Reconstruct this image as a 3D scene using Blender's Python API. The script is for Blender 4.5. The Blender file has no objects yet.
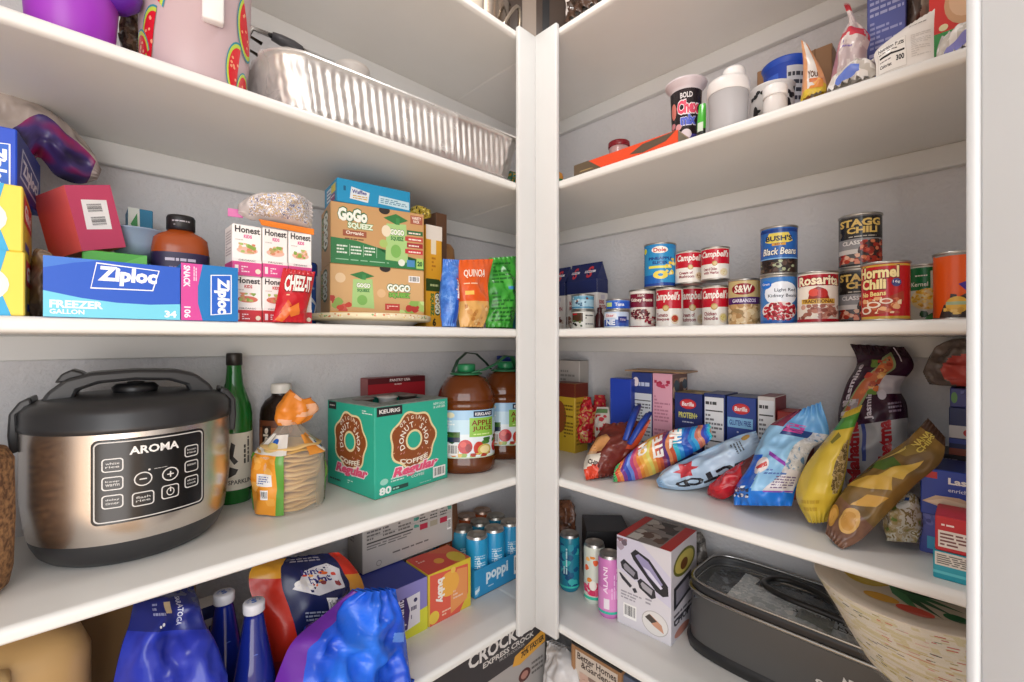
import bpy, bmesh, math, random
from math import sin, cos, pi, radians, atan2, sqrt
from mathutils import Vector, Matrix, noise
R = random.Random(7)
SC = bpy.context.scene
COL = SC.collection
V = Vector

# ------------------------------------------------------------------ place
E = 1.43                                   # eye height
F = 450.0                                  # focal length in pixels (frame 1024 wide)
YAW = radians(45.82)
SA, CA = sin(YAW), cos(YAW)
DL, DR = 0.80, 0.86                        # distance of the left / right shelf fronts
YW, XW = 1.16, 1.22                        # left wall plane y, right wall plane x
TOP = {0: E+.780, 1: E+.399, 2: E+.0305, 3: E-.341, 4: E-.704, 5: E-1.067}
TH = .021

def ray(u):
    t = (u-512)/F
    return SA*t+CA, SA-CA*t                # x and y per unit of depth
def Lp(u, v, dep):                         # point on the plane y = DL+dep
    xc, yc = ray(u); z = (DL+dep)/yc
    return V((xc*z, DL+dep, E+(341-v)*z/F))
def Rp(u, v, dep):                         # point on the plane x = DR+dep
    xc, yc = ray(u); z = (DR+dep)/xc
    return V((DR+dep, yc*z, E+(341-v)*z/F))
def Gp(u, v, h):                           # point at height h
    xc, yc = ray(u); z = (h-E)*F/(341-v)
    return V((xc*z, yc*z, h))

# ------------------------------------------------------------------ materials
def lin(c):
    c = c/255
    return c/12.92 if c <= .04045 else ((c+.055)/1.055)**2.4
def rgb(h):
    return tuple(lin(int(h[i:i+2], 16)) for i in (0, 2, 4))+(1,)
MATS = {}
FIN = {'card': (.45, 0), 'gloss': (.22, 0), 'matte': (.8, 0), 'metal': (.36, 1), 'steel': (.22, 1), 'plastic': (.35, 0), 'satin': (.4, 0), 'bag': (.27, 0)}
def mat(h, fin='card'):
    k = (h, fin)
    if k in MATS: return MATS[k]
    m = bpy.data.materials.new('%s_%s' % (fin, h)); m.use_nodes = True
    nt = m.node_tree; p = nt.nodes['Principled BSDF']
    p.inputs['Base Color'].default_value = rgb(h)
    if fin in FIN:
        p.inputs['Roughness'].default_value, p.inputs['Metallic'].default_value = FIN[fin]
    if fin == 'film':                      # clear plastic film
        p.inputs['Roughness'].default_value = .12
        tr = nt.nodes.new('ShaderNodeBsdfTransparent'); mx = nt.nodes.new('ShaderNodeMixShader')
        lw = nt.nodes.new('ShaderNodeLayerWeight'); lw.inputs[0].default_value = .35
        mr = nt.nodes.new('ShaderNodeMapRange'); mr.inputs[3].default_value = .16; mr.inputs[4].default_value = .75
        nt.links.new(lw.outputs['Facing'], mr.inputs[0]); nt.links.new(mr.outputs[0], mx.inputs[0])
        nt.links.new(tr.outputs[0], mx.inputs[1]); nt.links.new(p.outputs[0], mx.inputs[2])
        nt.links.new(mx.outputs[0], nt.nodes['Material Output'].inputs[0])
    if fin == 'clear':                     # thin clear glass or acetate
        p.inputs['Roughness'].default_value = .05
        tr = nt.nodes.new('ShaderNodeBsdfTransparent'); mx = nt.nodes.new('ShaderNodeMixShader'); mx.inputs[0].default_value = .1
        nt.links.new(tr.outputs[0], mx.inputs[1]); nt.links.new(p.outputs[0], mx.inputs[2])
        nt.links.new(mx.outputs[0], nt.nodes['Material Output'].inputs[0])
    if fin == 'haze':                      # translucent frosted plastic
        p.inputs['Roughness'].default_value = .35
        tr = nt.nodes.new('ShaderNodeBsdfTransparent'); mx = nt.nodes.new('ShaderNodeMixShader'); mx.inputs[0].default_value = .62
        tr.inputs[0].default_value = rgb(h)
        nt.links.new(tr.outputs[0], mx.inputs[1]); nt.links.new(p.outputs[0], mx.inputs[2])
        nt.links.new(mx.outputs[0], nt.nodes['Material Output'].inputs[0])
    if fin == 'glass':
        p.inputs['Roughness'].default_value = .06
        p.inputs['Coat Weight'].default_value = .6
        tr = nt.nodes.new('ShaderNodeBsdfTransparent'); mx = nt.nodes.new('ShaderNodeMixShader'); mx.inputs[0].default_value = .72
        tr.inputs[0].default_value = rgb(h)
        nt.links.new(tr.outputs[0], mx.inputs[1]); nt.links.new(p.outputs[0], mx.inputs[2])
        nt.links.new(mx.outputs[0], nt.nodes['Material Output'].inputs[0])
    if fin in ('card', 'matte', 'satin'):  # faint procedural fibre / paint variation
        tc = nt.nodes.new('ShaderNodeTexCoord'); nz = nt.nodes.new('ShaderNodeTexNoise'); bp = nt.nodes.new('ShaderNodeBump')
        nz.inputs['Scale'].default_value = 220 if fin == 'card' else 120
        bp.inputs['Strength'].default_value = .06; bp.inputs['Distance'].default_value = .002
        nt.links.new(tc.outputs['Object'], nz.inputs['Vector']); nt.links.new(nz.outputs[0], bp.inputs['Height'])
        nt.links.new(bp.outputs[0], p.inputs['Normal'])
    MATS[k] = m
    return m

def mot(cols, scale, fin='bag', key=0, detail=3, hard=True):
    """mottled printed film: noise through a stepped ramp"""
    k = ('mot', tuple(cols), scale, fin, key)
    if k in MATS: return MATS[k]
    m = bpy.data.materials.new('mottled_%s' % cols[0]); m.use_nodes = True; nt = m.node_tree; p = nt.nodes['Principled BSDF']
    p.inputs['Roughness'].default_value, p.inputs['Metallic'].default_value = FIN.get(fin, (.3, 0))
    tc = nt.nodes.new('ShaderNodeTexCoord'); nz = nt.nodes.new('ShaderNodeTexNoise'); nz.inputs['Scale'].default_value = scale; nz.inputs['Detail'].default_value = detail
    mp = nt.nodes.new('ShaderNodeMapping'); mp.inputs['Location'].default_value = (key*3.7, key*1.9, key)
    cr = nt.nodes.new('ShaderNodeValToRGB'); cr.color_ramp.interpolation = 'CONSTANT' if hard else 'LINEAR'
    n = len(cols)
    while len(cr.color_ramp.elements) < n: cr.color_ramp.elements.new(.5)
    for i, c in enumerate(cols):
        e = cr.color_ramp.elements[i]; e.position = 0 if i == 0 else .5+(i/n-.5)*.42; e.color = rgb(c)
    nt.links.new(tc.outputs['Object'], mp.inputs[0]); nt.links.new(mp.outputs[0], nz.inputs['Vector']); nt.links.new(nz.outputs[0], cr.inputs[0]); nt.links.new(cr.outputs[0], p.inputs['Base Color'])
    MATS[k] = m
    return m
def mm_(c, fin): return mat(c, fin) if isinstance(c, str) else c
# ------------------------------------------------------------------ mesh builder
class B:
    def __init__(s): s.v = []; s.f = []; s.fm = []; s.fs = []; s.ms = []
    def mi(s, m):
        if m not in s.ms: s.ms.append(m)
        return s.ms.index(m)
    def add(s, vs, fs, m, smooth=False):
        o = len(s.v); s.v += [V(p) for p in vs]
        ml = m if isinstance(m, list) else [m]*len(fs)
        for f, mm in zip(fs, ml):
            s.f.append([i+o for i in f]); s.fm.append(s.mi(mm)); s.fs.append(smooth)
    def bm(s, bm, mf, smooth=False):
        bm.normal_update()
        bm.verts.index_update()
        s.add([v.co for v in bm.verts], [[v.index for v in f.verts] for f in bm.faces], [mf(f) for f in bm.faces] if callable(mf) else mf, smooth)
        bm.free()
    def box(s, x0, x1, y0, y1, z0, z1, m, bev=.0012, seg=1, M=None):
        bm = bmesh.new(); bmesh.ops.create_cube(bm, size=1)
        for v in bm.verts:
            v.co = V((x0 if v.co.x < 0 else x1, y0 if v.co.y < 0 else y1, z0 if v.co.z < 0 else z1))
        if bev: bmesh.ops.bevel(bm, geom=bm.edges[:], offset=bev, segments=seg, profile=.5, affect='EDGES')
        if M is not None: bm.transform(M)
        s.bm(bm, m, seg > 1)
    def lathe(s, prof, m, n=40, cx=0, cy=0, sq=2, a0=0, a1=2*pi, caps=True, sx=1, sy=1, ml=None, smooth=True):
        """prof: (r, z) rows bottom to top; sq>2 squares the section; ml: material per band"""
        full = abs(a1-a0-2*pi) < 1e-6
        k = n if full else n+1
        vs = []
        for r, z in prof:
            for i in range(k):
                a = a0+(a1-a0)*i/n
                c, d = cos(a), sin(a)
                q = 1 if sq == 2 else (abs(c)**sq+abs(d)**sq)**(-1/sq)
                vs.append((cx+r*c*q*sx, cy+r*d*q*sy, z))
        fs = []; mm = []
        for j in range(len(prof)-1):
            for i in range(n):
                i2 = (i+1) % k
                fs.append([j*k+i, j*k+i2, (j+1)*k+i2, (j+1)*k+i]); mm.append(ml[j] if ml else m)
        s.add(vs, fs, mm, smooth)
        if caps and full:
            if prof[0][0] > 1e-4: s.add(vs[:n], [list(range(n))[::-1]], ml[0] if ml else m)
            if prof[-1][0] > 1e-4: s.add(vs[-n:], [list(range(n))], ml[-1] if ml else m)
    def tube(s, pts, r, m, n=8, flat=None):
        pts = [V(p) for p in pts]; vs = []; fs = []
        up = V((0, 0, 1))
        for i, p in enumerate(pts):
            t = (pts[min(i+1, len(pts)-1)]-pts[max(i-1, 0)]).normalized()
            u = up if abs(t.z) < .95 else V((0, 1, 0))
            a = t.cross(u).normalized(); b2 = a.cross(t)
            rr = r[i] if isinstance(r, list) else r
            for k in range(n):
                w = 2*pi*k/n
                vs.append(p+a*cos(w)*rr*(flat[0] if flat else 1)+b2*sin(w)*rr*(flat[1] if flat else 1))
        for i in range(len(pts)-1):
            for k in range(n):
                fs.append([i*n+k, i*n+(k+1) % n, (i+1)*n+(k+1) % n, (i+1)*n+k])
        fs += [list(range(n))[::-1], [(len(pts)-1)*n+k for k in range(n)]]
        s.add(vs, fs, m, True)
    def prism(s, pts, y0, y1, m, M=None, bev=0):     # outline in local xz, extruded along y
        bm = bmesh.new()
        vs = [bm.verts.new((x, y0, z)) for x, z in pts]
        f = bm.faces.new(vs)
        e = bmesh.ops.extrude_face_region(bm, geom=[f])
        for g in e['geom']:
            if isinstance(g, bmesh.types.BMVert): g.co.y = y1
        bmesh.ops.recalc_face_normals(bm, faces=bm.faces[:])
        if bev: bmesh.ops.bevel(bm, geom=bm.edges[:], offset=bev, segments=2, profile=.5, affect='EDGES')
        if M is not None: bm.transform(M)
        s.bm(bm, m)
    def obj(s, name, parent=None, loc=None):
        me = bpy.data.meshes.new(name)
        off = V(loc) if loc is not None else V((0, 0, 0))
        me.from_pydata([v-off for v in s.v], [], s.f)
        for m in s.ms: me.materials.append(m)
        me.polygons.foreach_set('material_index', s.fm); me.polygons.foreach_set('use_smooth', s.fs)
        me.validate(); me.update()
        o = bpy.data.objects.new(name, me); COL.objects.link(o)
        if loc is not None: o.location = off
        if parent: o.parent = parent
        return o

def tag(o, label, cat, group=None, kind=None):
    o['label'] = label; o['category'] = cat
    if group: o['group'] = group
    if kind: o['kind'] = kind
    return o
def thing(name, label, cat, loc, rz=0, group=None):
    o = bpy.data.objects.new(name, None); COL.objects.link(o)
    o.empty_display_size = .02; o.location = loc; o.rotation_euler = (0, 0, rz)
    return tag(o, label, cat, group)
def struct(o):
    o['kind'] = 'structure'; return o

# ------------------------------------------------------------------ printing on surfaces
class Surf:
    """grid surface: eval(x, y, h), x and y in 0..1"""
    def __init__(s, fn, W, H, nu=1, nv=1, flip=False):
        s.W, s.H, s.nu, s.nv = W, H, nu, nv
        s.P = [[V(fn(i/nu, j/nv)) for i in range(nu+1)] for j in range(nv+1)]
        s.N = []
        for j in range(nv+1):
            row = []
            for i in range(nu+1):
                a = s.P[j][min(i+1, nu)]-s.P[j][max(i-1, 0)]; b = s.P[min(j+1, nv)][i]-s.P[max(j-1, 0)][i]
                n = a.cross(b)
                n = n.normalized() if n.length > 1e-12 else V((0, -1, 0))
                row.append(-n if flip else n)
            s.N.append(row)
        s.flip = flip
    def ev(s, x, y, h):
        fx = min(max(x, 0), 1)*s.nu; fy = min(max(y, 0), 1)*s.nv
        i = min(int(fx), s.nu-1); j = min(int(fy), s.nv-1); a = fx-i; b = fy-j
        p = s.P[j][i]*(1-a)*(1-b)+s.P[j][i+1]*a*(1-b)+s.P[j+1][i]*(1-a)*b+s.P[j+1][i+1]*a*b
        n = s.N[j][i]*(1-a)*(1-b)+s.N[j][i+1]*a*(1-b)+s.N[j+1][i]*(1-a)*b+s.N[j+1][i+1]*a*b
        return p+n*h
    def mesh(s, b, mf, smooth=True):
        nu, nv = s.nu, s.nv
        vs = [p for r in s.P for p in r]; fs = []; ms = []
        for j in range(nv):
            for i in range(nu):
                q = [j*(nu+1)+i, j*(nu+1)+i+1, (j+1)*(nu+1)+i+1, (j+1)*(nu+1)+i]
                fs.append(q[::-1] if s.flip else q); ms.append(mf((i+.5)/nu, (j+.5)/nv) if callable(mf) else mf)
        b.add(vs, fs, ms, smooth)
def flat(p0, ex, ey):
    p0, ex, ey = V(p0), V(ex), V(ey)
    return Surf(lambda x, y: p0+ex*x+ey*y, ex.length, ey.length)
def cyl(r, z0, z1, half=90, n=24, cx=0, cy=0, r1=None):
    r1 = r if r1 is None else r1
    def fn(x, y):
        a = radians((x*2-1)*half); q = r+(r1-r)*y
        return (cx+q*sin(a), cy-q*cos(a), z0+(z1-z0)*y)
    return Surf(fn, r*2*radians(half), z1-z0, n, 1)
GL = {}
def glyph(txt, bold):
    k = (txt, bold)
    if k in GL: return GL[k]
    cu = bpy.data.curves.new('t', 'FONT'); cu.body = txt; cu.resolution_u = 2; cu.offset = bold; cu.size = 1; cu.fill_mode = 'FRONT'
    ob = bpy.data.objects.new('t', cu); COL.objects.link(ob)
    dg = bpy.context.evaluated_depsgraph_get(); dg.update()
    me = ob.evaluated_get(dg).to_mesh()
    vs = [(v.co.x, v.co.y) for v in me.vertices]; fs = [list(p.vertices) for p in me.polygons]
    ob.evaluated_get(dg).to_mesh_clear(); bpy.data.objects.remove(ob); bpy.data.curves.remove(cu)
    if not vs: vs, fs = [(0, 0), (1, 0), (1, 1)], []
    x0 = min(v[0] for v in vs); x1 = max(v[0] for v in vs); y0 = min(v[1] for v in vs); y1 = max(v[1] for v in vs)
    GL[k] = ([((x-x0)/(x1-x0+1e-9), (y-y0)/(y1-y0+1e-9)) for x, y in vs], fs, (x1-x0)/(y1-y0+1e-9))
    return GL[k]
def circ(cx, cy, rx, ry, n=20): return [(cx+rx*cos(2*pi*i/n), cy+ry*sin(2*pi*i/n)) for i in range(n)]
def blob(cx, cy, rx, ry, rnd, n=9):
    a = rnd.random()*6.28
    return [(cx+rx*cos(a+2*pi*i/n)*(.8+.4*rnd.random()), cy+ry*sin(a+2*pi*i/n)*(.8+.4*rnd.random())) for i in range(n)]
def expand(it, W, H):
    """one printed item -> list of (verts, faces, colour)"""
    k = it[0]
    if k == 'r':
        _, x0, y0, x1, y1, c = it; return [([(x0, y0), (x1, y0), (x1, y1), (x0, y1)], [[0, 1, 2, 3]], c)]
    if k == 'e':
        _, cx, cy, rx, ry, c = it; p = circ(cx, cy, rx, ry); return [(p, [list(range(len(p)))], c)]
    if k == 'o':                           # round dot, radius in fractions of the height
        _, cx, cy, r, c = it; p = circ(cx, cy, r*H/W, r); return [(p, [list(range(len(p)))], c)]
    if k == 'p':
        _, p, c = it; return [(list(p), [list(range(len(p)))], c)]
    if k == 't':
        _, s, x0, y0, x1, y1, c = it[:7]; o = it[7] if len(it) > 7 else {}
        out = []
        rot = o.get('rot', 0); sh = o.get('sh', 0)
        lay = ([(o['ol'], o.get('ow', .07))] if 'ol' in o else [])+[(c, o.get('b', .012))]
        for col, bd in lay:
            vs, fs, asp = glyph(s, bd)
            g = .05 if (col != c or len(lay) == 1) else .05
            vs = [(x+sh*(y-.5)*H/W*0+sh*(y-.5)/max(asp, .1), y) for x, y in vs]
            if sh:
                a = min(v[0] for v in vs); d = max(v[0] for v in vs); vs = [((x-a)/(d-a), y) for x, y in vs]
            if rot == 90: vs = [(1-y, x) for x, y in vs]
            elif rot == -90: vs = [(y, 1-x) for x, y in vs]
            elif rot == 180: vs = [(1-x, 1-y) for x, y in vs]
            e = .0
            if 'ol' in o and col == o['ol']:
                e = .04
            X0, X1, Y0, Y1 = x0-(x1-x0)*e*.5, x1+(x1-x0)*e*.5, y0-(y1-y0)*e*2, y1+(y1-y0)*e*2
            arc = o.get('arc', 0)
            vs = [(X0+(X1-X0)*x, Y0+(Y1-Y0)*y+arc*(1-(2*x-1)**2)) for x, y in vs]
            tilt = o.get('tilt', 0)
            if tilt: vs = [(x, y+tilt*(x-x0)) for x, y in vs]
            out.append((vs, fs, col))
        return out
    if k == 'a':                           # text round an arc: centre, radius, from/to angle (deg), size; in fractions of the height
        _, s, cx, cy, r, a0, a1, sz, c = it[:9]; q = H/W; out = []; n = len(s)
        vv = []; ff = []
        inward = it[9] if len(it) > 9 else False
        for i, ch in enumerate(s):
            if ch == ' ': continue
            vs, fs, asp = glyph(ch, .015)
            an = radians(a0+(a1-a0)*(i+.5)/n)
            wd = sz*min(asp, 1.05)
            o = len(vv)
            for x, y in vs:
                lx, ly = (x-.5)*wd, (y-.5)*sz
                if inward: px, py = cx+q*((r+-ly)*cos(an)-lx*sin(an)*-1*-1*-1), cy+(r-ly)*sin(an)+lx*cos(an)*1
                else: px, py = cx+q*((r+ly)*cos(an)+lx*sin(an)), cy+(r+ly)*sin(an)-lx*cos(an)
                vv.append((px, py))
            ff += [[j+o for j in f] for f in fs]
        return [(vv, ff, c)]
    if k == 'l':                           # lines of illegibly small print
        _, x0, y0, x1, y1, n, c = it[:7]; rnd = random.Random(hash((x0, y0, n)) % 999); vv = []; ff = []
        for i in range(n):
            ya = y0+(y1-y0)*(i+.22)/n; yb = y0+(y1-y0)*(i+.72)/n; x = x0
            while x < x1-.01:
                w = min((x1-x0)*rnd.uniform(.08, .3), x1-x)
                o = len(vv); vv += [(x, ya), (x+w, ya), (x+w, yb), (x, yb)]; ff.append([o, o+1, o+2, o+3]); x += w+(x1-x0)*.04
                if rnd.random() < .12: break
        return [(vv, ff, c)]
    if k == 'lv':                          # the same, running vertically
        _, x0, y0, x1, y1, n, c = it; r = expand(('l', y0, x0, y1, x1, n, c), W, H)
        return [([(y, x) for x, y in a], [f[::-1] for f in b], d) for a, b, d in r]
    if k == 'b':                           # bar code
        _, x0, y0, x1, y1 = it[:5]; rnd = random.Random(3); vv = []; ff = []
        out = [([(x0, y0), (x1, y0), (x1, y1), (x0, y1)], [[0, 1, 2, 3]], 'f4f2ef')]
        vert = len(it) > 5
        a = .08
        while a < .9:
            w = rnd.choice((.02, .03, .05)); o = len(vv)
            if vert: q = [(x0+(x1-x0)*.15, y0+(y1-y0)*a), (x0+(x1-x0)*.85, y0+(y1-y0)*a), (x0+(x1-x0)*.85, y0+(y1-y0)*(a+w)), (x0+(x1-x0)*.15, y0+(y1-y0)*(a+w))]
            else: q = [(x0+(x1-x0)*a, y0+(y1-y0)*.18), (x0+(x1-x0)*(a+w), y0+(y1-y0)*.18), (x0+(x1-x0)*(a+w), y0+(y1-y0)*.88), (x0+(x1-x0)*a, y0+(y1-y0)*.88)]
            vv += q; ff.append([o, o+1, o+2, o+3]); a += w+rnd.choice((.02, .03, .05))
        return out+[(vv, ff, '2b2b2d')]
    if k == 's':                           # scatter of blobs: x0 y0 x1 y1 n colours r (fraction of height) seed [ellipse clip]
        _, x0, y0, x1, y1, n, cols, r, seed = it[:9]; rnd = random.Random(seed); out = []; q = H/W; clip = len(it) > 9
        for i in range(n):
            for _k in range(30):
                x = rnd.uniform(x0, x1); y = rnd.uniform(y0, y1)
                if not clip or ((2*x-x0-x1)/(x1-x0))**2+((2*y-y0-y1)/(y1-y0))**2 < 1: break
            s = r*rnd.uniform(.7, 1.2)
            p = blob(x, y, s*q, s*rnd.uniform(.7, 1), rnd)
            p = [(min(max(a, x0), x1), min(max(b, y0), y1)) for a, b in p]
            out.append((p, [list(range(len(p)))], cols[i % len(cols)]))
        return out
    raise ValueError(k)
def prints(b, sf, items, fin='card', h0=.0003, dh=.00009):
    boxes = []
    for it in items:
        for vs, fs, c in expand(it, sf.W, sf.H):
            if not fs: continue
            x0 = min(v[0] for v in vs); x1 = max(v[0] for v in vs); y0 = min(v[1] for v in vs); y1 = max(v[1] for v in vs)
            lay = 0
            for q in boxes:
                if q[0] < x1 and q[1] > x0 and q[2] < y1 and q[3] > y0: lay = max(lay, q[4]+1)
            boxes.append((x0, x1, y0, y1, lay))
            bm = bmesh.new()
            bv = [bm.verts.new((min(max(x, 0), 1), min(max(y, 0), 1), 0)) for x, y in vs]
            for f in fs:
                try: bm.faces.new([bv[i] for i in f])
                except ValueError: pass
            if any(len(f) > 4 for f in fs): bmesh.ops.triangulate(bm, faces=bm.faces[:])
            for i in range(1, sf.nu):
                if x0 < i/sf.nu < x1: bmesh.ops.bisect_plane(bm, geom=bm.verts[:]+bm.edges[:]+bm.faces[:], plane_co=(i/sf.nu, 0, 0), plane_no=(1, 0, 0), dist=1e-6)
            for j in range(1, sf.nv):
                if y0 < j/sf.nv < y1: bmesh.ops.bisect_plane(bm, geom=bm.verts[:]+bm.edges[:]+bm.faces[:], plane_co=(0, j/sf.nv, 0), plane_no=(0, 1, 0), dist=1e-6)
            bm.normal_update()
            for f in bm.faces:
                if f.normal.z < 0: f.normal_flip()
            if sf.flip:
                for f in bm.faces: f.normal_flip()
            for v in bm.verts: v.co = sf.ev(v.co.x, v.co.y, h0+dh*lay)
            b.bm(bm, mat(c, fin) if isinstance(c, str) else c, sf.nu > 1)

# ------------------------------------------------------------------ cartons
def faces(w, d, h, z0=0):
    return {'front': flat((-w/2, -d/2, z0), (w, 0, 0), (0, 0, h)), 'left': flat((-w/2, d/2, z0), (0, -d, 0), (0, 0, h)),
            'right': flat((w/2, -d/2, z0), (0, d, 0), (0, 0, h)), 'top': flat((-w/2, -d/2, z0+h), (w, 0, 0), (0, d, 0)),
            'bottom': flat((-w/2, d/2, z0), (w, 0, 0), (0, -d, 0))}
def carton_mesh(b, w, d, h, cols, pr={}, fin='card', bev=.0014):
    """cols: colour or dict face -> colour; pr: face -> printed items"""
    if isinstance(cols, str): cols = {'front': cols}
    c0 = cols['front']
    def mf(f):
        n = f.normal
        k = 'front'
        if n.z > .8: k = 'top'
        elif n.z < -.8: k = 'bottom'
        elif n.x < -.8: k = 'left'
        elif n.x > .8: k = 'right'
        elif n.y > .8: k = 'back'
        return mat(cols.get(k, c0), fin)
    b.box(-w/2, w/2, -d/2, d/2, 0, h, mf, bev)
    fs = faces(w, d, h)
    for k, items in pr.items(): prints(b, fs[k], items, fin)
def carton(name, label, cat, loc, rz, w, d, h, cols, pr={}, group=None, fin='card', rot=None):
    b = B(); carton_mesh(b, w, d, h, cols, pr, fin)
    o = b.obj(name); o.location = loc; o.rotation_euler = rot if rot else (0, 0, rz)
    return tag(o, label, cat, group)
def placeL(u0, u1, vt, dep, d, s, z0=None):
    """front-on-the-left-wall box: pixel columns at its front, top row at its left end -> loc, w, h"""
    z = TOP[s] if z0 is None else z0
    a = Lp(u0, vt, dep); c = Lp(u1, vt, dep)
    return V(((a.x+c.x)/2, DL+dep+d/2, z)), c.x-a.x, (a.z-z)
def placeR(u0, u1, vt, dep, d, s, z0=None, uz=None):
    z = TOP[s] if z0 is None else z0
    a = Rp(u0, vt, dep); c = Rp(u1, vt, dep)
    return V((DR+dep+d/2, (a.y+c.y)/2, z)), a.y-c.y, (a.z-z)
RZ = -pi/2                                # right-wall things face -x
def cartonL(name, label, cat, u0, u1, vt, dep, d, s, cols, pr={}, group=None, fin='card', z0=None, h=None, rz=0):
    loc, w, hh = placeL(u0, u1, vt, dep, d, s, z0)
    return carton(name, label, cat, loc, rz, w, d, h or hh, cols, pr, group, fin)
def cartonR(name, label, cat, u0, u1, vt, dep, d, s, cols, pr={}, group=None, fin='card', z0=None, h=None, rz=0):
    loc, w, hh = placeR(u0, u1, vt, dep, d, s, z0)
    return carton(name, label, cat, loc, RZ+rz, w, d, h or hh, cols, pr, group, fin)
def face_cam(x, y, off=0): return atan2(-x, y)+radians(off)

# ------------------------------------------------------------------ cans
TIN = lambda: mat('b9b6b0', 'metal')
def can(name, label, loc, r, h, col, pr, off=0, group=None, cat='can', half=75, tin=None, open_=None):
    t = thing(name, label, cat, loc, face_cam(loc[0], loc[1], off), group)
    b = B(); b.lathe([(r, .004), (r, h-.004)], mat(col, 'gloss'), 48, caps=False)
    # seam the printed half onto the same facets
    prints(b, cyl(r, .004, h-.004, half, 24*half//90), pr, 'gloss', .0003, .00007)
    b.obj('label', t)
    m = tin or TIN()
    b = B()
    b.lathe([(r-.003, 0), (r+.0008, .0004), (r+.0012, .003), (r+.0002, .0042), (r-.0004, .0046)], m, 48); b.obj('bottom_rim', t); b = B()
    b.lathe([(r-.0004, h-.0046), (r+.0002, h-.0042), (r+.0012, h-.003), (r+.0008, h-.0004), (r-.0012, h), (r-.003, h-.0028), (r-.006, h-.003), (r*.55, h-.0026), (r*.5, h-.003), (0, h-.003)], m, 48)
    b.obj('top_rim', t)
    return t
def canR(u0, u1, vt, dep, s=2, z0=None, r=None):
    """can on the right shelf from its pixel columns and top row -> loc, r, h"""
    um = (u0+u1)/2; p = Rp(um, vt, dep)
    D = sqrt(p.x**2+p.y**2)
    a0 = atan2(*ray(u0)[::-1]); a1 = atan2(*ray(u1)[::-1])
    rr = r or D*sin(abs(a0-a1)/2)
    z = TOP[s] if z0 is None else z0
    zc = (p.x*CA+p.y*SA)*(D-rr)/D           # the rim seen is the front of it
    return V((p.x, p.y, z)), rr, E+(341-vt)*zc/F-z

# ------------------------------------------------------------------ soft bags
def crum(p, amp, sc, seed):
    q = p*sc+V((seed*7.3, seed*3.1, seed*1.7))
    n1 = noise.noise(q); n2 = noise.noise(q*2.3+V((5, 5, 5)))
    d = noise.voronoi(q*.9)[0]
    return amp*(.55*((abs(n1)*-2+.5)+.5*(abs(n2)*-2+.5))+1.5*(.28-min(.6, d[1]-d[0])))
def cat_rows(rows, y):
    n = len(rows)-1; f = min(max(y, 0), 1)*n; i = min(int(f), n-1); t = f-i
    p0 = rows[max(i-1, 0)]; p1 = rows[i]; p2 = rows[i+1]; p3 = rows[min(i+2, n)]
    def c(a, b2, c2, d):
        return .5*((2*b2)+(-a+c2)*t+(2*a-5*b2+4*c2-d)*t*t+(-a+3*b2-3*c2+d)*t*t*t)
    return tuple(c(p0[k], p1[k], p2[k], p3[k]) for k in range(len(p0)))
def bag(name, label, cat, rows, th, colf, pr=[], floor=None, nu=34, nv=40, amp=.004, sc=28, seed=1, back=None, fin='bag', group=None, pw=2.2, parts=None, nrm=None, asp=None):
    """rows: [(left Vector, right Vector)] bottom to top; th: [thickness per row]"""
    amp *= 1.7
    flatr = [tuple(l)+tuple(r)+(t,) for (l, r), t in zip(rows, th)]
    l0, r0 = rows[0]; l1, r1 = rows[-1]
    N = ((r0-l0)+(r1-l1)).cross(((l1-l0)+(r1-r0))).normalized() if nrm is None else V(nrm).normalized()
    base = sum(((a+b2)/2 for a, b2 in rows), V((0, 0, 0)))/len(rows)
    if floor is not None: base.z = floor
    wd = max((r-l).length for l, r in rows); ht = ((l1+r1)/2-(l0+r0)/2).length
    def mk(sg):
        def fn(x, y):
            q = cat_rows(flatr, y); l = V(q[:3]); r = V(q[3:6]); t = max(q[6], .0008)
            pf = (1-abs(2*x-1)**pw)
            ey = min(1, min(y, 1-y)*9)
            p = l+(r-l)*x
            p = p+N*(sg*t*.5*pf**.8)
            c = crum(p+V((0, 0, sg*.3)), amp*min(1, t/.02), sc, seed)*min(1, min(x, 1-x)*8)*(.3+.7*ey)
            w = amp*.35*sin(x*40)*(1-ey)     # crimped seals
            p = p+N*(sg*c+w)
            if floor is not None and p.z < floor+.0012: p.z = floor+.0012
            return p-base
        return fn
    f = Surf(mk(1), wd, ht, nu, nv); k = Surf(mk(-1), wd, ht, nu, nv, flip=True)
    b = B()
    f.mesh(b, (lambda x, y: mm_(colf(x, y), fin)) if callable(colf) else mm_(colf, fin))
    k.mesh(b, (lambda x, y: mm_(colf(x, y), fin)) if (callable(colf) and back is None) else mm_(back or colf, fin))
    prints(b, f, pr, fin, .0005, .0001)
    o = b.obj(name); o.location = base
    return tag(o, label, cat, group)
def seq(pts): return pts
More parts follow.
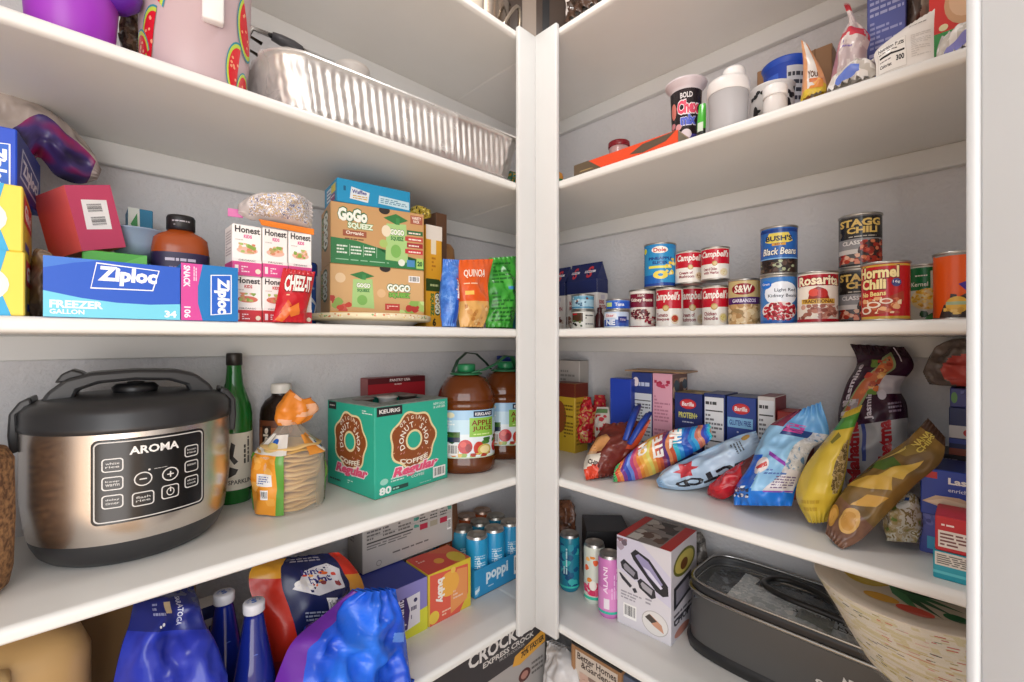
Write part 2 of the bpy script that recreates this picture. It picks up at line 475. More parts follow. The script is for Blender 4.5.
# ------------------------------------------------------------------ room
def paint(name, h, rough, bump, scale, var=.0):
    m = bpy.data.materials.new(name); m.use_nodes = True; nt = m.node_tree; p = nt.nodes['Principled BSDF']
    p.inputs['Roughness'].default_value = rough
    tc = nt.nodes.new('ShaderNodeTexCoord'); nz = nt.nodes.new('ShaderNodeTexNoise'); nz.inputs['Scale'].default_value = scale; nz.inputs['Detail'].default_value = 4
    bp = nt.nodes.new('ShaderNodeBump'); bp.inputs['Strength'].default_value = bump; bp.inputs['Distance'].default_value = .004
    nt.links.new(tc.outputs['Object'], nz.inputs['Vector']); nt.links.new(nz.outputs[0], bp.inputs['Height']); nt.links.new(bp.outputs[0], p.inputs['Normal'])
    n2 = nt.nodes.new('ShaderNodeTexNoise'); n2.inputs['Scale'].default_value = 9; n2.inputs['Detail'].default_value = 6
    cr = nt.nodes.new('ShaderNodeValToRGB'); c = rgb(h)
    cr.color_ramp.elements[0].position = .3; cr.color_ramp.elements[1].position = .7
    cr.color_ramp.elements[0].color = tuple(x*(1-var) for x in c[:3])+(1,); cr.color_ramp.elements[1].color = c
    nt.links.new(tc.outputs['Object'], n2.inputs['Vector']); nt.links.new(n2.outputs[0], cr.inputs[0]); nt.links.new(cr.outputs[0], p.inputs['Base Color'])
    return m
MW = paint('wall_paint', 'd6d6d9', .6, .8, 110, .03)
MJB = paint('jamb_paint', 'e4e9ec', .4, .04, 60, .02)
MS = paint('shelf_paint', 'e8e7e3', .38, .05, 60, .03)
MT = paint('trim_paint', 'd8d9d8', .4, .04, 60, .02)
MF = paint('floor_tile', 'c49a68', .5, .1, 40, .1)
ZC = E+1.14
def slab(name, x0, x1, y0, y1, z0, z1, m, bev=0):
    b = B(); b.box(x0, x1, y0, y1, z0, z1, m, bev); return struct(b.obj(name))
slab('floor', -1.3, XW+.1, -1.3, YW+.1, -.1, 0, MF)
slab('ceiling', -1.3, XW+.1, -1.3, YW+.1, ZC, ZC+.1, MW)
slab('wall_left', -1.3, XW+.1, YW, YW+.1, 0, ZC, MW)
slab('wall_right', XW, XW+.1, -1.3, YW, 0, ZC, MW)
# ends of the shelving, just outside the picture
slab('wall_left_end', -.42, -.36, .74, YW, 0, ZC, MW)
slab('wall_right_end', .80, XW, -.22, -.16, 0, ZC, MW)
# cleats under the shelves
n = 0
for s in range(6):
    z1 = TOP[s]-TH
    n += 1; slab('trim_%d' % n, -.36, XW-.019, YW-.019, YW, z1-.044, z1, MT, .002)
    n += 1; slab('trim_%d' % n, XW-.019, XW, -.16, YW-.019, z1-.044, z1, MT, .002)
# shelf boards with rounded nosing; the left ones butt against the right ones
def shelf(name, label, x0, x1, y0, y1, s, front):
    z1 = TOP[s]; z0 = z1-TH; r = TH/2*.9
    b = B(); pts = []
    k = 6
    for i in range(k+1):
        a = pi/2*i/k
        pts.append((r-r*sin(a), z1-r+r*cos(a)))
    pts = [(0-0, 0)]*0+[(r*(1-cos(pi/2*i/k)), z0+r*.6*(1-sin(pi/2*i/k))) for i in range(k+1)][::-1]
    pts = [(r*(1-cos(a)), z0+.006*(1-sin(a))) for a in [pi/2*(k-i)/k*1.0 for i in range(k+1)]]
    lo = [(r-r*cos(a), z0+.006-.006*sin(a)) for a in [pi/2*(k-i)/k for i in range(k+1)]]      # bottom round
    hi = [(r-r*cos(a), z1-.009+.009*sin(a)) for a in [pi/2*i/k for i in range(k+1)]]         # top round
    prof = lo+hi
    dep = (y1-y0) if front == 'y' else (x1-x0)
    prof = prof+[(dep, z1), (dep, z0)]
    nn = len(prof); vs = []
    for e in (0, 1):
        for q, z in prof:
            vs.append((x1 if e else x0, y0+q, z) if front == 'y' else (x0+q, y0 if e else y1, z))
    fs = [[i, nn+i, nn+(i+1) % nn, (i+1) % nn] for i in range(nn)]+[list(range(nn)), [nn+i for i in range(nn)][::-1]]
    bm = bmesh.new(); bv = [bm.verts.new(v) for v in vs]
    for f in fs: bm.faces.new([bv[i] for i in f])
    bmesh.ops.recalc_face_normals(bm, faces=bm.faces[:])
    b.bm(bm, MS)
    c = V(((x0+x1)/2, (y0+y1)/2, z0))
    o = b.obj(name, None, c)
    return tag(o, label, 'shelf', 'white pantry shelves')
lv = {0: 'topmost, above the foil roasting pan', 1: 'carrying the foil roasting pan', 2: 'carrying the blue freezer bag boxes', 3: 'carrying the rice cooker', 4: 'carrying the blue glass bottles', 5: 'lowest, under the black slow cooker box'}
rv = {0: 'topmost, above the white shaker bottle', 1: 'carrying the white shaker bottle', 2: 'carrying the food cans', 3: 'carrying the bags of chips', 4: 'carrying the smokeless grill', 5: 'lowest, under the framed picture'}
for s in range(6):
    shelf('shelf_board', 'white shelf on the left wall, '+lv[s], -.36, DR-.0006, DL, YW-.0006, s, 'y')
    shelf('shelf_board', 'white shelf on the right wall, '+rv[s], DR, XW-.0006, -.16, YW-.0006, s, 'x')
# two boards in the inner corner, covering the ends of the nosings
z0, z1 = TOP[4]-TH-.010, TOP[0]+.003
b = B(); b.box(.789, DR-.001, DL-.013, DL-.0005, z0, z1, MT, .0025, 2); b.box(DR-.013, DR-.0005, .716, DL-.0125, z0, z1, MT, .0025, 2); struct(b.obj('trim_14'))
# door jamb beside the camera, in the diagonal door wall
rt = V((SA, -CA, 0)); fw = V((CA, SA, 0))
MJ = Matrix((rt.to_4d(), fw.to_4d(), V((0, 0, 1, 0)), V((0, 0, 0, 1)))).transposed()
MJ[3][3] = 1
for i in range(3): MJ[3][i] = 0; MJ[i][3] = 0
b = B(); b.box(.4447, .60, -.25, .428, 0, ZC-.001, MJB, .004, 2, MJ); b.box(.4435, .456, .4285, .4425, 0, ZC-.001, MJB, .005, 3, MJ); struct(b.obj('trim_13'))
# ------------------------------------------------------------------ light and camera
def area(name, loc, rot, sx, sy, w, col=(1, 1, 1), shape='RECTANGLE'):
    l = bpy.data.lights.new(name, 'AREA'); l.shape = shape; l.size = sx; l.size_y = sy; l.energy = w; l.color = col
    o = bpy.data.objects.new(name, l); COL.objects.link(o); o.location = loc; o.rotation_euler = rot
    return o
area('ceiling_light', (.54, .54, ZC-.03), (0, 0, 0), .10, .10, 2.7, (1, .98, .95), 'DISK')
d = V((1, 1, -.05)).to_track_quat('-Z', 'Y').to_euler()
area('doorway_daylight', (-.62, -.62, 1.35), d, 1.0, 1.9, 19.5, (.96, .98, 1))
w = bpy.data.worlds.new('room_beyond'); SC.world = w; w.use_nodes = True
# the room behind the camera: pale ceiling and walls above, warm wooden floor below
nt = w.node_tree; tc = nt.nodes.new('ShaderNodeTexCoord'); sx_ = nt.nodes.new('ShaderNodeSeparateXYZ'); mr = nt.nodes.new('ShaderNodeMapRange'); cr = nt.nodes.new('ShaderNodeValToRGB')
mr.inputs[1].default_value = -1; mr.inputs[2].default_value = 1
cr.color_ramp.elements[0].position = .40; cr.color_ramp.elements[1].position = .56
cr.color_ramp.elements[0].color = (1.75, 1.25, .88, 1); cr.color_ramp.elements[1].color = (.9, .95, 1.0, 1)
nt.links.new(tc.outputs['Generated'], sx_.inputs[0]); nt.links.new(sx_.outputs[2], mr.inputs[0]); nt.links.new(mr.outputs[0], cr.inputs[0]); nt.links.new(cr.outputs[0], nt.nodes['Background'].inputs[0])
nt.nodes['Background'].inputs[1].default_value = .92
cam = bpy.data.cameras.new('camera'); co = bpy.data.objects.new('camera', cam); COL.objects.link(co)
cam.sensor_width = 36; cam.lens = 36*F/1024; cam.clip_start = .01
co.location = (0, 0, E); co.rotation_euler = (pi/2, 0, YAW-pi/2)
SC.camera = co
SC.view_settings.view_transform = 'Standard'; SC.view_settings.look = 'None'; SC.view_settings.gamma = 1; SC.view_settings.exposure = 0.10
# ================================================================== second shelf from the top on the right: food cans
def soup(sub, food):
    return [('r', 0, .48, 1, .975, 'c5162c'), ('r', 0, .975, 1, 1, 'd9d2c4'),
            ('t', "Campbell's", .1, .64, .92, .92, 'f7f2ea', {'sh': .22, 'b': .03}),
            ('o', .5, .49, .085, 'b8934f'), ('o', .5, .49, .06, 'd8bd80'),
            ('t', sub[0], .17, .26, .56, .36, '8c1a2c', {'b': .03}), ('t', sub[1], .17, .14, .6, .24, '8c1a2c', {'b': .03}),
            ('e', .76, .2, .13, .13, 'e9d9bd'), ('e', .76, .21, .1, .09, food[0]), ('s', .68, .14, .84, .28, 9, food, .03, 4, 1)]
def put(name, label, u0, u1, vt, dep, col, pr, off=0, z0=None, r=None, half=75, grp='canned food'):
    loc, rr, h = canR(u0, u1, vt, dep, 2, z0, r)
    return can(name, label, loc, rr, h, col, pr, off, grp, 'can', half), loc.z+h
WH = 'f1ede6'
kid_p = [('r', .02, .55, .8, .92, '7d1c34'), ('t', 'S&W', .3, .84, .5, .9, 'e8d9c8'), ('t', 'Kidney Beans', .08, .68, .74, .8, 'f3e6d6', {'b': .03}),
         ('e', .36, .36, .33, .17, 'e6d6c8'), ('s', .06, .22, .66, .5, 60, ['5d1420', '75202c', '43101a', '8a3a40'], .035, 2, 1),
         ('s', .5, .02, .98, .3, 26, ['a32638', 'd8b3a8', '7d1c34'], .05, 3), ('r', 0, 0, 1, .04, '7d1c34')]
c1, zk = put('soup_can', 'white can of kidney beans with a maroon panel, under the blue pineapple can', 629, 656, 289, .20, 'ece6de', kid_p, 8)
c, zs1 = put('soup_can', 'red and white soup can at the left end of the lower soup row', 656, 683, 287, .185, WH, soup(('Tomato', 'Bisque'), ['b9381f', 'd66a34', 'c44a25', '7c8c3a']), -16)
c, zs2 = put('soup_can', 'red and white soup can in the middle of the lower soup row, set back', 678, 705, 286, .262, WH, soup(('Cream of', 'Mushroom'), ['d9c5a0', 'b99a6c', 'efe3c8']), 4)
c, zs3 = put('soup_can', 'red and white noodle soup can at the right end of the lower soup row', 702, 729.5, 285, .185, WH, soup(('Chicken', 'Noodle'), ['e3d489', 'f0e7b0', 'd2b95c']), -6)
dole = [('r', 0, .0, 1, .08, '1b3f93'), ('r', 0, .06, .5, .26, '1c62b8'), ('r', 0, .9, 1, .98, '2c86c8'), ('o', .06, .86, .07, 'd4d83a'),
        ('e', .48, .86, .2, .085, 'f6f2e6'), ('t', 'Dole', .33, .81, .63, .91, 'c9202e', {'b': .03}),
        ('t', 'PINEAPPLE', .2, .62, .8, .69, '1b3a86', {'b': .04}), ('t', 'SLICES', .3, .52, .66, .59, '1b3a86', {'b': .04}), ('r', .2, .42, .78, .48, 'e6e25a'),
        ('e', .5, .26, .18, .1, 'f0d95a'), ('e', .5, .26, .06, .035, '2f86c4'), ('s', .6, .2, .98, .66, 14, ['f1dd66', 'e6c63c', 'f7eda0'], .05, 5)]
c, z = put('soup_can', 'light blue can of pineapple slices on top of the kidney bean can', 644, 676, 242, .20, '2f93cc', dole, 2, z0=zk)
c, z = put('soup_can', 'red and white soup can on the left of the upper soup pair', 675, 703, 250, .215, WH, soup(('Cream of', 'Mushroom'), ['d9c5a0', 'b99a6c', '8c1a2c']), 6, z0=max(zs1, zs2)+.0003)
c, z = put('soup_can', 'red and white soup can on the right of the upper soup pair', 701, 729.5, 246, .19, WH, soup(('Cream of Chicken', 'with Herbs'), ['e6d9b0', 'f2ead0', 'c9b06a']), -2, z0=max(zs3, zs2)+.0003)
sw = [('r', 0, .62, 1, .98, 'c9b27c'), ('e', .48, .8, .3, .13, '8f1524'), ('t', 'S&W', .26, .72, .7, .89, 'f4ead8', {'b': .03, 'sh': .12}), ('r', 0, .46, 1, .62, '4c1d63'),
      ('t', 'GARBANZOS', .2, .5, .8, .58, 'e8dcec', {'b': .03}), ('s', 0, .0, 1, .46, 90, ['dcb987', 'c9a06c', 'ecd3a6', 'b98d5a', 'e3c493'], .07, 6), ('r', .9, .62, 1, .98, 'd9a63c')]
c, z = put('soup_can', 'garbanzo bean can with a purple stripe, right of the soup cans', 728, 760, 278, .175, 'a98a5c', sw, 0)
gv = [('r', 0, .0, 1, .07, '2b5fae'), ('e', .55, .64, .38, .26, 'e9eef6'), ('e', .2, .84, .14, .09, '1d6fd0'), ('t', 'Great', .1, .83, .3, .88, 'f2f5fa'),
      ('t', 'Light Red', .4, .66, .86, .75, '39424f', {'b': .015}), ('t', 'Kidney Beans', .26, .54, .9, .63, '39424f', {'b': .015}), ('e', .5, .27, .41, .2, 'f0e5e0'),
      ('s', .13, .1, .87, .45, 90, ['b5202e', '8e1420', 'd24350', 'c02c3c'], .035, 8, 1), ('s', .1, .06, .9, .2, 30, ['b5202e', '8e1420', 'd24350'], .03, 9, 1)]
c, zg = put('soup_can', 'blue can of light red kidney beans at the bottom of a stack', 760, 797.5, 274.5, .15, '3f7cc0', gv, 2)
bu = [('r', 0, .0, 1, .3, '3a2c26'), ('s', 0, .03, 1, .3, 60, ['2a1d19', '1d1412', '5c463c', 'a8b08c', '3c2b25'], .05, 3), ('r', 0, .9, 1, .97, '173a86'),
      ('p', [(.2, .7), (.3, .88), (.7, .88), (.8, .7), (.7, .66), (.3, .66)], 'e3cf5a'), ('t', "BUSH'S", .22, .7, .78, .82, '1d2544', {'b': .04}),
      ('r', .36, .6, .64, .655, 'd7a03c'), ('t', 'BEST', .42, .61, .58, .65, '7d2b1a'), ('t', 'Black Beans', .14, .4, .9, .55, 'f2f2ea', {'sh': .2, 'b': .02, 'ol': '0d1d4c'}), ('r', 0, .305, 1, .33, '7fb2dc')]
c, z = put('soup_can', 'blue can of black beans on top of the light red kidney beans', 760, 797.5, 225, .15, '2a63b2', bu, 0, z0=zg)
ro = [('r', 0, .74, 1, .97, 'a81526'), ('t', 'Rosarita', .08, .73, .94, .93, 'f6e7c4', {'b': .035, 'ol': '6b0d18', 'arc': .03}), ('p', [(.3, .45), (.36, .66), (.5, .72), (.64, .66), (.72, .45), (.5, .4)], '8e2a20'),
      ('e', .42, .6, .1, .08, 'd84a3a'), ('e', .58, .58, .1, .09, 'b82c28'), ('r', .16, .37, .84, .47, 'd5a843'), ('t', 'TRADITIONAL', .19, .385, .81, .455, '5a2a18', {'b': .03}),
      ('s', .04, .05, .96, .36, 46, ['b87a68', '9e5f50', 'cf9a86', 'a36a5a', '8a4c40'], .05, 12), ('r', 0, 0, 1, .06, 'a81526')]
c, z = put('soup_can', 'white and red refried beans can with a gold band', 797, 838, 270.5, .125, 'ece2d4', ro, 2)
st = [('r', 0, .54, 1, .97, '24211f'), ('t', 'STAGG', .08, .78, .90, .93, 'd9b865', {'b': .045}), ('t', 'CHILI', .26, .64, .82, .77, 'd9b865', {'b': .045}), ('o', .1, .64, .05, '5a5248'),
      ('l', .3, .56, .8, .6, 1, 'b9b0a4'), ('r', 0, .3, 1, .54, '8b8a8c'), ('t', 'CLASSIC', .16, .42, .62, .5, 'e6e4e2', {'b': .02}), ('r', 0, .24, .5, .33, 'cfcac6'),
      ('e', .82, .28, .36, .24, '3b2a26'), ('s', .5, .05, 1, .5, 46, ['a32f20', 'c24a2e', '7d1e18', 'd67a52', '8c3222'], .05, 14), ('s', 0, .02, .5, .24, 22, ['b23a2a', 'd9876a', '8c2a20', 'e3b49a'], .05, 15), ('r', 0, 0, 1, .03, '24211f')]
c, zt = put('soup_can', 'black and grey chili can standing behind the red chili can', 837.5, 881, 267.5, .165, '5c5a5a', st, 0)
c, z = put('soup_can', 'black and grey chili can on top, the tallest standing can', 838, 882, 212.5, .165, '5c5a5a', st, 0, z0=zt)
ho = [('r', 0, .95, 1, .985, 'c9a03c'), ('t', 'Hormel', .0, .74, .7, .95, 'f3dfa0', {'b': .04, 'ol': '6e0d12'}), ('t', 'Chili', .06, .54, .5, .73, 'f3dfa0', {'b': .045, 'ol': '6e0d12'}), ('o', .66, .65, .075, '3c3f7c'), ('t', '16g', .6, .63, .72, .69, 'e9e6ee'),
      ('t', 'No Beans', .06, .4, .5, .49, 'efd98c', {'b': .03, 'tilt': .06}), ('p', [(.0, .06), (.1, .2), (.5, .38), (.78, .5), (.8, .34), (.6, .18), (.3, .06)], 'a33c26'),
      ('s', .04, .1, .74, .4, 40, ['c96a40', 'a83820', 'e3a873', 'b84c2c', 'f0d6b0'], .05, 16), ('e', .3, .26, .12, .06, 'eedfca'), ('e', .3, .26, .08, .035, 'b5502e'), ('e', .5, .32, .1, .05, 'eedfca'), ('e', .5, .32, .065, .03, 'b5502e'), ('e', .16, .16, .11, .07, 'eedfca'), ('e', .16, .16, .07, .045, 'a8401f'), ('r', 0, 0, 1, .05, 'c9a03c')]
c, z = put('soup_can', 'red can of chili without beans in front of the black chili can', 860.5, 910, 260.5, .075, 'b8171f', ho, 2)
co = [('r', 0, .9, 1, .97, '0f6b3a'), ('r', .0, .55, .52, .97, '176f3d'), ('t', 'Kernel', .1, .62, .47, .70, 'e6efe2'), ('l', .2, .8, .46, .84, 1, 'e6efe2'), ('e', .5, .38, .42, .2, 'e3d49a'), ('s', .1, .2, .9, .58, 70, ['e3b93c', 'efcf62', 'd6a42c', 'f4de8c'], .03, 18, 1), ('s', .3, 0, 1, .2, 14, ['2c6b3a', '4d8c52', '1d4d2c'], .07, 19)]
c, z = put('soup_can', 'pale can of corn with a green corner, left of the orange can', 907, 944, 263, .15, 'cdd2c4', co, 12)
og = [('p', [(.42, .52), (.98, .72), (.98, .58), (.52, .42)], '45308c'), ('t', 'S', .56, .52, .7, .64, 'f0eaf4', {'b': .04}), ('p', [(.12, .02), (.2, .2), (.5, .36), (1, .6), (1, .0), (.12, 0)], '3a2f2b'), ('s', .3, .02, 1, .4, 30, ['4a3c36', '2c2420', '5d4c40'], .05, 20),
      ('o', .4, .2, .13, 'd9a83c'), ('r', .24, .2, .56, .25, '9fb08a'), ('s', .2, .05, .6, .16, 12, ['c9963a', 'e3b85c'], .03, 21), ('r', 0, .97, 1, 1, '8c8a84')]
c, z = put('soup_can', 'orange can with a dark dog picture at the right end of the shelf', 932, 985, 250, .10, 'e0591c', og, 12)
# small flat cans
c, zb = put('tuna_can', 'small white can with a dark picture, under the pale blue one', 571.5, 594.5, 310, .17, 'e9e6dd', [('r', .06, .4, .5, .92, '5a3f2c'), ('r', .1, .8, .3, .9, 'c9242c'), ('s', .08, .1, .5, .5, 10, ['3c5a34', '2b2622', '7d8c5a'], .08, 2), ('l', .58, .55, .9, .85, 2, '444444'), ('l', .58, .2, .9, .35, 1, '7a7a7a')], 0, grp='small flat cans')
put('tuna_can', 'small pale blue can on top of the small white can', 571.5, 594, 294, .17, 'a9cfe0', [('r', 0, .7, 1, .95, '6aa6c4'), ('s', .1, .2, .7, .9, 14, ['d9e6ea', '3c6a8c', '7d4a3a', '2c4f74'], .1, 3), ('r', .0, .05, 1, .16, '4f8fb5')], 0, z0=zb, grp='small flat cans')
c, zb = put('tuna_can', 'white and blue tuna can with big letters, lower of two', 604, 629, 310, .15, 'c4d4ea', [('r', 0, .08, 1, .5, '2b55b0'), ('t', 'NE', .14, .14, .46, .5, 'e9eef8', {'b': .05}), ('r', .55, .3, .85, .7, '27388a'), ('t', 'TUNA', .6, .42, .8, .56, 'e9d9e6'), ('r', .08, .62, .5, .9, 'e9e6ea'), ('t', 'Star', .14, .68, .44, .86, 'c9303c')], 0, grp='small flat cans')
put('tuna_can', 'blue tuna can on top of the white and blue one', 606, 630, 298.5, .15, '2458c0', [('r', .05, .25, .3, .75, 'b9cf7c'), ('t', 'Tuna', .4, .3, .7, .7, 'e6ebf6', {'b': .03}), ('r', 0, .86, 1, .98, '4f7fd6')], 0, z0=zb, grp='small flat cans')
# broth cartons
def broth(name, label, u0, u1, vt, dep, off=0):
    loc, w, h = placeR(u0, u1, vt, dep, .055, 2)
    t = thing(name, label, 'broth', loc, RZ+off, 'broth cartons')
    hb = h*.74; d = .055
    b = B(); carton_mesh(b, w, d, hb, {'front': 'e6e0dc', 'top': '1f2a5c'},
        {k: [('r', 0, .74, 1, 1, '222c60'), ('t', 'BONE', .2, .52, .62, .6, 'a8202c', {'b': .04}), ('t', 'BROTH', .2, .42, .82, .5, 'a8202c', {'b': .04}), ('s', .1, .02, .9, .3, 16, ['6b3a34', 'c9b4a4', '8c5a4c', 'd9ccc4'], .05, 5), ('r', .35, .62, .7, .7, 'cfc6d0')] for k in ('front', 'right')})
    b.obj('carton', t)
    MR = Matrix.Rotation(pi/2, 4, 'Z')
    b = B(); b.prism([(-d/2, hb), (d/2, hb), (.002, h-.004), (.002, h), (-.002, h), (-.002, h-.004)], -w/2, w/2, mat('222c60', 'gloss'), MR)
    b.obj('gable_top', t)
    b = B(); prints(b, flat((-w*.3, -d/2+.001, hb*1.02), (w*.6, 0, 0), (0, d*.42, h*.2)), [('t', 'S', .25, .05, .75, .95, 'c8303c', {'b': .03}), ('r', .0, .45, 1, .62, 'e6e2ea'), ('l', .05, .48, .95, .6, 1, '222c60')], 'card', .0012); b.obj('emblem', t)
broth('broth_carton', 'navy-topped white broth carton nearest the small cans', 579, 597, 263, .225)
broth('broth_carton', 'navy-topped broth carton half hidden behind the small pale blue can', 567, 580, 265, .235)
broth('broth_carton', 'navy-topped broth carton next to the white corner post', 551, 565, 268, .245)
loc, w, h = placeR(593, 600, 304, .2, .03, 2)
b = B(); b.lathe([(.012, 0), (.013, .004), (.013, .04), (.006, .052), (.007, .054), (.007, .064), (.001, .066)], mat('4a2226', 'gloss'), 20)
o = b.obj('spice_jar'); o.location = loc; tag(o, 'tiny dark maroon jar behind the small white can', 'jar')

# ================================================================== second shelf from the top on the left
def zip_(sx=1): return [('t', 'Ziploc', .08, .18, .94, .86, 'f4f6fb', {'b': .05, 'sh': .08})]
BL = '1d4fb8'
def logo(x0, y0, x1, y1, rot=0):
    """outlined trade name panel"""
    w, h = x1-x0, y1-y0; e = .012
    if rot: fr = [('p', [(x0, y0), (x1, y0+h*.05), (x1, y1), (x0+w*.0, y1-h*.04)], 'f2f4fa'), ('p', [(x0+w*.05, y0+h*.02), (x1-w*.05, y0+h*.07), (x1-w*.05, y1-h*.02), (x0+w*.05, y1-h*.06)], '2160c8')]
    else: fr = [('p', [(x0, y0), (x1-w*.1, y0+h*.04), (x1, y1-h*.12), (x0+w*.08, y1)], 'f2f4fa'), ('p', [(x0+w*.015, y0+h*.05), (x1-w*.115, y0+h*.08), (x1-w*.02, y1-h*.15), (x0+w*.09, y1-h*.05)], '2158c4')]
    t = {'b': .05, 'sh': .06}
    if rot: t['rot'] = rot
    a = ('t', 'Ziploc', x0+w*.1, y0+h*.16, x1-w*.04, y1-h*.12, 'f6f8fc', t) if not rot else ('t', 'Ziploc', x0+w*.16, y0+h*.04, x1-w*.1, y1-h*.1, 'f6f8fc', t)
    return fr+[a]
arc_ = [(0, .0), (1, .0), (1, .27)]+[(1-i/12, .27+.1*(i/12)**1.0*0+.11*(1-sin(pi*(.5+.5*(1-i/12))))*1.0) for i in range(1, 13)]
frz = [('r', 0, 0, 1, 1, '2158c4'), ('p', [(0, 0), (1, 0), (1, .3), (.75, .265), (.5, .275), (.25, .33), (0, .43)], '74cfe6'), ('p', [(0, 1), (.4, 1), (.2, .92), (0, .8)], '3f78d2'),
       ]+logo(.31, .5, .83, .96)+[('t', 'FREEZER', .04, .15, .4, .28, 'eaf6fb', {'b': .04}), ('t', 'GALLON', .04, .05, .27, .13, 'eaf6fb', {'b': .03}), ('t', '34', .87, .04, .97, .17, 'f2fafc', {'b': .04})]
cartonL('freezer_bag_box', 'blue freezer bag box, gallon size, lying at the shelf edge', 'box', 43, 180, 255, .004, .075, 2, {'front': '2158c4', 'right': '1b4cae'}, {'front': frz, 'top': [('r', .02, .1, .98, .9, '2f68ce')]})
snk = [('r', 0, 0, 1, 1, '1576bd'), ('p', [(0, 0), (.36, 0), (.28, .3), (.28, .6), (.36, 1), (0, 1)], 'd2489a')]+logo(.5, .1, .88, .86, -90)+[('t', 'SNACK', .04, .58, .15, .96, 'f8e9f3', {'rot': -90, 'b': .04}), ('t', '106', .05, .04, .16, .24, 'f8e9f3', {'rot': -90, 'b': .03}), ('lv', .2, .7, .27, .95, 2, 'f0cfe3')]
cartonL('snack_bag_box', 'pink and blue snack bag box right of the freezer bag box', 'box', 181, 238, 262.5, .004, .075, 2, {'front': '1576bd'}, {'front': snk})
gl = [('p', [(0, 0), (.85, 0), (.7, .5), (.8, 1), (0, 1)], '36a9d8'), ('e', .45, .48, .38, .3, 'e9e6de'), ('e', .45, .5, .3, .22, 'f6f2ea'), ('s', .25, .36, .65, .64, 22, ['e6c9a8', 'd98f7c', 'f0dfc6', 'b8c46a'], .07, 4, 1)]
gs = [('r', .1, .5, .9, .92, 'd4242c'), ('t', 'Glad', .16, .58, .84, .84, 'f7eee4', {'b': .05, 'sh': .12}), ('r', .2, .1, .6, .22, '3c4a9a')]
cartonL('wrap_box', 'yellow and blue plastic wrap box, lower of the two at the far left', 'box', -75, 25, 243, .012, .16, 2, {'front': 'f0d552', 'right': 'e8c838'}, {'front': gl, 'right': gs}, 'yellow and blue wrap boxes')
l_, w_, hlow = placeL(-75, 25, 243, .012, .16, 2)
cartonL('wrap_box', 'yellow and blue plastic wrap box, upper of the two at the far left', 'box', -78, 23, 170, .014, .16, 2, {'front': 'f0d552', 'right': 'e8c838'}, {'front': gl, 'right': gs}, 'yellow and blue wrap boxes', z0=TOP[2]+hlow+.0003)
l_, w_, hup = placeL(-78, 23, 170, .014, .16, 2, TOP[2]+hlow)
zt2 = TOP[2]+hlow+hup+.0008
cartonL('storage_bag_box', 'royal blue storage bag box standing on the yellow wrap boxes', 'box', -60, 26, 113, .05, .15, 2, {'front': '1748c4', 'right': '16308c'}, {'front': logo(.5, -.0, .92, .74, -90), 'right': [('p', [(.1, .28), (.82, .12), (.9, .6), (.2, .82)], 'cfd2e6'), ('p', [(.14, .32), (.78, .17), (.85, .57), (.23, .77)], '16308c'), ('t', 'Ziploc', .2, .3, .8, .66, 'e9eaf4', {'b': .04, 'tilt': -.18})]}, z0=zt2, rz=-.10)
# crumpled clear bag with dark purple things on top
pr_ = [(Lp(-44, 84, .24), Lp(-44, 320, .24)), (Lp(-4, 88, .24), Lp(-10, 318, .24)), (Lp(14, 93, .24), Lp(10, 240, .24)), (Lp(42, 106, .25), Lp(34, 160, .25)), (Lp(70, 126, .25), Lp(56, 176, .25)), (Lp(90, 148, .26), Lp(78, 184, .26)), (Lp(101, 170, .26), Lp(97, 180, .26))]
def pcol(x, y):
    n = noise.noise(V((x*5, y*9, 2)))
    if y > .9: return 'b5a6a0'
    if x < .26: return mot(['94888a', 'a89c94', 'b4a8a0'], 22, hard=False)
    return mot(['5c5488', '2c2648', '221d36', '4a3a78', 'a8205a', '2c2648'], 13, key=4, detail=1, hard=False)
bag('plastic_bag', 'crumpled clear bag of dark purple and magenta things, top left under the shelf', 'bag', pr_, [.04, .06, .06, .07, .06, .05, .01], pcol, floor=TOP[2], amp=.009, sc=22, seed=3)
# crumpled brown paper bag sliver
bag('paper_bag', 'crumpled translucent brown bag wedged behind the freezer bag box', 'bag', [(Lp(26, 321, .1), Lp(60, 321, .1)), (Lp(28, 285, .1), Lp(62, 290, .1)), (Lp(32, 255, .11), Lp(58, 262, .11)), (Lp(36, 250, .11), Lp(46, 252, .11))], [.03, .06, .05, .01], mot(['6a5442', 'a58f78', '8c745e'], 30, hard=False), amp=.01, seed=5, floor=TOP[2])
def hexa(name, label, cat, q, off, col, pr=[], side=None, group=None, prl=[], fin='card'):
    """box from four front corners (bottom-left, bottom-right, top-right, top-left) and an extrusion vector"""
    a, b2, c2, d2 = [V(p) for p in q]; off = V(off); base = (a+b2)/2
    P = [p-base for p in (a, b2, c2, d2)]; Q = [p+off for p in P]
    b = B(); fs = [[0, 1, 2, 3], [5, 4, 7, 6], [4, 0, 3, 7], [1, 5, 6, 2], [3, 2, 6, 7], [4, 5, 1, 0]]
    sd = mat(side or col, fin)
    b.add(P+Q, fs, [mat(col, fin), sd, sd, sd, sd, sd])
    prints(b, Surf(lambda x, y: P[0]*(1-x)*(1-y)+P[1]*x*(1-y)+P[2]*x*y+P[3]*(1-x)*y, (b2-a).length, (d2-a).length), pr, fin)
    o = b.obj(name); o.location = base
    return tag(o, label, cat, group)
A = Lp(64, 185, .1); Bq = Lp(110, 185, .125); Cq = Lp(126, 247, .12); Dq = Lp(82, 251, .095)
hexa('carton_box', 'magenta box with a white bar code, tilted on the freezer bag box', 'box', (Dq, Cq, Bq, A), Lp(33, 197, .165)-A, 'c8486a', [('p', [(.22, .32), (.78, .3), (.82, .76), (.26, .78)], 'f2efec'), ('b', .30, .36, .76, .52, 1), ('b', .28, .57, .74, .72, 1)], 'ee6460')
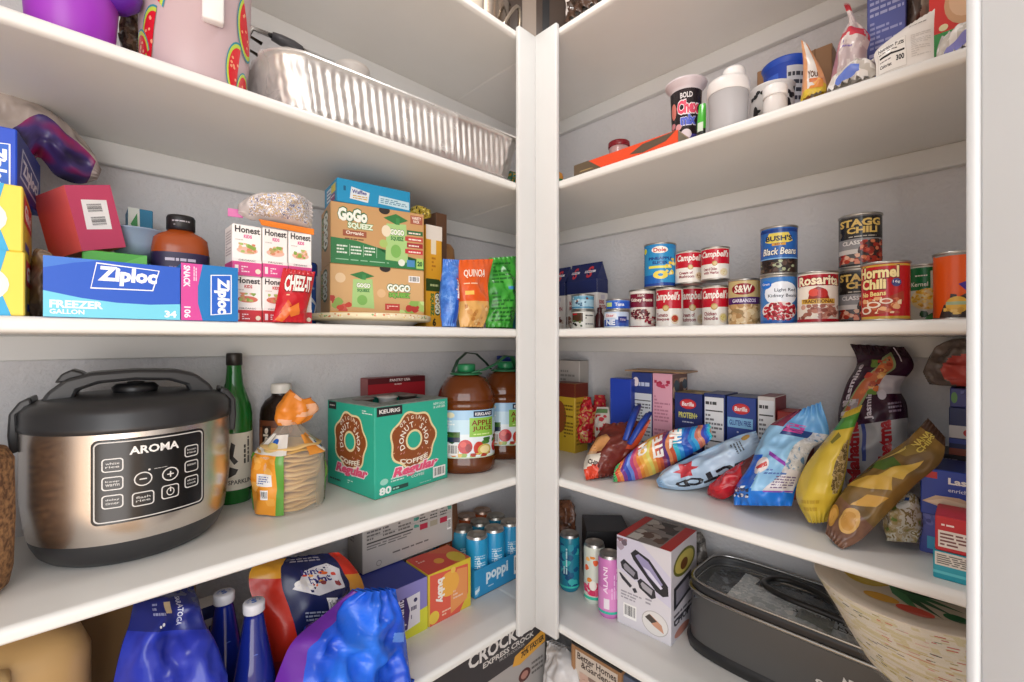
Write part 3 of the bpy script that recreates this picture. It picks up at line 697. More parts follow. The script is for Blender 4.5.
cartonL('card_box', 'bright green flat box behind the freezer bag box', 'box', 82, 147, 249, .1, .12, 2, '58b84a', {'front': [('p', [(0, .6), (.96, 1), (1, 1), (1, .5)], '6cc85c')]})
cartonL('tea_box', 'teal box with white and green patches behind the clear tub', 'box', 128, 153, 207, .265, .06, 2, '1b7ea8', {'front': [('p', [(0, .8), (.5, .6), (.45, 1), (0, 1)], 'e8efe6'), ('p', [(.1, .86), (.4, .75), (.36, .96)], '3a9a52'), ('p', [(0, .55), (.4, .6), (.2, .75), (0, .72)], 'd05c86'), ('o', .75, .6, .09, 'bfe0ea'), ('o', .75, .6, .075, '1b7ea8')]})
p = Lp(137, 241, .17); zg_ = placeL(82, 147, 249, .1, .12, 2)[2]+TOP[2]
b = B(); b.lathe([(.022, .001), (.023, 0), (.034, .024), (.042, .046), (.045, .047), (.0445, .049), (.041, .046), (.0325, .024), (.021, .003), (0, .003)], mat('b9cbe0', 'haze'), 36)
o = b.obj('plastic_tub'); o.location = (p.x, p.y, zg_); tag(o, 'small clear plastic tub beside the magenta box', 'tub')
# brown syrup jug
p = Lp(181, 300, .135); D = sqrt(p.x**2+p.y**2); t = thing('syrup_bottle', 'amber bottle with black cap behind the snack bag box', 'bottle', (p.x, p.y, TOP[2]), face_cam(p.x, p.y))
hz = lambda v: Lp(181, v, .135).z-TOP[2]
b = B(); r = .040; b.lathe([(r*.92, 0), (r, .006), (r, hz(256)), (r*.99, hz(250)), (r*.93, hz(240)), (r*.75, hz(236)), (r*.5, hz(233)), (r*.42, hz(231)), (r*.42, hz(227))], mat('a34a1c', 'gloss'), 40, sy=.7, sq=2.4); b.obj('jug', t)
b = B(); b.lathe([(r*1.006, .012), (r*1.008, hz(255))], mat('2a2148', 'card'), 40, sy=.7, sq=2.4, caps=False)
prints(b, Surf(lambda x, y: V(((x-.5)*r*1.3, -r*.7*1.012*(1-abs((x-.5)*1.3)**2.4)**(1/2.4), .012+(hz(255)-.012)*y)), r*1.3, hz(255), 12, 1), [('l', .1, .84, .9, .93, 1, 'cfc6d8'), ('l', .2, .6, .8, .8, 2, '8c7cac')]); b.obj('label', t)
b = B(); b.lathe([(r*.46, hz(231.5)), (r*.5, hz(231)), (r*.5, hz(219)), (r*.46, hz(217)), (0, hz(217))], mat('1c1a1c', 'satin'), 36)
prints(b, cyl(r*.5, hz(230), hz(220), 60, 14), [('l', .2, .55, .8, .8, 1, 'b0aab0'), ('l', .25, .2, .75, .4, 1, '8c888c')]); b.obj('cap', t)
# juice cartons
def juice(name, label, u0, u1, vt, z0, col):
    loc, w, h = placeL(u0, u1, vt, .035, .05, 2, z0)
    pr = {'front': [('r', 0, 0, 1, .27, col), ('r', 0, .27, 1, .33, 'f0e6e2'), ('t', 'Honest', .08, .84, .94, .97, '3a3436', {'b': .03}), ('t', 'KIDS', .38, .74, .66, .81, col, {'b': .04}), ('e', .5, .5, .36, .07, 'e9b6a4' if col != 'c22f38' else 'd0705c'),
          ('s', .2, .45, .8, .64, 14, ['a8bc6a', 'd98a6a', 'c4a06a', '8aa84c', 'e3b08c'], .045, sum(map(ord, label)) % 50), ('l', .1, .68, .4, .72, 1, 'c9bdb8'), ('t', 'ORGANIC', .2, .285, .8, .32, '5c5456', {'b': .02}), ('r', .08, .06, .2, .2, 'f0dfe0'), ('l', .3, .06, .75, .2, 3, 'f3dde2'), ('o', .87, .1, .05, 'e9dfc8')],
          'left': [('r', 0, 0, 1, .27, col), ('l', .15, .4, .85, .9, 9, 'b8aeb0')]}
    carton(name, label, 'juice', loc, 0, w-.001, .05, h-.0006, 'f3eeea', pr, 'small juice cartons')
    return loc.z+h
zj = [juice('juice_carton', 'red and white juice carton, left of the lower row', 233, 262, 274.5, None, 'c22f38'),
      juice('juice_carton', 'red and white juice carton in the lower row, partly behind the red chip bag', 262.5, 288, 276.5, None, 'c22f38'),
      juice('juice_carton', 'red and white juice carton in the lower row, hidden behind the red chip bag', 288.5, 312, 278.5, None, 'c22f38')]
juice('juice_carton', 'pink and white juice carton, left of the upper row', 232, 262, 222.5, zj[0], 'd64a8c')
juice('juice_carton', 'pink and white juice carton, middle of the upper row', 262.5, 288, 226.5, zj[1], 'd64a8c')
zj3 = juice('juice_carton', 'pink and white juice carton, right of the upper row', 288.5, 312, 230.5, zj[2], 'd64a8c')
def kid(b, name, par):
    m = B.__new__(B); m.__dict__ = b.__dict__
    for v in b.v: v -= par.location
    return b.obj(name, par)
rows = [(Lp(238, 205, .07), Lp(238, 214, .07)), (Lp(252, 195, .06), Lp(252, 220, .06)), (Lp(272, 192, .05), Lp(272, 222, .05)), (Lp(296, 193, .05), Lp(294, 226, .045)), (Lp(312, 203, .05), Lp(311, 231, .05))]
g = bag('treat_bag', 'clear bag of silvery glitter beads lying on the pink juice cartons', 'bag', rows, [.012, .05, .06, .06, .02],
        lambda x, y: mot(['6f7396', '8f8a96', 'e9e6ea', 'a89c9c', 'c4a878', 'd9d4d6', '8c9ac0'], 170) if .2 < x < .9 and .2 < y < .93 else 'cbc3c0', nu=30, nv=36, amp=.008, seed=8)
b = B(); q = [Lp(259, 219, .036), Lp(314, 229, .036), Lp(314, 235, .036), Lp(262, 225, .034)]
b.add(q+[p+V((0, .002, 0)) for p in q], [[0, 3, 2, 1], [4, 5, 6, 7], [0, 1, 5, 4], [2, 3, 7, 6]], mat('e8832c', 'bag')); k = kid(b, 'header_strip', g); k['label'] = 'orange strip along the bag'
b = B(); q = [Lp(228, 208, .072), Lp(243, 210, .07), Lp(243, 218, .07), Lp(228, 216, .072)]
b.add(q+[p+V((0, .002, 0)) for p in q], [[0, 3, 2, 1], [4, 5, 6, 7], [0, 1, 5, 4], [2, 3, 7, 6]], mat('d879b0', 'bag')); k = kid(b, 'tag', g); k['label'] = 'pink tag'
rows = [(Lp(272, 323, .006), Lp(306, 324, .006)), (Lp(275, 308, .008), Lp(307, 310, .008)), (Lp(279, 288, .012), Lp(312, 290, .012)), (Lp(283, 268, .02), Lp(315, 272, .02))]
bag('chip_bag', 'small red cheese cracker bag standing in front of the juice cartons', 'bag', rows, [.006, .03, .026, .003], 'c0202a', [('t', 'CHEEZ-IT', .12, .6, .9, .86, 'f6efe6', {'b': .04, 'sh': .1, 'ol': '7c1016'}), ('l', .2, .52, .7, .56, 1, 'f0c9a0'), ('p', [(.05, .1), (.3, .4), (.42, .22), (.25, .04)], 'd9672c'), ('p', [(.3, .3), (.6, .42), (.7, .22), (.46, .16)], 'e07a34'), ('p', [(.12, .24), (.26, .46), (.4, .36)], 'cf5826')], floor=TOP[2], amp=.003, seed=2)
p = Lp(304, 300, .18); z1 = Lp(307, 258, .115).z
t = thing('canister', 'royal blue canister with lid behind the red cracker bag', 'canister', (p.x, p.y, TOP[2]), face_cam(p.x, p.y))
b = B(); h = z1-TOP[2]; b.lathe([(.023, 0), (.0235, .003), (.0235, h*.8)], mat('1e4a9c', 'gloss'), 32)
prints(b, cyl(.0235, .003, h*.8, 90, 24), [('p', [(.4, .3), (.8, .1), (.95, .4), (.6, .62)], 'c9d6e6'), ('p', [(.5, .32), (.78, .2), (.86, .4), (.62, .5)], '2c66b4'), ('l', .2, .7, .8, .85, 2, 'a8c0e0')], 'gloss'); b.obj('body', t)
b = B(); b.lathe([(.0235, h*.8), (.026, h*.81), (.026, h*.97), (.024, h), (0, h)], mat('163a86', 'gloss'), 32); b.obj('lid', t)
# ---- rotated boxes
def Zp(u, zc, z):
    xc, yc = ray(u); return V((xc*zc, yc*zc, z))
def boxZ(uF, zF, uR, zR, d):
    a = Zp(uF, zF, 0); c = Zp(uR, zR, 0); e = (c-a); w = e.length; an = atan2(e.y, e.x); e.normalize(); n = V((-e.y, e.x, 0))
    m = (a+c)/2+n*d/2
    return m, w, an
zpl = TOP[2]+.026
# stack of paper plates
p = Lp(370, 320, .15)
t = thing('paper_plates', 'wrapped stack of floral paper plates under the apple sauce boxes', 'plates', (p.x, p.y, TOP[2]))
b = B(); R0 = .135; b.lathe([(.075, 0), (.09, .002), (.108, .012)], mat('e9e2dc', 'satin'), 64, caps=True); b.obj('lower_plates', t)
b = B(); b.lathe([(.106, .011), (R0-.004, .0135), (R0, .016), (R0, .0245), (R0-.004, .026), (.11, .0235), (.09, .0225), (0, .0225)], mat('e8d9b4', 'satin'), 64)
prints(b, cyl(R0, .016, .0245, 90, 32), [('s', 0, .05, 1, .95, 90, ['f2ead6', 'd9b48c', 'cf7a4a', 'e6c878', '7ca86a', 'efe3cc', 'd98f6c'], .25, 7)], 'satin'); k = b.obj('upper_plates', t); k.rotation_euler = (0, 0, face_cam(p.x, p.y)); k['label'] = 'patterned rim in cream and orange'
GB = 'c89b66'
zF0 = .925
m, w, an = boxZ(330, zF0, 424, 1.03, .125)
zA = TOP[2]+.0265; zB = E+(341-262.7)*zF0/F; zC = E+(341-200.5)*zF0/F
pch = lambda x, y, s=1: [('p', [(x-.11*s, y+.2*s), (x+.08*s, y+.22*s), (x+.1*s, y-.36*s), (x-.12*s, y-.34*s)], 'a9cf84'), ('p', [(x-.14*s, y+.28*s), (x-.02*s, y+.36*s), (x+.1*s, y+.28*s), (x-.02*s, y+.2*s)], '2f7a3c'), ('r', x-.02*s, y+.2*s, x+.015*s, y+.3*s, '3c8c48'), ('t', 'GOGO', x-.075*s, y+.04*s, x+.06*s, y+.13*s, 'f4f6ea', {'b': .05, 'ol': '2c5a34'}), ('t', 'SQUEEZ', x-.07*s, y-.05*s, x+.055*s, y+.02*s, '2f7a3c', {'b': .05}), ('e', x-.02*s, y-.2*s, .05*s, .1*s, '7db65a')]
low = [('o', .1, .72, .1, 'e6c9a0'), ('o', .52, .45, .09, 'dfb98a'), ('s', 0, .05, .22, .36, 9, ['b5342c', 'd0574a', '8cac52', 'c9402f'], .09, 3)]+pch(.34, .5, 1.05)+[('t', 'GOGO', .58, .5, .84, .66, 'f2f5e8', {'b': .06, 'ol': '2c6a38', 'ow': .14}), ('t', 'SQUEEZ', .6, .36, .84, .48, '7cb84c', {'b': .06, 'ol': '2c6a38', 'ow': .12}),
      ('r', .56, .1, .72, .24, 'c23a34'), ('l', .58, .13, .7, .21, 2, 'f0d0c4'), ('s', .72, .04, 1, .32, 12, ['a8c46a', 'c2d88a', 'b8352c', '8fb456'], .09, 6), ('r', .0, .0, 1, .05, 'd99a52'), ('b', .82, .72, .95, .86), ('e', .56, .98, .06, .08, '2a211a')]
up = [('p', [(0, 0), (1, 0), (1, .16), (.8, .12), (.6, .2), (.45, .33), (.25, .4), (0, .42)], '2b7a44'), ('t', 'GoGo', .07, .7, .37, .92, 'f2f5ea', {'b': .06, 'ol': '2b6a3c', 'ow': .14}), ('t', 'SQUEEZ', .17, .58, .43, .69, 'e9f0da', {'b': .05, 'ol': '4a8c3c', 'ow': .12}), ('r', .12, .46, .36, .56, '9c5236'), ('t', 'Organic', .15, .475, .33, .55, 'f2e6d6', {'b': .03}), ('l', .14, .4, .34, .44, 1, '6b4a2c')]+[x for i in range(3) for x in (('l', .06+i*.14, .16, .17+i*.14, .32, 3, 'dfeadc'), ('r', .185+i*.14, .14, .19+i*.14, .33, 'a8ccb0'))]+[('l', .05, .06, .6, .09, 1, '9ccaa6')]+\
     pch(.7, .52, 1.15)+[('r', .84, .8, .98, .95, 'a85c44'), ('t', 'VARIETY', .855, .88, .965, .93, 'f4e6da', {'b': .03}), ('t', 'PACK', .875, .82, .945, .87, 'f4e6da', {'b': .03})]+[('r', .8-.02*(i % 2), .6-.11*i, .985, .68-.11*i, c) for i, c in enumerate(('2b6a3c', 'c2453c', 'a3262c', 'c8343c'))]+[('l', .82, .61-.11*i, .97, .66-.11*i, 1, 'f2e6dc') for i in range(4)]+\
     [('o', .54, .4, .07, 'a8c46a'), ('e', .57, .62, .05, .1, 'e9dcc0'), ('o', .74, .1, .06, 'e6ecdc'), ('r', .8, .04, .89, .16, '4a8cc0'), ('r', .91, .02, .99, .2, 'a8d06c'), ('t', '20', .92, .06, .98, .15, '1f5a30', {'b': .05}), ('e', .55, .97, .06, .07, '2a211a')]
side = [('t', 'GOGO', .3, .3, .75, .9, 'f2f5ea', {'b': .07, 'ol': '2f5a3c', 'ow': .16, 'rot': -90}), ('t', 'SQUEEZ', .05, .36, .28, .86, 'b5c88c', {'rot': -90, 'ol': '3a6a3c'})]
def zloc(m, z): return V((m.x, m.y, z))
carton('sauce_pouch_box', 'brown apple sauce pouch box, lower, resting on the paper plates', 'box', zloc(m, zA), an, w, .125, zB-zA, 'd2a873', {'front': low, 'left': side}, 'apple sauce pouch boxes')
m2, w2, an2 = boxZ(330.5, zF0, 424, 1.028, .125)
carton('sauce_pouch_box', 'brown and green apple sauce pouch box, upper, under the light blue box', 'box', zloc(m2, zB+.0003), an2, w2, .125, zC-zB, GB, {'front': up, 'left': side}, 'apple sauce pouch boxes')
m3, w3, an3 = boxZ(336, .935, 409, 1.03, .085)
zD = E+(341-177)*.93/F
carton('blue_carton', 'light blue carton lying on top of the apple sauce boxes', 'box', zloc(m3, zC+.0008), an3, w3, .1, zD-zC-.001, '1c93c4', {'front': [('p', [(.16, .2), (.4, .14), (.42, .58), (.18, .72)], 'dfe6ea'), ('t', 'Waffles', .19, .45, .38, .62, '3c3a8c', {'b': .03}), ('l', .2, .22, .39, .4, 2, 'c9a03c'), ('p', [(.54, .2), (.98, .14), (.98, .5), (.55, .56)], 'c4e0ea'), ('l', .57, .24, .95, .48, 3, '5a8ca8'), ('r', .08, .5, .11, .7, '0f5f86')],
    'left': [('r', .2, .25, .55, .8, 'd6e0e6'), ('l', .22, .3, .52, .75, 3, '3c6a9a'), ('r', .56, .5, .9, .85, 'd8c858'), ('r', .5, .15, .85, .45, '8c4a7c'), ('l', .52, .2, .82, .4, 2, 'e9e0ea')]})
cartonL('pouch_box', 'narrow yellow pouch box standing right of the apple sauce boxes', 'box', 426, 442, 224, .105, .06, 2, {'front': 'e3a72c', 'right': 'd59a24'}, {'front': [('r', 0, .86, 1, 1, 'ece4da'), ('r', .3, .72, .62, .86, 'efe3c8'), ('l', .35, .55, .6, .7, 4, 'b5701c'), ('p', [(0, .36), (1, .36), (1, .44), (.8, .48), (0, .48)], '2f4a22'), ('l', .25, .4, .75, .44, 1, 'b9c48c'), ('t', 'GOGO', .55, .14, .88, .34, 'eef2e0', {'rot': -90, 'b': .06, 'ol': '1f4a2c', 'ow': .16}), ('t', 'SQUEEZ', .25, .12, .5, .34, '3c7a3c', {'rot': -90, 'b': .05}), ('t', '6', .4, .02, .62, .1, '2b2a1c', {'b': .05})]})
cartonL('cardboard_box', 'plain brown cardboard box behind the narrow yellow pouch box', 'box', 436, 447, 212, .19, .1, 2, '6b4a34')
bag('ribbon', 'crumpled yellow and black ribbon behind the upper apple sauce box', 'ribbon', [(Lp(406, 214, .16), Lp(406, 217, .16)), (Lp(414, 206, .16), Lp(413, 218, .16)), (Lp(422, 206, .16), Lp(422, 219, .16)), (Lp(430, 210, .16), Lp(430, 218, .16))], [.01, .02, .02, .006], mot(['2b2718', 'c9b03c', 'd8c25a', '3a3420'], 120), amp=.006, sc=60, seed=6)
p = Lp(444, 250, .26); b = B(); h = p.z-TOP[2]+.018
b.lathe([(.026, 0), (.03, .004), (.031, h*.82), (.029, h*.93), (.02, h*.985), (.008, h), (0, h)], mat('a8794a', 'satin'), 32)
o = b.obj('brown_jar'); o.location = (p.x, p.y, TOP[2]); tag(o, 'tan rounded jar behind the blue cereal treat bag', 'jar')
rows = [(Lp(442, 326.5, .02), Lp(456, 327, .02)), (Lp(441, 300, .025), Lp(457, 301, .025)), (Lp(442, 280, .025), Lp(458, 281, .025)), (Lp(443, 259, .03), Lp(459, 260, .03))]
bag('snack_bag', 'narrow blue cereal treat bag beside the orange pouch', 'bag', rows, [.02, .05, .04, .004], lambda x, y: mot(['6a98e0', '4a80d4', '3f74cc', '3566bc'], 70), [('t', 'Krispies', .5, .34, .85, .66, 'f2eef2', {'rot': -90, 'b': .05, 'ol': 'b5303c'}), ('r', .5, .06, .74, .32, '1f4fb0')], floor=TOP[2], amp=.003, seed=4)
rows = [(Lp(460, 327, .015), Lp(483, 327.5, .015)), (Lp(458, 310, .02), Lp(488, 311, .02)), (Lp(458, 285, .022), Lp(488, 286, .022)), (Lp(459, 260, .03), Lp(493, 259, .03))]
bag('grain_pouch', 'orange and tan grain pouch with a white name, near the corner post', 'bag', rows, [.025, .05, .035, .003], lambda x, y: 'db5a1c' if y > .45 else 'd8a55c', [('t', 'QUINOA', .1, .74, .72, .84, 'f4e6d6', {'sh': .15, 'b': .02}), ('l', .1, .66, .8, .69, 1, 'f0c49c'), ('r', .12, .53, .34, .58, 'e9c05a'), ('s', .1, .05, .8, .4, 16, ['c98f48', 'e3bd80', 'b87c3c'], .04, 3)], floor=TOP[2], amp=.003, seed=11)
rows = [(Lp(486, 327.5, .04), Lp(512, 328, .04)), (Lp(485, 305, .045), Lp(516, 305, .045)), (Lp(487, 280, .045), Lp(517, 280, .045)), (Lp(489, 258, .055), Lp(517, 256, .055))]
bag('green_bag', 'bright green snack bag with dark text, next to the corner post', 'bag', rows, [.03, .055, .04, .003], mot(['5fb84c', '45a53a', '3c9a34', '2f8a2c'], 22, hard=False), [('l', .1, .1, .75, .5, 8, '1f6a22'), ('l', .1, .6, .7, .9, 6, '1f6a22'), ('r', .5, .52, .75, .56, '2f7fb0')], floor=TOP[2], amp=.006, seed=12)
cartonL('teal_box', 'dark teal box tucked behind the green snack bag', 'box', 508, 528, 296, .13, .08, 2, '14707c')
# ================================================================== third shelf from the top on the left
S3 = TOP[3]
# rice cooker, facing a little right of the camera
cx, cy = .076, 1.016; rc = .138
t = thing('rice_cooker', 'large stainless rice cooker with black lid and button panel', 'rice cooker', (cx, cy, S3), face_cam(cx, cy))
BK = mat('2c2c2e', 'plastic'); BK2 = mat('1b1b1d', 'plastic')
def steel():
    m = mat('d2cbc4', 'steel'); nt = m.node_tree; p = nt.nodes['Principled BSDF']
    p.inputs['Roughness'].default_value = .24; p.inputs['Anisotropic'].default_value = .7
    return m
b = B(); b.lathe([(.105, .0), (.112, .004), (.120, .012), (.128, .030), (.1305, .040)], BK, 72, caps=True); b.obj('base', t)
b = B(); b.lathe([(.1305, .040), (.1335, .060), (rc, .10), (rc, .205)], steel(), 96, caps=False); b.obj('steel_body', t)
b = B(); b.lathe([(rc-.002, .203), (rc+.002, .205), (rc+.0025, .213), (rc+.001, .216), (rc+.001, .232), (rc-.006, .243), (rc-.03, .251), (rc-.075, .254), (0, .254)], BK, 96); lid = b.obj('lid', t)
b = B()                                    # handle arch over the lid
arch = [(-.118, .236), (-.105, .262), (-.085, .281), (-.055, .290), (0, .293), (.055, .290), (.085, .281), (.105, .262), (.118, .236)]
inn = [(.078, .240), (.07, .262), (.045, .272), (0, .275), (-.045, .272), (-.07, .262), (-.078, .240)]
b.prism(arch+inn, -.032, .032, BK, bev=.005); b.obj('handle', lid)
b = B(); b.lathe([(.030, .254), (.032, .262), (.026, .268), (0, .269)], BK2, 32); b.lathe([(.012, .262), (.012, .271), (0, .272)], mat('8b8b8c', 'metal'), 20); b.obj('steam_vent', lid)
b = B(); b.prism([(-.098, .275), (-.09, .289), (-.078, .296), (-.066, .291), (-.06, .285), (-.08, .276)], -.022, .022, BK, bev=.003); b.obj('release_button', lid)
for sx in (-1, 1):
    b = B(); b.prism([(sx*(rc-.004), .175), (sx*(rc+.006), .172), (sx*(rc+.0085), .20), (sx*(rc+.007), .232), (sx*(rc-.004), .250), (sx*(rc-.016), .256), (sx*(rc-.018), .245), (sx*(rc-.002), .23)], -.03, .03, BK, bev=.003); b.obj('side_bracket', t)
mm = []
pan = cyl(rc+.0012, .072, .196, 30, 24)
b = B()
# rounded black panel bent on the body
def rrect(x0, y0, x1, y1, rx, ry, n=6):
    p = []
    for cx_, cy_, a0 in ((x1-rx, y1-ry, 0), (x0+rx, y1-ry, 90), (x0+rx, y0+ry, 180), (x1-rx, y0+ry, 270)):
        for i in range(n+1):
            a = radians(a0+90*i/n); p.append((cx_+rx*cos(a), cy_+ry*sin(a)))
    return p
def btn(x, y, w=.15, h=.11, tx=None):
    o = [('p', rrect(x-w/2, y-h/2, x+w/2, y+h/2, .03, .035), 'd9d6d2'), ('p', rrect(x-w/2+.01, y-h/2+.012, x+w/2-.01, y+h/2-.012, .024, .028), '1d1c1d')]
    if tx:
        for i, s_ in enumerate(tx): o.append(('t', s_, x-w*.32, y+.008-.04*i, x+w*.32, y+.036-.04*i, 'c9c6c2', {'b': .01}))
    return o
it = [('p', rrect(0, 0, 1, 1, .06, .07), '1a191a'), ('p', rrect(.02, .025, .98, .975, .05, .055), 'cfccc8'), ('p', rrect(.032, .038, .968, .962, .046, .05), '161516')]
it += [('t', 'AROMA', .3, .8, .72, .9, 'f0eeea', {'b': .03})]
for i, tx in enumerate((('white', 'rice'), ('keep', 'warm'), ('delay', 'timer'))): it += btn(.17, .70-.215*i, .17, .16, tx)
for i, tx in enumerate((('brown', 'rice'), ('steam',), ('slow', 'cook'))): it += btn(.85, .73-.2*i, .15, .15, tx)
for x, s_ in ((.41, '-'), (.64, '+')):
    it += [('e', x, .49, .075, .085, 'dedbd6'), ('e', x, .49, .064, .072, '1d1c1d'), ('r', x-.03, .483, x+.03, .497, 'dedbd6')]
    if s_ == '+': it += [('r', x-.006, .455, x+.006, .525, 'dedbd6')]
it += btn(.41, .25, .18, .17, ('flash', 'rice'))+btn(.64, .27, .16, .17)+[('e', .64, .27, .036, .05, 'dedbd6'), ('e', .64, .27, .028, .04, '1d1c1d'), ('r', .635, .27, .645, .33, 'dedbd6')]+[('l', .5, .585, .62, .6, 1, 'b9b6b2'), ('o', .46, .592, .012, 'd0cdc8')]
pr = B(); prints(pr, pan, it, 'gloss', .0004, .00012); k = pr.obj('control_panel', t); k.rotation_euler = (0, 0, radians(9)); k['label'] = 'glossy black panel with grey buttons'
# brown canister at the very left
t = thing('cork_canister', 'speckled brown rounded canister at the left edge beside the rice cooker', 'canister', (-.127, .935, S3))
m = mat('7c5636', 'matte'); nt = m.node_tree
nz = nt.nodes.new('ShaderNodeTexNoise'); nz.inputs['Scale'].default_value = 160; cr = nt.nodes.new('ShaderNodeValToRGB')
cr.color_ramp.elements[0].color = rgb('5e3d25'); cr.color_ramp.elements[1].color = rgb('a87c50'); cr.color_ramp.elements[0].position = .35; cr.color_ramp.elements[1].position = .65
tc = nt.nodes.new('ShaderNodeTexCoord'); nt.links.new(tc.outputs['Object'], nz.inputs[0]); nt.links.new(nz.outputs[0], cr.inputs[0]); nt.links.new(cr.outputs[0], nt.nodes['Principled BSDF'].inputs[0])
b = B(); b.lathe([(.052, 0), (.062, .008), (.066, .03), (.068, .10), (.067, .155)], m, 48); b.obj('body', t)
b = B(); b.lathe([(.067, .1553), (.067, .178), (.060, .194), (.04, .199), (0, .2)], m, 48); b.obj('lid', t)
# green sake bottle
p = V((.246, 1.112, S3)); p = V((.2455, 1.108, S3))
t = thing('sake_bottle', 'tall green glass bottle with a pale label, right of the rice cooker', 'bottle', p, face_cam(p.x, p.y, 12))
GR = mat('1f7a2c', 'glass')
b = B(); b.lathe([(.031, 0), (.034, .003), (.034, .185), (.031, .205), (.022, .232), (.0165, .252), (.0145, .275), (.0135, .305)], GR, 48); b.obj('glass_bottle', t)
b = B(); b.lathe([(.0335, .012), (.0335, .02)], GR, 40, caps=False)
b.lathe([(.0345, .03), (.0345, .148)], mat('e6e0d0', 'card'), 48, caps=False)
prints(b, cyl(.0345, .03, .148, 75, 20), [('p', [(.3, .6), (.36, .85), (.44, .8), (.4, .6), (.5, .5), (.42, .45)], '2b2724'), ('p', [(.25, .3), (.33, .42), (.5, .36), (.45, .28), (.3, .22)], '2b2724'), ('lv', .6, .45, .78, .92, 2, '4a443c'), ('t', 'SPARKLING', .3, .1, .9, .18, '3a342c', {'b': .02})]); b.obj('label', t)
b = B(); b.lathe([(.0142, .289), (.0152, .290), (.0152, .312), (.0142, .315), (0, .315)], mat('241d18', 'satin'), 32); b.obj('cap', t)
# brown syrup bottle with white cap
p = V((.341, 1.114, S3)); t = thing('syrup_bottle', 'dark brown bottle with a white cap behind the tortilla bag', 'bottle', p, face_cam(p.x, p.y))
b = B(); b.lathe([(.040, 0), (.0435, .004), (.0435, .175), (.041, .19), (.033, .206), (.022, .214), (.0195, .218), (.0195, .226)], mat('241813', 'gloss'), 48); b.obj('bottle', t)
b = B(); b.lathe([(.044, .05), (.044, .165)], mat('a8643c', 'card'), 48, caps=False)
prints(b, cyl(.044, .05, .165, 75, 20), [('r', 0, .86, 1, 1, '6b3a22'), ('r', .12, .1, .32, .9, '2a1a14'), ('t', 'maple', .15, .3, .3, .86, 'f0e2d0', {'rot': 90, 'b': .04}), ('l', .5, .5, .9, .8, 3, '5c3220')]); b.obj('label', t)
b = B(); b.lathe([(.0205, .222), (.0215, .2235), (.0215, .240), (.020, .243), (0, .2435)], mat('ece6dc', 'plastic'), 36); b.obj('cap', t)
# tortillas in a twisted bag
p = V((.322, .995, S3)); t = thing('tortilla_bag', 'bag of corn tortillas with orange label and twisted top', 'tortillas', p, face_cam(p.x, p.y))
rt_ = .060; nz_ = 15; rr = random.Random(5)
for k in range(nz_):                       # every tortilla of the stack
    b = B(); z0 = .006+k*.0086; n = 36; ph = rr.random()*6; q = rt_*rr.uniform(.95, 1.02); vs = []; dx, dy = rr.uniform(-.003, .003), rr.uniform(-.003, .003)
    for lay in (0, .004):
        for rad in (0, .55, 1):
            for i in range(n if rad else 1):
                a = 2*pi*i/n
                vs.append((dx+q*rad*cos(a), dy+q*rad*sin(a), z0+lay+.0022*rad*sin(3*a+ph)+.0012*rad*sin(7*a+ph*2)))
    o1 = 1+2*n; fs = []
    for s_, fl in ((0, True), (o1, False)):
        for i in range(n):
            j = (i+1) % n
            f1 = [s_, s_+1+i, s_+1+j]; f2 = [s_+1+i, s_+1+n+i, s_+1+n+j, s_+1+j]
            fs += [f1[::-1], f2[::-1]] if fl else [f1, f2]
    for i in range(n):
        j = (i+1) % n; fs.append([1+n+i, 1+n+j, o1+1+n+j, o1+1+n+i])
    b.add(vs, fs, mat(('d0a763', 'c79c56', 'd9b374')[k % 3], 'matte'), True); b.obj('tortilla', t)
def wrap(a, z, sc=1):                      # film outline round the stack
    q = rt_+.006
    if z > .115: q = q+(.013-q)*min(1, (z-.115)/.058)**.85
    q += .0035*sin(a*5+z*40)*(z > .05)+.002*sin(a*9-z*60)
    return V((q*cos(a)*sc, q*sin(a)*sc, z))
zs = [.003, .03, .06, .09, .115, .13, .145, .158, .168, .174]
nn = 72
def band(a0, a1, z0, z1, sc, m, name, lab=None, nj=12, pr=[]):
    def fn(x, y): return wrap(a0+(a1-a0)*x, z0+(z1-z0)*y, sc)
    s_ = Surf(fn, (a1-a0)*rt_, z1-z0, 20, nj); b = B(); s_.mesh(b, m); prints(b, s_, pr, 'bag', .0004); k = b.obj(name, t)
    if lab: k['label'] = lab
    return k
band(-pi, pi, .003, .174, 1.0, mat('e9e2d6', 'film'), 'clear_film', nj=14)
a0 = -pi/2-1.5
band(a0, -pi/2-.16, .003, .118, 1.025, mat('e89a34', 'bag'), 'front_label', 'orange label with a white sticker', 12, [('r', .84, 0, 1, 1, '5f9a3c'), ('r', 0, 0, .1, 1, '5f9a3c'), ('s', .12, .1, .82, .95, 12, ['eda94a', 'e08a26', 'f0b45c'], .09, 2), ('r', .36, .48, .74, .68, 'eceae8'), ('l', .4, .51, .7, .65, 4, '5a6aa8'), ('b', .5, .26, .66, .42)])
band(a0+.1, -pi/2-.1, .118, .152, 1.04, mat('ebe6de', 'bag'), 'upper_label', 'white label with blue and gold marks', 8, [('e', .6, .62, .1, .2, '2a5cb0'), ('e', .5, .35, .26, .25, 'd8c07c')])
band(-pi/2+.55, -pi/2+1.25, .112, .150, 1.04, mat('e8963a', 'bag'), 'side_label', 'orange and white label', 8, [('e', .8, .4, .2, .4, 'ece8e2'), ('e', .85, .4, .1, .2, '2a5cb0')])
band(-pi/2+1.25, -pi/2+1.55, .003, .118, 1.025, mat('5f9a3c', 'bag'), 'green_stripe', 'green stripe', 10)
b = B(); fl = []
for j in range(7):
    z = .172+.056*j/6
    fl.append(z)
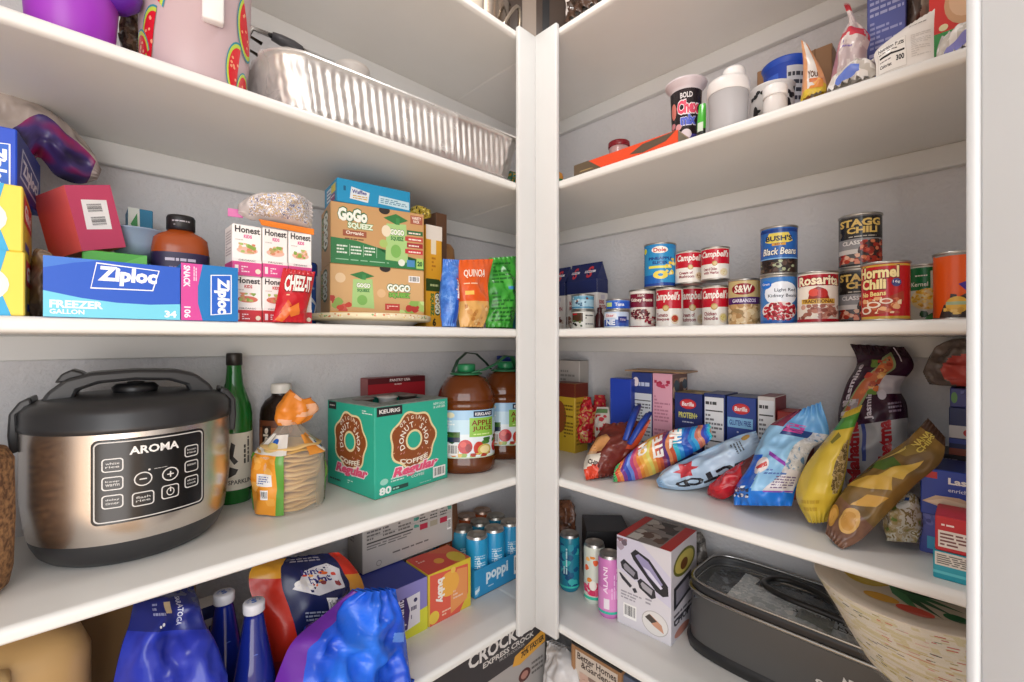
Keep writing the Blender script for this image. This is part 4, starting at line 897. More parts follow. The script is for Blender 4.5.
def tuft(x, y):
    a = 2*pi*x; q = .011+.017*sin(pi*min(1, y*.8+.12))**.8*(1+.3*sin(a*3+2)+.2*sin(a*7+y*5)); c_ = .006*noise.noise(V((cos(a)*2, sin(a)*2, y*5)))
    return V(((q+c_)*cos(a)*1.25+.018*y, (q+c_)*sin(a)*.8, .168+.056*y+.007*sin(a*2+1)*y+.01*y*cos(a+2.5)))
s_ = Surf(tuft, .12, .06, 32, 10); s_.mesh(b, lambda x, y: mat('e0842a' if noise.noise(V((x*6, y*4, 0))) > -.2 else 'e9b08c', 'bag'))
b.add([tuft(i/32, 1) for i in range(32)], [list(range(32))], mat('c96f24', 'bag')); k = b.obj('twisted_top', t); k['label'] = 'gathered orange top'
# turquoise coffee pod carton with an open top
F_ = Gp(375, 500.6, S3); R_ = Gp(447.5, 477.6, S3); L_ = Gp(324.4, 471, S3)
e = R_-F_; w = e.length; an = atan2(e.y, e.x); n = V((-e.y, e.x, 0)).normalized(); d = min((L_-F_).dot(n), .195)
h = E+(341-407)*((F_.x*CA+F_.y*SA))/F-S3
c0 = (F_+R_)/2+n*d/2
t = thing('coffee_pod_box', 'turquoise box of coffee pods with an open top and donut picture', 'box', (c0.x, c0.y, S3), an)
TQ = mat('2fae93', 'card'); INS = mat('8c6a48', 'card')
def donut(cx_, cy_, r_):
    q = w/h if cx_ < 2 else 1
    o = [('o', cx_, cy_, r_, 'ead9a8'), ('o', cx_, cy_, r_*.93, '8c4a22'), ('o', cx_, cy_, r_*.36, 'ead9a8'), ('o', cx_, cy_, r_*.27, '2fae93')]
    return o
def face_items(W, H, sc):
    q = H/W; r_ = .33; cx_, cy_ = .5, .565
    o = [('p', [(cx_+q*(r_+.018*sin(7*2*pi*i/84+1))*cos(2*pi*i/84), cy_+(r_+.018*sin(7*2*pi*i/84+1))*sin(2*pi*i/84)) for i in range(84)], 'ecd9a6'),
         ('p', [(cx_+q*(r_-.025+.018*sin(7*2*pi*i/84+1))*cos(2*pi*i/84), cy_+(r_-.025+.018*sin(7*2*pi*i/84+1))*sin(2*pi*i/84)) for i in range(84)], '8f4c24'),
         ('o', cx_, cy_, .12, 'ecd9a6'), ('o', cx_, cy_, .095, '2fae93')]
    rn = random.Random(4)
    for i in range(34):
        a = rn.random()*6.28; q2 = rn.uniform(.15, .32); l_ = .018; b_ = rn.random()*3.1
        x, y = cx_+q*q2*cos(a), cy_+q2*sin(a)
        o.append(('p', [(x+q*l_*cos(b_), y+l_*sin(b_)), (x+q*.006*cos(b_+1.57), y+.006*sin(b_+1.57)), (x-q*l_*cos(b_), y-l_*sin(b_)), (x-q*.006*cos(b_+1.57), y-.006*sin(b_+1.57))], ('e0b088', 'c98a5c', 'd99a9a')[i % 3]))
    o += [('a', 'ORIGINAL', cx_, cy_, .262, 140, 40, .042, 'f2e8d6'), ('a', 'DONUT SHOP', cx_, cy_, .18, 212, -32, .066, 'f6efe2')]
    o += [('t', 'COFFEE', cx_-q*.2, cy_-.235, cx_+q*.2, cy_-.18, 'f2e8d6', {'b': .03, 'arc': -.035})]
    o += [('t', 'Regular', cx_-q*.30, .155, cx_+q*.36, .29, 'e2577c', {'sh': .25, 'b': .05, 'ol': 'f4dfe2', 'ow': .13, 'tilt': .02})]
    return o
fr = [('r', .02, .885, .34, .985, '2a2a2c'), ('t', 'KEURIG', .05, .915, .31, .96, 'e9e6e2', {'b': .03}), ('t', 'NEW LOOK', .78, .93, .96, .96, 'd9ece6'), ('t', '& LARGER', .78, .89, .96, .92, 'd9ece6')]+face_items(w, h, 1)+\
     [('t', '80', .05, .03, .2, .115, 'f2f6f2', {'b': .04}), ('r', .21, .045, .42, .09, '274a44'), ('l', .22, .05, .42, .085, 1, '9fd0c0'), ('e', .11, .17, .05, .035, '9fd8c6'), ('l', .19, .14, .36, .2, 2, 'c4e6da'), ('t', 'MEDIUM ROAST', .42, .175, .66, .195, 'd9ece6'), ('t', 'COFFEE', .46, .13, .64, .16, 'd9ece6'), ('b', .77, .05, .96, .18), ('l', .58, .03, .74, .05, 1, '9fd0c0')]
lf = [('r', .03, .9, .2, .985, '2a2a2c'), ('l', .05, .93, .18, .96, 1, 'cfccc8')]+face_items(d, h, 1)+[('l', .05, .06, .3, .1, 1, '274a44'), ('l', .45, .08, .8, .13, 2, 'c4e6da'), ('l', .75, .9, .95, .95, 2, 'd9ece6')]
b = B(); th_ = .0025
for x0, x1, y0, y1 in ((-w/2, w/2, -d/2, -d/2+th_), (-w/2, w/2, d/2-th_, d/2), (-w/2, -w/2+th_, -d/2+th_, d/2-th_), (w/2-th_, w/2, -d/2+th_, d/2-th_)): b.box(x0, x1, y0, y1, 0, h-.002, TQ, .0006)
b.box(-w/2, w/2, -d/2, d/2, 0, .002, INS, .0004)
fcs = faces(w, d, h); prints(b, fcs['front'], fr); prints(b, fcs['left'], lf); b.obj('carton', t)
b = B(); GY = mat('7f8a84', 'card'); hx0, hx1, hy0, hy1 = -w*.30, w*.36, -d*.24, d*.32
for x0, x1, y0, y1 in ((-w/2, w/2, -d/2, hy0), (-w/2, w/2, hy1, d/2), (-w/2, hx0, hy0, hy1), (hx1, w/2, hy0, hy1)): b.box(x0, x1, y0, y1, h-.0019, h, GY, 0)
prints(b, fcs['top'], [('s', .02, .02, .98, .22, 30, ['5c6a64', 'a8b5ae', '46544e'], .02, 3)]); k = b.obj('top_flap', t); k['label'] = 'grey top with a torn open hole'
Mt = Matrix.Translation(c0)@Matrix.Rotation(an, 4, 'Z')
lb = ['white coffee pod standing in the turquoise box', 'dark coffee pod in the right corner of the turquoise box', 'dark coffee pod behind the white one in the turquoise box']
for i, (px, py, c_, lc) in enumerate(((.012, .028, 'e0dcd8', 'c9c4be'), (.048, .012, '4a403a', '6b6660'), (-.034, .036, '5c4c40', '7a7470'))):
    q = Mt@V((px*w/.15, py, .002)); pod = thing('coffee_pod', lb[i], 'coffee pod', q, 0, 'coffee pods')
    b = B(); hp = h-.001; b.lathe([(.017, hp-.046), (.0185, hp-.044), (.0225, hp-.003), (.0255, hp-.002), (.0255, hp)], mat(c_, 'plastic'), 32)
    b.lathe([(.016, 0), (.0185, .002), (.0215, hp-.05), (.016, hp-.0465)], mat('cfc9c2', 'plastic'), 24); b.obj('cup', pod)
    b = B(); b.lathe([(.0252, hp+.0002), (.0245, hp+.001), (0, hp+.0012)], mat(lc, 'satin'), 32); b.obj('foil_lid', pod)
# maroon box behind it
loc, w_, h_ = placeL(368, 425, 379, .31, .045, 3)
carton('pantry_box', 'maroon and red packet box behind the turquoise coffee box', 'box', loc, 0, w_, .045, h_, {'front': '7c1c24', 'top': '8f4a48', 'left': 'a05a58'}, {'front': [('r', 0, .0, 1, .955, 'a81e2a'), ('r', 0, .935, 1, 1, '5c141c'), ('t', 'PANTRY USA', .36, .955, .72, .985, 'f0e0dc', {'b': .03}), ('l', .44, .91, .72, .935, 1, 'ead0cc')], 'top': [('r', 0, 0, 1, .3, '6b161e')]})
# apple juice jugs
def jug(name, label, p, off):
    t = thing(name, label, 'juice', p, face_cam(p.x, p.y, off), 'apple juice jugs')
    r = .0775; J = mat('74380f', 'glass')
    prof = [(r*.86, 0), (r*.97, .006), (r, .02), (r*.985, .036), (r*.96, .04), (r*.96, .165), (r*1.0, .170), (r*1.0, .185)]
    for i in range(6):
        z = .185+.0105*i; q = r*cos((z-.185)/.075*1.15); prof += [(q, z), (q*.985-.001, z+.0052)]
    prof += [(r*.30, .252), (r*.26, .256), (r*.26, .262)]
    b = B(); b.lathe(prof, J, 56, sq=2.6); b.obj('jug', t)
    rl = r*.972; sq = 2.6
    def lf(x, y):
        a = radians(-90+(x*2-1)*100); c_, d_ = cos(a), sin(a); q = (abs(c_)**sq+abs(d_)**sq)**(-1/sq); return V((rl*c_*q, rl*d_*q, .042+.122*y))
    S_ = Surf(lf, r*3.3, .122, 40, 1); b = B(); S_.mesh(b, mat('dfeaf0', 'gloss'))
    apple = lambda x, y, s, c_: [('e', x, y, .07*s, .15*s, c_), ('e', x-.02*s, y+.05*s, .03*s, .06*s, 'd84a44'), ('e', x+.03*s, y-.03*s, .03*s, .09*s, '8c1420')]
    it = [('r', 0, .55, 1, 1, '9cc6e6'), ('r', 0, .5, 1, .8, 'bcdcec'), ('r', 0, .0, 1, .03, 'c9d8c0'), ('r', .55, .86, .75, .98, '20304a'), ('t', 'KIRKLAND', .565, .885, .735, .95, 'e6e6ea', {'b': .03}),
          ('r', .51, .44, .76, .84, '8cc04a'), ('t', 'APPLE', .53, .68, .745, .79, '7c2a1a', {'b': .02}), ('t', 'JUICE', .54, .55, .74, .66, '7c2a1a', {'b': .02}), ('l', .55, .47, .72, .52, 1, 'd4ec9a'),
          ('s', .3, .3, .42, .55, 6, ['3c6b2c', '2c5422'], .09, 2), ('s', .62, .28, .72, .42, 5, ['3c6b2c', '4a7c34'], .07, 6), ('s', .74, .3, .86, .44, 5, ['3c6b2c', '4a7c34'], .07, 7)]+apple(.47, .24, 1, 'c2202c')+apple(.36, .14, .7, 'c9a04a')+[('e', .36, .13, .045, .1, 'cf8a4a'), ('e', .6, .2, .05, .14, 'c23a2c'), ('e', .66, .16, .07, .12, 'c8b45a'), ('e', .66, .17, .05, .08, 'ead9a0')]+apple(.8, .2, .8, 'b8242c')+[('l', .27, .62, .38, .8, 3, 'eef4f6'), ('r', .28, .34, .42, .44, '20304a'), ('b', .3, .06, .4, .3), ('e', .33, .9, .04, .06, 'e6e0c0'), ('s', .4, .02, .72, .1, 10, ['a83a2c', '8cac4a', 'd8b45c'], .06, 9)]
    prints(b, S_, it, 'gloss', .0004, .0001); b.obj('label', t)
    b = B(); b.lathe([(.0235, .258), (.0245, .259), (.0245, .276), (.0225, .279), (0, .279)], mat('1f7a4c', 'plastic'), 40); b.obj('cap', t)
    return t
j1 = jug('juice_jug', 'apple juice jug with green cap right beside the turquoise box', V((.762, .962, S3)), 4)
j2 = jug('juice_jug', 'apple juice jug next to the corner post, half hidden', V((.934, .990, S3)), 6)
t = thing('carry_handle', 'green plastic carrying strap joining the two apple juice jugs', 'handle', (.84, .972, S3+.258))
b = B(); GH = mat('246b46', 'plastic')
for p0 in ((-.078, -.010), (.093, .018)): b.lathe([(.0285, -.006), (.043, -.007), (.044, -.004), (.0285, .001), (.0285, -.006)], GH, 36, cx=p0[0], cy=p0[1], caps=False)
b.obj('collar_rings', t)
b = B(); b.tube([(-.09, -.046, .0), (-.05, -.05, .006), (0, -.045, .02), (.045, -.032, .04), (.08, -.024, .038), (.112, -.012, .0)], .008, GH, 8, flat=(1, .28)); k = b.obj('front_strap', t)
b = B(); b.tube([(-.112, .005, .0), (-.092, .01, .03), (-.055, .02, .05), (-.01, .03, .046), (.03, .035, .02), (.05, .035, .0)], .006, mat('173a2a', 'plastic'), 8, flat=(1, .3)); b.obj('rear_strap', t)
p = Lp(512, 356, .30); b = B(); b.lathe([(.028, 0), (.03, .003), (.03, p.z-S3-.012), (.032, p.z-S3-.012), (.032, p.z-S3), (0, p.z-S3+.001)], mat('2a3f9c', 'plastic'), 32)
o = b.obj('blue_canister'); o.location = (1.06, 1.12, S3); tag(o, 'blue-lidded container behind the second apple juice jug', 'canister')

# ================================================================== third shelf from the top on the right
def g3(u, v, h): return Gp(u, v, S3+h)
nf = lambda c_='d6dadf': [('r', .06, .06, .94, .96, 'd9dde2'), ('l', .1, .86, .9, .93, 1, '3a3c40'), ('r', .1, .80, .9, .815, '3a3c40'), ('l', .1, .5, .9, .78, 6, '6a6c72'), ('r', .1, .46, .9, .475, '3a3c40'), ('l', .1, .1, .9, .44, 8, '8a8c92')]
cartonR('grey_box', 'pale grey carton in the corner behind the yellow box', 'box', 556, 579.5, 360, .30, .05, 3, {'front': 'b9b3ae', 'top': '2a2826', 'right': 'a8a29c'}, {'front': [('l', .2, .3, .8, .9, 12, '8c8884')]})
cartonR('yellow_box', 'slim yellow box with a dark red top beside the corner post', 'box', 551, 575, 382, .225, .065, 3, {'front': 'c9a62c', 'right': 'b8942a', 'top': '6b2a1c'}, {'front': [('r', 0, .8, 1, 1, '6b2a1c'), ('e', .35, .5, .3, .24, '8c4a22'), ('l', .55, .2, .92, .7, 10, '6b5418')], 'right': [('l', .1, .1, .9, .75, 12, '7c621c'), ('r', 0, .8, 1, 1, '6b2a1c')]})
rw = lambda u0, u1, v0, v1, dp: [(Rp(u0, v0, dp), Rp(u1, v0, dp)), (Rp(u0-.5, v0*.65+v1*.35, dp), Rp(u1+.5, v0*.65+v1*.35, dp)), (Rp(u0, v0*.3+v1*.7, dp+.01), Rp(u1, v0*.3+v1*.7, dp+.01)), (Rp(u0+2, v1, dp+.02), Rp(u1-1, v1, dp+.02))]
cr_ = mot(['8f1620', 'b01c26', 'c8303a', 'c9a05a', 'd0565c'], 60)
bag('candy_bag', 'crinkled red candy bag next to the yellow box', 'bag', rw(579, 592, 443, 397, .26), [.02, .045, .04, .006], cr_, floor=S3, amp=.008, seed=21, group='red candy bags')
bag('candy_bag', 'crinkled red candy bag behind the white packet', 'bag', rw(593, 606, 441, 395, .285), [.02, .045, .04, .006], cr_, floor=S3, amp=.008, seed=22, group='red candy bags')
bag('snack_packet', 'small white packet with red print in front of the red candy bags', 'bag', rw(595, 610, 437, 407, .225), [.01, .025, .02, .003], 'd6cfc8', [('s', .15, .2, .85, .7, 16, ['b8202c', 'c8404a', 'e6d9d0'], .08, 4), ('r', .1, .75, .9, .9, '6a8c5a')], floor=S3, amp=.003, seed=23)
cl = B()
for i, (u, v) in enumerate(((584, 440), (590, 442))):
    p = g3(u, v, .005); b = B(); b.lathe([(.004, 0), (.007, .002), (.007, .007), (.004, .01), (0, .0105)], mat('2f62b8', 'gloss'), 16)
    o = b.obj('blue_candy'); o.location = (p.x, p.y, S3); tag(o, ['small blue wrapped candy nearest the yellow box', 'small blue wrapped candy right of its twin'][i], 'candy', 'blue candies')
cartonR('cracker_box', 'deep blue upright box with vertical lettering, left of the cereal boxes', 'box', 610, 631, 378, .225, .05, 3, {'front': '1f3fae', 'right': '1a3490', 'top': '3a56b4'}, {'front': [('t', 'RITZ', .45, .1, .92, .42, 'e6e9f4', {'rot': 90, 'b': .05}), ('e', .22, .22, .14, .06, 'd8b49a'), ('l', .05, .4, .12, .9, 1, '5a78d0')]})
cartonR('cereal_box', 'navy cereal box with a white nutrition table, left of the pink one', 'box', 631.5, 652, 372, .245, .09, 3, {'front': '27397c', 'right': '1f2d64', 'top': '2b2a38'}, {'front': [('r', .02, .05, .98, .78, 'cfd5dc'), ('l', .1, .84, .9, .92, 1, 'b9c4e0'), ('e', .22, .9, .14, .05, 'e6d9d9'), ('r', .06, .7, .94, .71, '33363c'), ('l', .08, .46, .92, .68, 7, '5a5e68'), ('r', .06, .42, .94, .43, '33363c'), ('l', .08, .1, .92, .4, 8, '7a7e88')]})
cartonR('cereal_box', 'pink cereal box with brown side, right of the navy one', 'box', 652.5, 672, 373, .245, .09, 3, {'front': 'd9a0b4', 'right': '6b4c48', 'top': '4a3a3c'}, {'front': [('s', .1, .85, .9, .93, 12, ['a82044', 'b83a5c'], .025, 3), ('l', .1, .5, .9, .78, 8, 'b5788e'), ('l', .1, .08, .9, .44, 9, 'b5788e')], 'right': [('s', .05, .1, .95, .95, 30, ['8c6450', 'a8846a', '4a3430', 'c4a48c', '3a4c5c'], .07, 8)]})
loc, w_, h_ = placeR(630, 672, 372, .245, .09, 3); z_ = max(placeR(631.5, 652, 372, .245, .09, 3)[2], placeR(652.5, 672, 373, .245, .09, 3)[2])
b = B(); b.box(-.085, .085, -.045, .05, 0, .004, mat('a08062', 'card'), .0012, 1); o = b.obj('cardboard_sheet'); o.location = (loc.x+.01, loc.y, S3+z_+.0008); o.rotation_euler = (0, 0, RZ+.08); tag(o, 'piece of brown cardboard lying on the two cereal boxes', 'cardboard')
bl = [('e', .5, .87, .3, .06, 'b8242c'), ('e', .5, .87, .27, .045, 'c8343a'), ('t', 'Barilla', .28, .845, .72, .895, 'f0e6e6', {'b': .03, 'sh': .1})]
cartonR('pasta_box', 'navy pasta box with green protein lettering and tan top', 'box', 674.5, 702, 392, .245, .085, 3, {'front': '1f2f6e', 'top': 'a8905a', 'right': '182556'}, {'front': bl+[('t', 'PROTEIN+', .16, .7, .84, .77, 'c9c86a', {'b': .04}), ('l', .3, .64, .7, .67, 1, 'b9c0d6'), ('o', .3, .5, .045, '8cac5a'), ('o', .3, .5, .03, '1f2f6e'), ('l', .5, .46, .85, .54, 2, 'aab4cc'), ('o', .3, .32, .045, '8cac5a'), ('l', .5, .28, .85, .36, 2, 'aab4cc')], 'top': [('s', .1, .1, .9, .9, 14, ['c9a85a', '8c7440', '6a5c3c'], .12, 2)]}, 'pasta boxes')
cartonR('pasta_box', 'navy pasta box turned to its white nutrition table', 'box', 703.5, 725, 393, .245, .085, 3, {'front': '24356f', 'top': '5a5f78', 'right': '1a2858'}, {'front': nf()}, 'pasta boxes')  # greyed tops of this and the next two boxes: reflected light painted in
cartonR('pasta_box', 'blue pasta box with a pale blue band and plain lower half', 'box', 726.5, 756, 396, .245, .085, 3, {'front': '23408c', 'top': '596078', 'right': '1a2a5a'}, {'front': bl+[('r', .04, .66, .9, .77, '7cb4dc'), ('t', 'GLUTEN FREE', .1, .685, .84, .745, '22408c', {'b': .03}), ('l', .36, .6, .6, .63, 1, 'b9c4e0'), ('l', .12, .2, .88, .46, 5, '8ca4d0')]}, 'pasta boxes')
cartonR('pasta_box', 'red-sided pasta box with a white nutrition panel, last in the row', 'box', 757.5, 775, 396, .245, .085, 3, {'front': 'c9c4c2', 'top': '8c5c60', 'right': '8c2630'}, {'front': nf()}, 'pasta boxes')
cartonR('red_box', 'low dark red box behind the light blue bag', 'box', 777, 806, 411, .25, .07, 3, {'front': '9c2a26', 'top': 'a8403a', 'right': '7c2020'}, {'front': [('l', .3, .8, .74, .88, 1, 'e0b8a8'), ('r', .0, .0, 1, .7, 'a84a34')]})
# bags along the front of the shelf: rows run from one end of the bag to the other
def lies(pts):                            # third number: 0 = on the shelf, else depth behind the shelf front
    f = lambda u, v, x: g3(u, v, .003) if x == 0 else Rp(u, v, x)
    return [(f(*a), f(*c_)) for a, c_ in pts]
def noisecol(cols, fx, fy, sd=0):
    return lambda x, y: cols[int((noise.noise(V((x*fx, y*fy, sd)))*.5+.5)*len(cols)*.999) % len(cols)]
def brown(x, y):
    if y < .46 and x < .46-.3*y: return 'd2452c' if y < .22+.2*x else 'd9cfc0'
    if y < .5 and x < .2: return 'c9a27c'
    if x > .78 and y > .5: return 'b84a2c'
    return '6b2a22'
bag('chip_bag', 'brown and red chip bag at the left end, pinched by blue clips', 'bag', lies([((586, 480, 0), (612, 476, .10)), ((584, 463, .055), (628, 460, .13)), ((594, 441, .095), (641, 440, .15)), ((605, 424, .135), (651, 420, .17))]), [.012, .05, .045, .006], brown, [('t', 'CHIPS', .1, .3, .4, .38, '3a1c18', {'b': .04, 'tilt': -.3}), ('p', [(.02, .5), (.3, .48), (.36, .66), (.2, .76), (.04, .7)], 'c9905a')], floor=S3, amp=.009, sc=22, seed=31)
for i, (a_, c_) in enumerate((((637, 407, .165), (625, 440, .09)), ((648, 414, .15), (629, 444, .085)))):
    p0, p1 = Rp(*a_), Rp(*c_); o_ = (p0+p1)/2
    b = B(); b.tube([p0-o_, (p0-o_)*.4+V((-.004, 0, 0)), p1-o_], [.0075, .0085, .0065], mat('1d3f9c', 'plastic'), 10, flat=(1, .6)); b.tube([p0-o_+V((.012, 0, .002)), (p1-o_)+V((.004, 0, .001))], .0055, mat('173284', 'plastic'), 10)
    o = b.obj('bag_clip'); o.location = o_; tag(o, ['blue bag clip on the brown chip bag, the left one', 'blue bag clip on the brown chip bag, the right one'][i], 'clip', 'blue bag clips')
SER = ['3c9a6a', '5cb86a', 'd95a3c', 'e08a4c', '7a3c8c', '3a54b8', '6c8cd8', 'b8487c', 'd96a6a', 'e08a3a', 'e6a84c', 'e9c25a', 'd9cf6a', 'e0a04a', 'd9743c', 'c25a3c', '8c3c5c', '5c3a7c', 'd98a5a', 'c4583c', '3ab0c4', '2f8cd0', '1f5cb8', '254aa8', '1c7cc4', '3aa0d4', 'b86a5c', 'd08a6a', '4c4cac', '2f6ad0', '2c9ad8', '3ac0c8']
bag('chip_bag', 'rainbow striped serape pattern chip bag lying across the shelf', 'bag', lies([((616, 467, .09), (613, 482, 0)), ((634, 450, .13), (634, 480, .12)), ((653, 437, .17), (656, 473, .165)), ((676, 430, .185), (675, 462, .175)), ((697, 427, .195), (699, 448, .19)), ((710, 425, .205), (712, 437, .20))]), [.008, .045, .055, .05, .03, .004],
    'e08a4c', [('p', [(k/12, min(1, max(0, (i+.02)/32-.03*sin(k/4)+.01*sin(k*.8)))) for k in range(13)]+[(k/12, min(1, max(0, (i+1.06)/32-.03*sin(k/4)+.01*sin(k*.8)))) for k in range(12, -1, -1)], SER[i]) for i in range(33-1)]+[('t', 'THE', .1, .56, .62, .66, 'f0ece6', {'rot': 180, 'b': .05}), ('t', 'ETE', .16, .4, .7, .5, 'f0ece6', {'rot': 180, 'b': .05}), ('t', 'CH', .12, .26, .5, .35, 'f0ece6', {'rot': 180, 'b': .05})], floor=S3, amp=.007, sc=22, seed=32)
def star(cx_, cy_, r_, q): return [(cx_+q*(r_ if i % 2 == 0 else r_*.52)*cos(pi*i/6+.3), cy_+(r_ if i % 2 == 0 else r_*.52)*sin(pi*i/6+.3)) for i in range(12)]
bag('chip_bag', 'pale blue bag with a red six pointed star, lying down', 'bag', lies([((657, 480, .12), (659, 487, 0)), ((665, 469, .14), (680, 490, 0)), ((691, 457, .165), (704, 487, .155)), ((720, 443, .185), (735, 476, .17)), ((740, 435, .20), (754, 462, .185)), ((756, 431, .21), (763, 450, .20))]), [.008, .03, .05, .05, .03, .004],
    lambda x, y: '9dbfdd' if (x < .1 or y < .12) else mot(['c2d2e2', 'b3cbe2', 'abc4dc'], 14, hard=False), [('p', star(.42, .34, .095, 2.7), 'c83c46'), ('t', 'CTCD', .72, .2, .93, .62, '22242c', {'rot': -90, 'b': .06}), ('l', .25, .66, .6, .78, 4, '5a6470'), ('e', .2, .84, .12, .05, 'c9a04a'), ('p', [(.78, .64), (1, .6), (1, .98), (.84, .98)], '3a3a42')], floor=S3, amp=.009, sc=20, seed=33, nv=44)
bag('chip_bag', 'small red bag between the star bag and the bright blue bag', 'bag', lies([((709, 488, .135), (708, 495, .13)), ((720, 476, .14), (724, 499, .125)), ((740, 463, .15), (743, 486, .135)), ((757, 452, .165), (759, 468, .15))]), [.006, .04, .04, .006], lambda x, y: mot(['d8565c', 'c4202c', 'b01a26', 'cc303a'], 26, hard=False) if y < .72 else '5c2428', floor=S3, amp=.007, seed=34)
def blue(x, y):
    if y > .8: return '6aa8dc' if x > .25 else '7a2a44'
    if y > .72 and .3 < x < .75: return '27407c'
    if y < .2+.03*sin(x*9): return '1f78d8'
    if y < .5 and x < .3+.06*sin(y*9): return '1d62d0'
    if x > .72 and y > .3: return mot(['6a8cac', 'c4c4c4', 'd4d4d4', '9ab0c8'], 60)
    return '8fc0e4'
bag('chip_bag', 'crumpled bright and light blue bag in the middle of the shelf', 'bag', lies([((734, 505, .105), (792, 506, .12)), ((735, 488, .11), (796, 489, .125)), ((750, 465, .12), (804, 468, .135)), ((758, 445, .135), (812, 449, .15)), ((770, 425, .15), (829, 435, .165)), ((795, 412, .165), (821, 402, .175))]), [.04, .075, .06, .045, .025, .004], blue,
    [('p', [(.55, .18), (.97, .16), (.99, .36), (.8, .38)], 'dcd8dc'), ('l', .66, .2, .94, .32, 5, '7a6a8c'), ('r', .56, .165, .97, .18, '8c4ab0'), ('e', .3, .4, .12, .075, 'e6dcdc'), ('p', [(.2, .38), (.36, .44), (.4, .4), (.26, .36)], 'b83a3a'), ('p', [(.34, .54), (.7, .44), (.72, .4), (.36, .5)], '8c3aa8'), ('l', .42, .32, .8, .38, 2, '5a7ab4'), ('s', .02, .1, .34, .22, 20, ['1c2a4a', 'e0e6f0', '3a4c7c'], .02, 5), ('t', 'RICH', .3, .76, .6, .84, 'd04a9c', {'rot': 90, 'b': .04})], floor=S3, amp=.011, sc=20, seed=35)
bag('snack_pouch', 'yellow pouch with green band and clear window, narrow at the top', 'bag', lies([((808, 522, .10), (829, 520, .115)), ((796, 496, .10), (841, 494, .12)), ((803, 470, .11), (847, 466, .125)), ((822, 444, .125), (850, 442, .135)), ((838, 424, .14), (858, 418, .145)), ((845, 412, .15), (862, 405, .155))]), [.03, .07, .065, .04, .02, .004],
    lambda x, y: ('4c8c34' if .72 < y < .88 else (mot(['8c7440', 'b8a070', '6a5838', 'a08858'], 110) if ((x-.8)/.15)**2+((y-.42)/.2)**2 < 1 else 'd0b43c')), [('p', [(.2, .62), (.3, .7), (.5, .66), (.3, .6)], '7c7430'), ('l', .1, .1, .5, .2, 2, 'b8982c')], floor=S3, amp=.006, sc=18, seed=36)
BC = ['7c5c20', 'c9a23c', '5c4420', 'd8b95a', '6a6a2c', '8c6a34', '4a3420']
def ban(x, y):
    if y > .9: return '4a3326'
    if y < .3: return mot(['5a3c2e', '6b4a3a', '7c5844'], 30, hard=False)
    return mot(['4c3a20', '6a5228', '7c6030', '8c6c34'], 18, hard=False)
bag('banana_chip_bag', 'brown and gold banana chip bag lying diagonally at the front', 'bag', lies([((826, 534, .06), (842, 550, .04)), ((831, 508, .095), (862, 539, .055)), ((852, 482, .115), (888, 513, .075)), ((878, 460, .13), (915, 485, .10)), ((906, 440, .14), (941, 462, .115)), ((928, 418, .15), (946, 438, .135))]), [.01, .045, .05, .045, .03, .004], ban,
    [('e', .22, .17, .17, .075, 'b8863a'), ('e', .22, .17, .13, .055, 'cf9c50'), ('e', .66, .22, .2, .085, 'd0a45c'), ('e', .66, .22, .15, .06, 'c08e44'), ('p', [(.06, .36), (.4, .40), (.86, .5), (.7, .56), (.3, .48)], 'd0a848'), ('p', [(.5, .3), (.86, .38), (.9, .46), (.6, .40)], 'c8983c'), ('p', [(.08, .52), (.5, .56), (.62, .64), (.3, .66)], '4c6a2a'), ('t', 'BANANA', .3, .72, .48, .92, 'd8c25a', {'rot': 90, 'b': .03}), ('p', [(.5, .52), (.86, .58), (.8, .74), (.6, .62)], 'd0ac48'), ('p', [(.1, .68), (.5, .7), (.7, .8), (.3, .78)], '8c7434'), ('t', 'CHIPS', .5, .76, .64, .92, 'd8c25a', {'rot': 90, 'b': .03}), ('p', [(.2, .6), (.34, .74), (.26, .76)], 'e0c25c')], floor=S3, amp=.006, sc=20, seed=37, nu=32, nv=44)
def jas(x, y):
    if y < .42: return mot(['8e8f94', 'a5a6a8', 'b0b0b4'], 16, hard=False)
    if y > .9: return '2b1220'
    if x > .62 and .6 < y < .76: return 'b8b2ba'
    return '33142a'
bag('rice_bag', 'large purple and white jasmine rice bag standing against the wall', 'bag', [(Rp(848, 496, .275), Rp(905, 500, .275)), (Rp(843, 465, .27), Rp(908, 465, .27)), (Rp(842, 440, .27), Rp(908, 432, .27)), (Rp(838, 415, .275), Rp(907, 405, .275)), (Rp(846, 385, .285), Rp(900, 387, .285)), (Rp(857, 363, .295), Rp(914, 366, .29)), (Rp(850, 344, .305), Rp(904, 347, .305))], [.05, .08, .08, .065, .045, .03, .004], jas,
    [('t', 'Mahatma', .1, .08, .34, .44, 'a8242c', {'rot': 90, 'b': .05}), ('r', .38, .2, .44, .42, '3c4a8c'), ('t', 'Mahatma', .6, .1, .8, .42, 'a8242c', {'rot': 90, 'b': .05}), ('t', 'Jasmine', .06, .55, .2, .82, 'cfc6d0', {'rot': 90, 'b': .03}), ('t', 'Jasmine', .46, .44, .58, .66, 'cfc6d0', {'rot': 90, 'b': .03}), ('e', .72, .6, .07, .04, 'c9c2cc'), ('p', [(.06, .48), (.3, .46), (.72, .8), (.7, .93), (.5, .88)], '8c9a6a'), ('p', [(.12, .5), (.3, .5), (.68, .8), (.66, .9), (.5, .86)], 'c06a44'), ('s', .3, .6, .66, .86, 18, ['d0743c', 'a84a34', '6a8c3c', 'd8a05a', 'c24a3a'], .025, 4), ('s', .08, .44, .34, .58, 24, ['b8aeb0', 'c9c2c4', '9a9094'], .02, 6), ('r', .8, .86, .82, .98, 'c9c0ca'), ('l', .78, .46, .94, .54, 3, '8c7c90')], floor=S3, amp=.009, sc=16, seed=38, nu=30, nv=48)
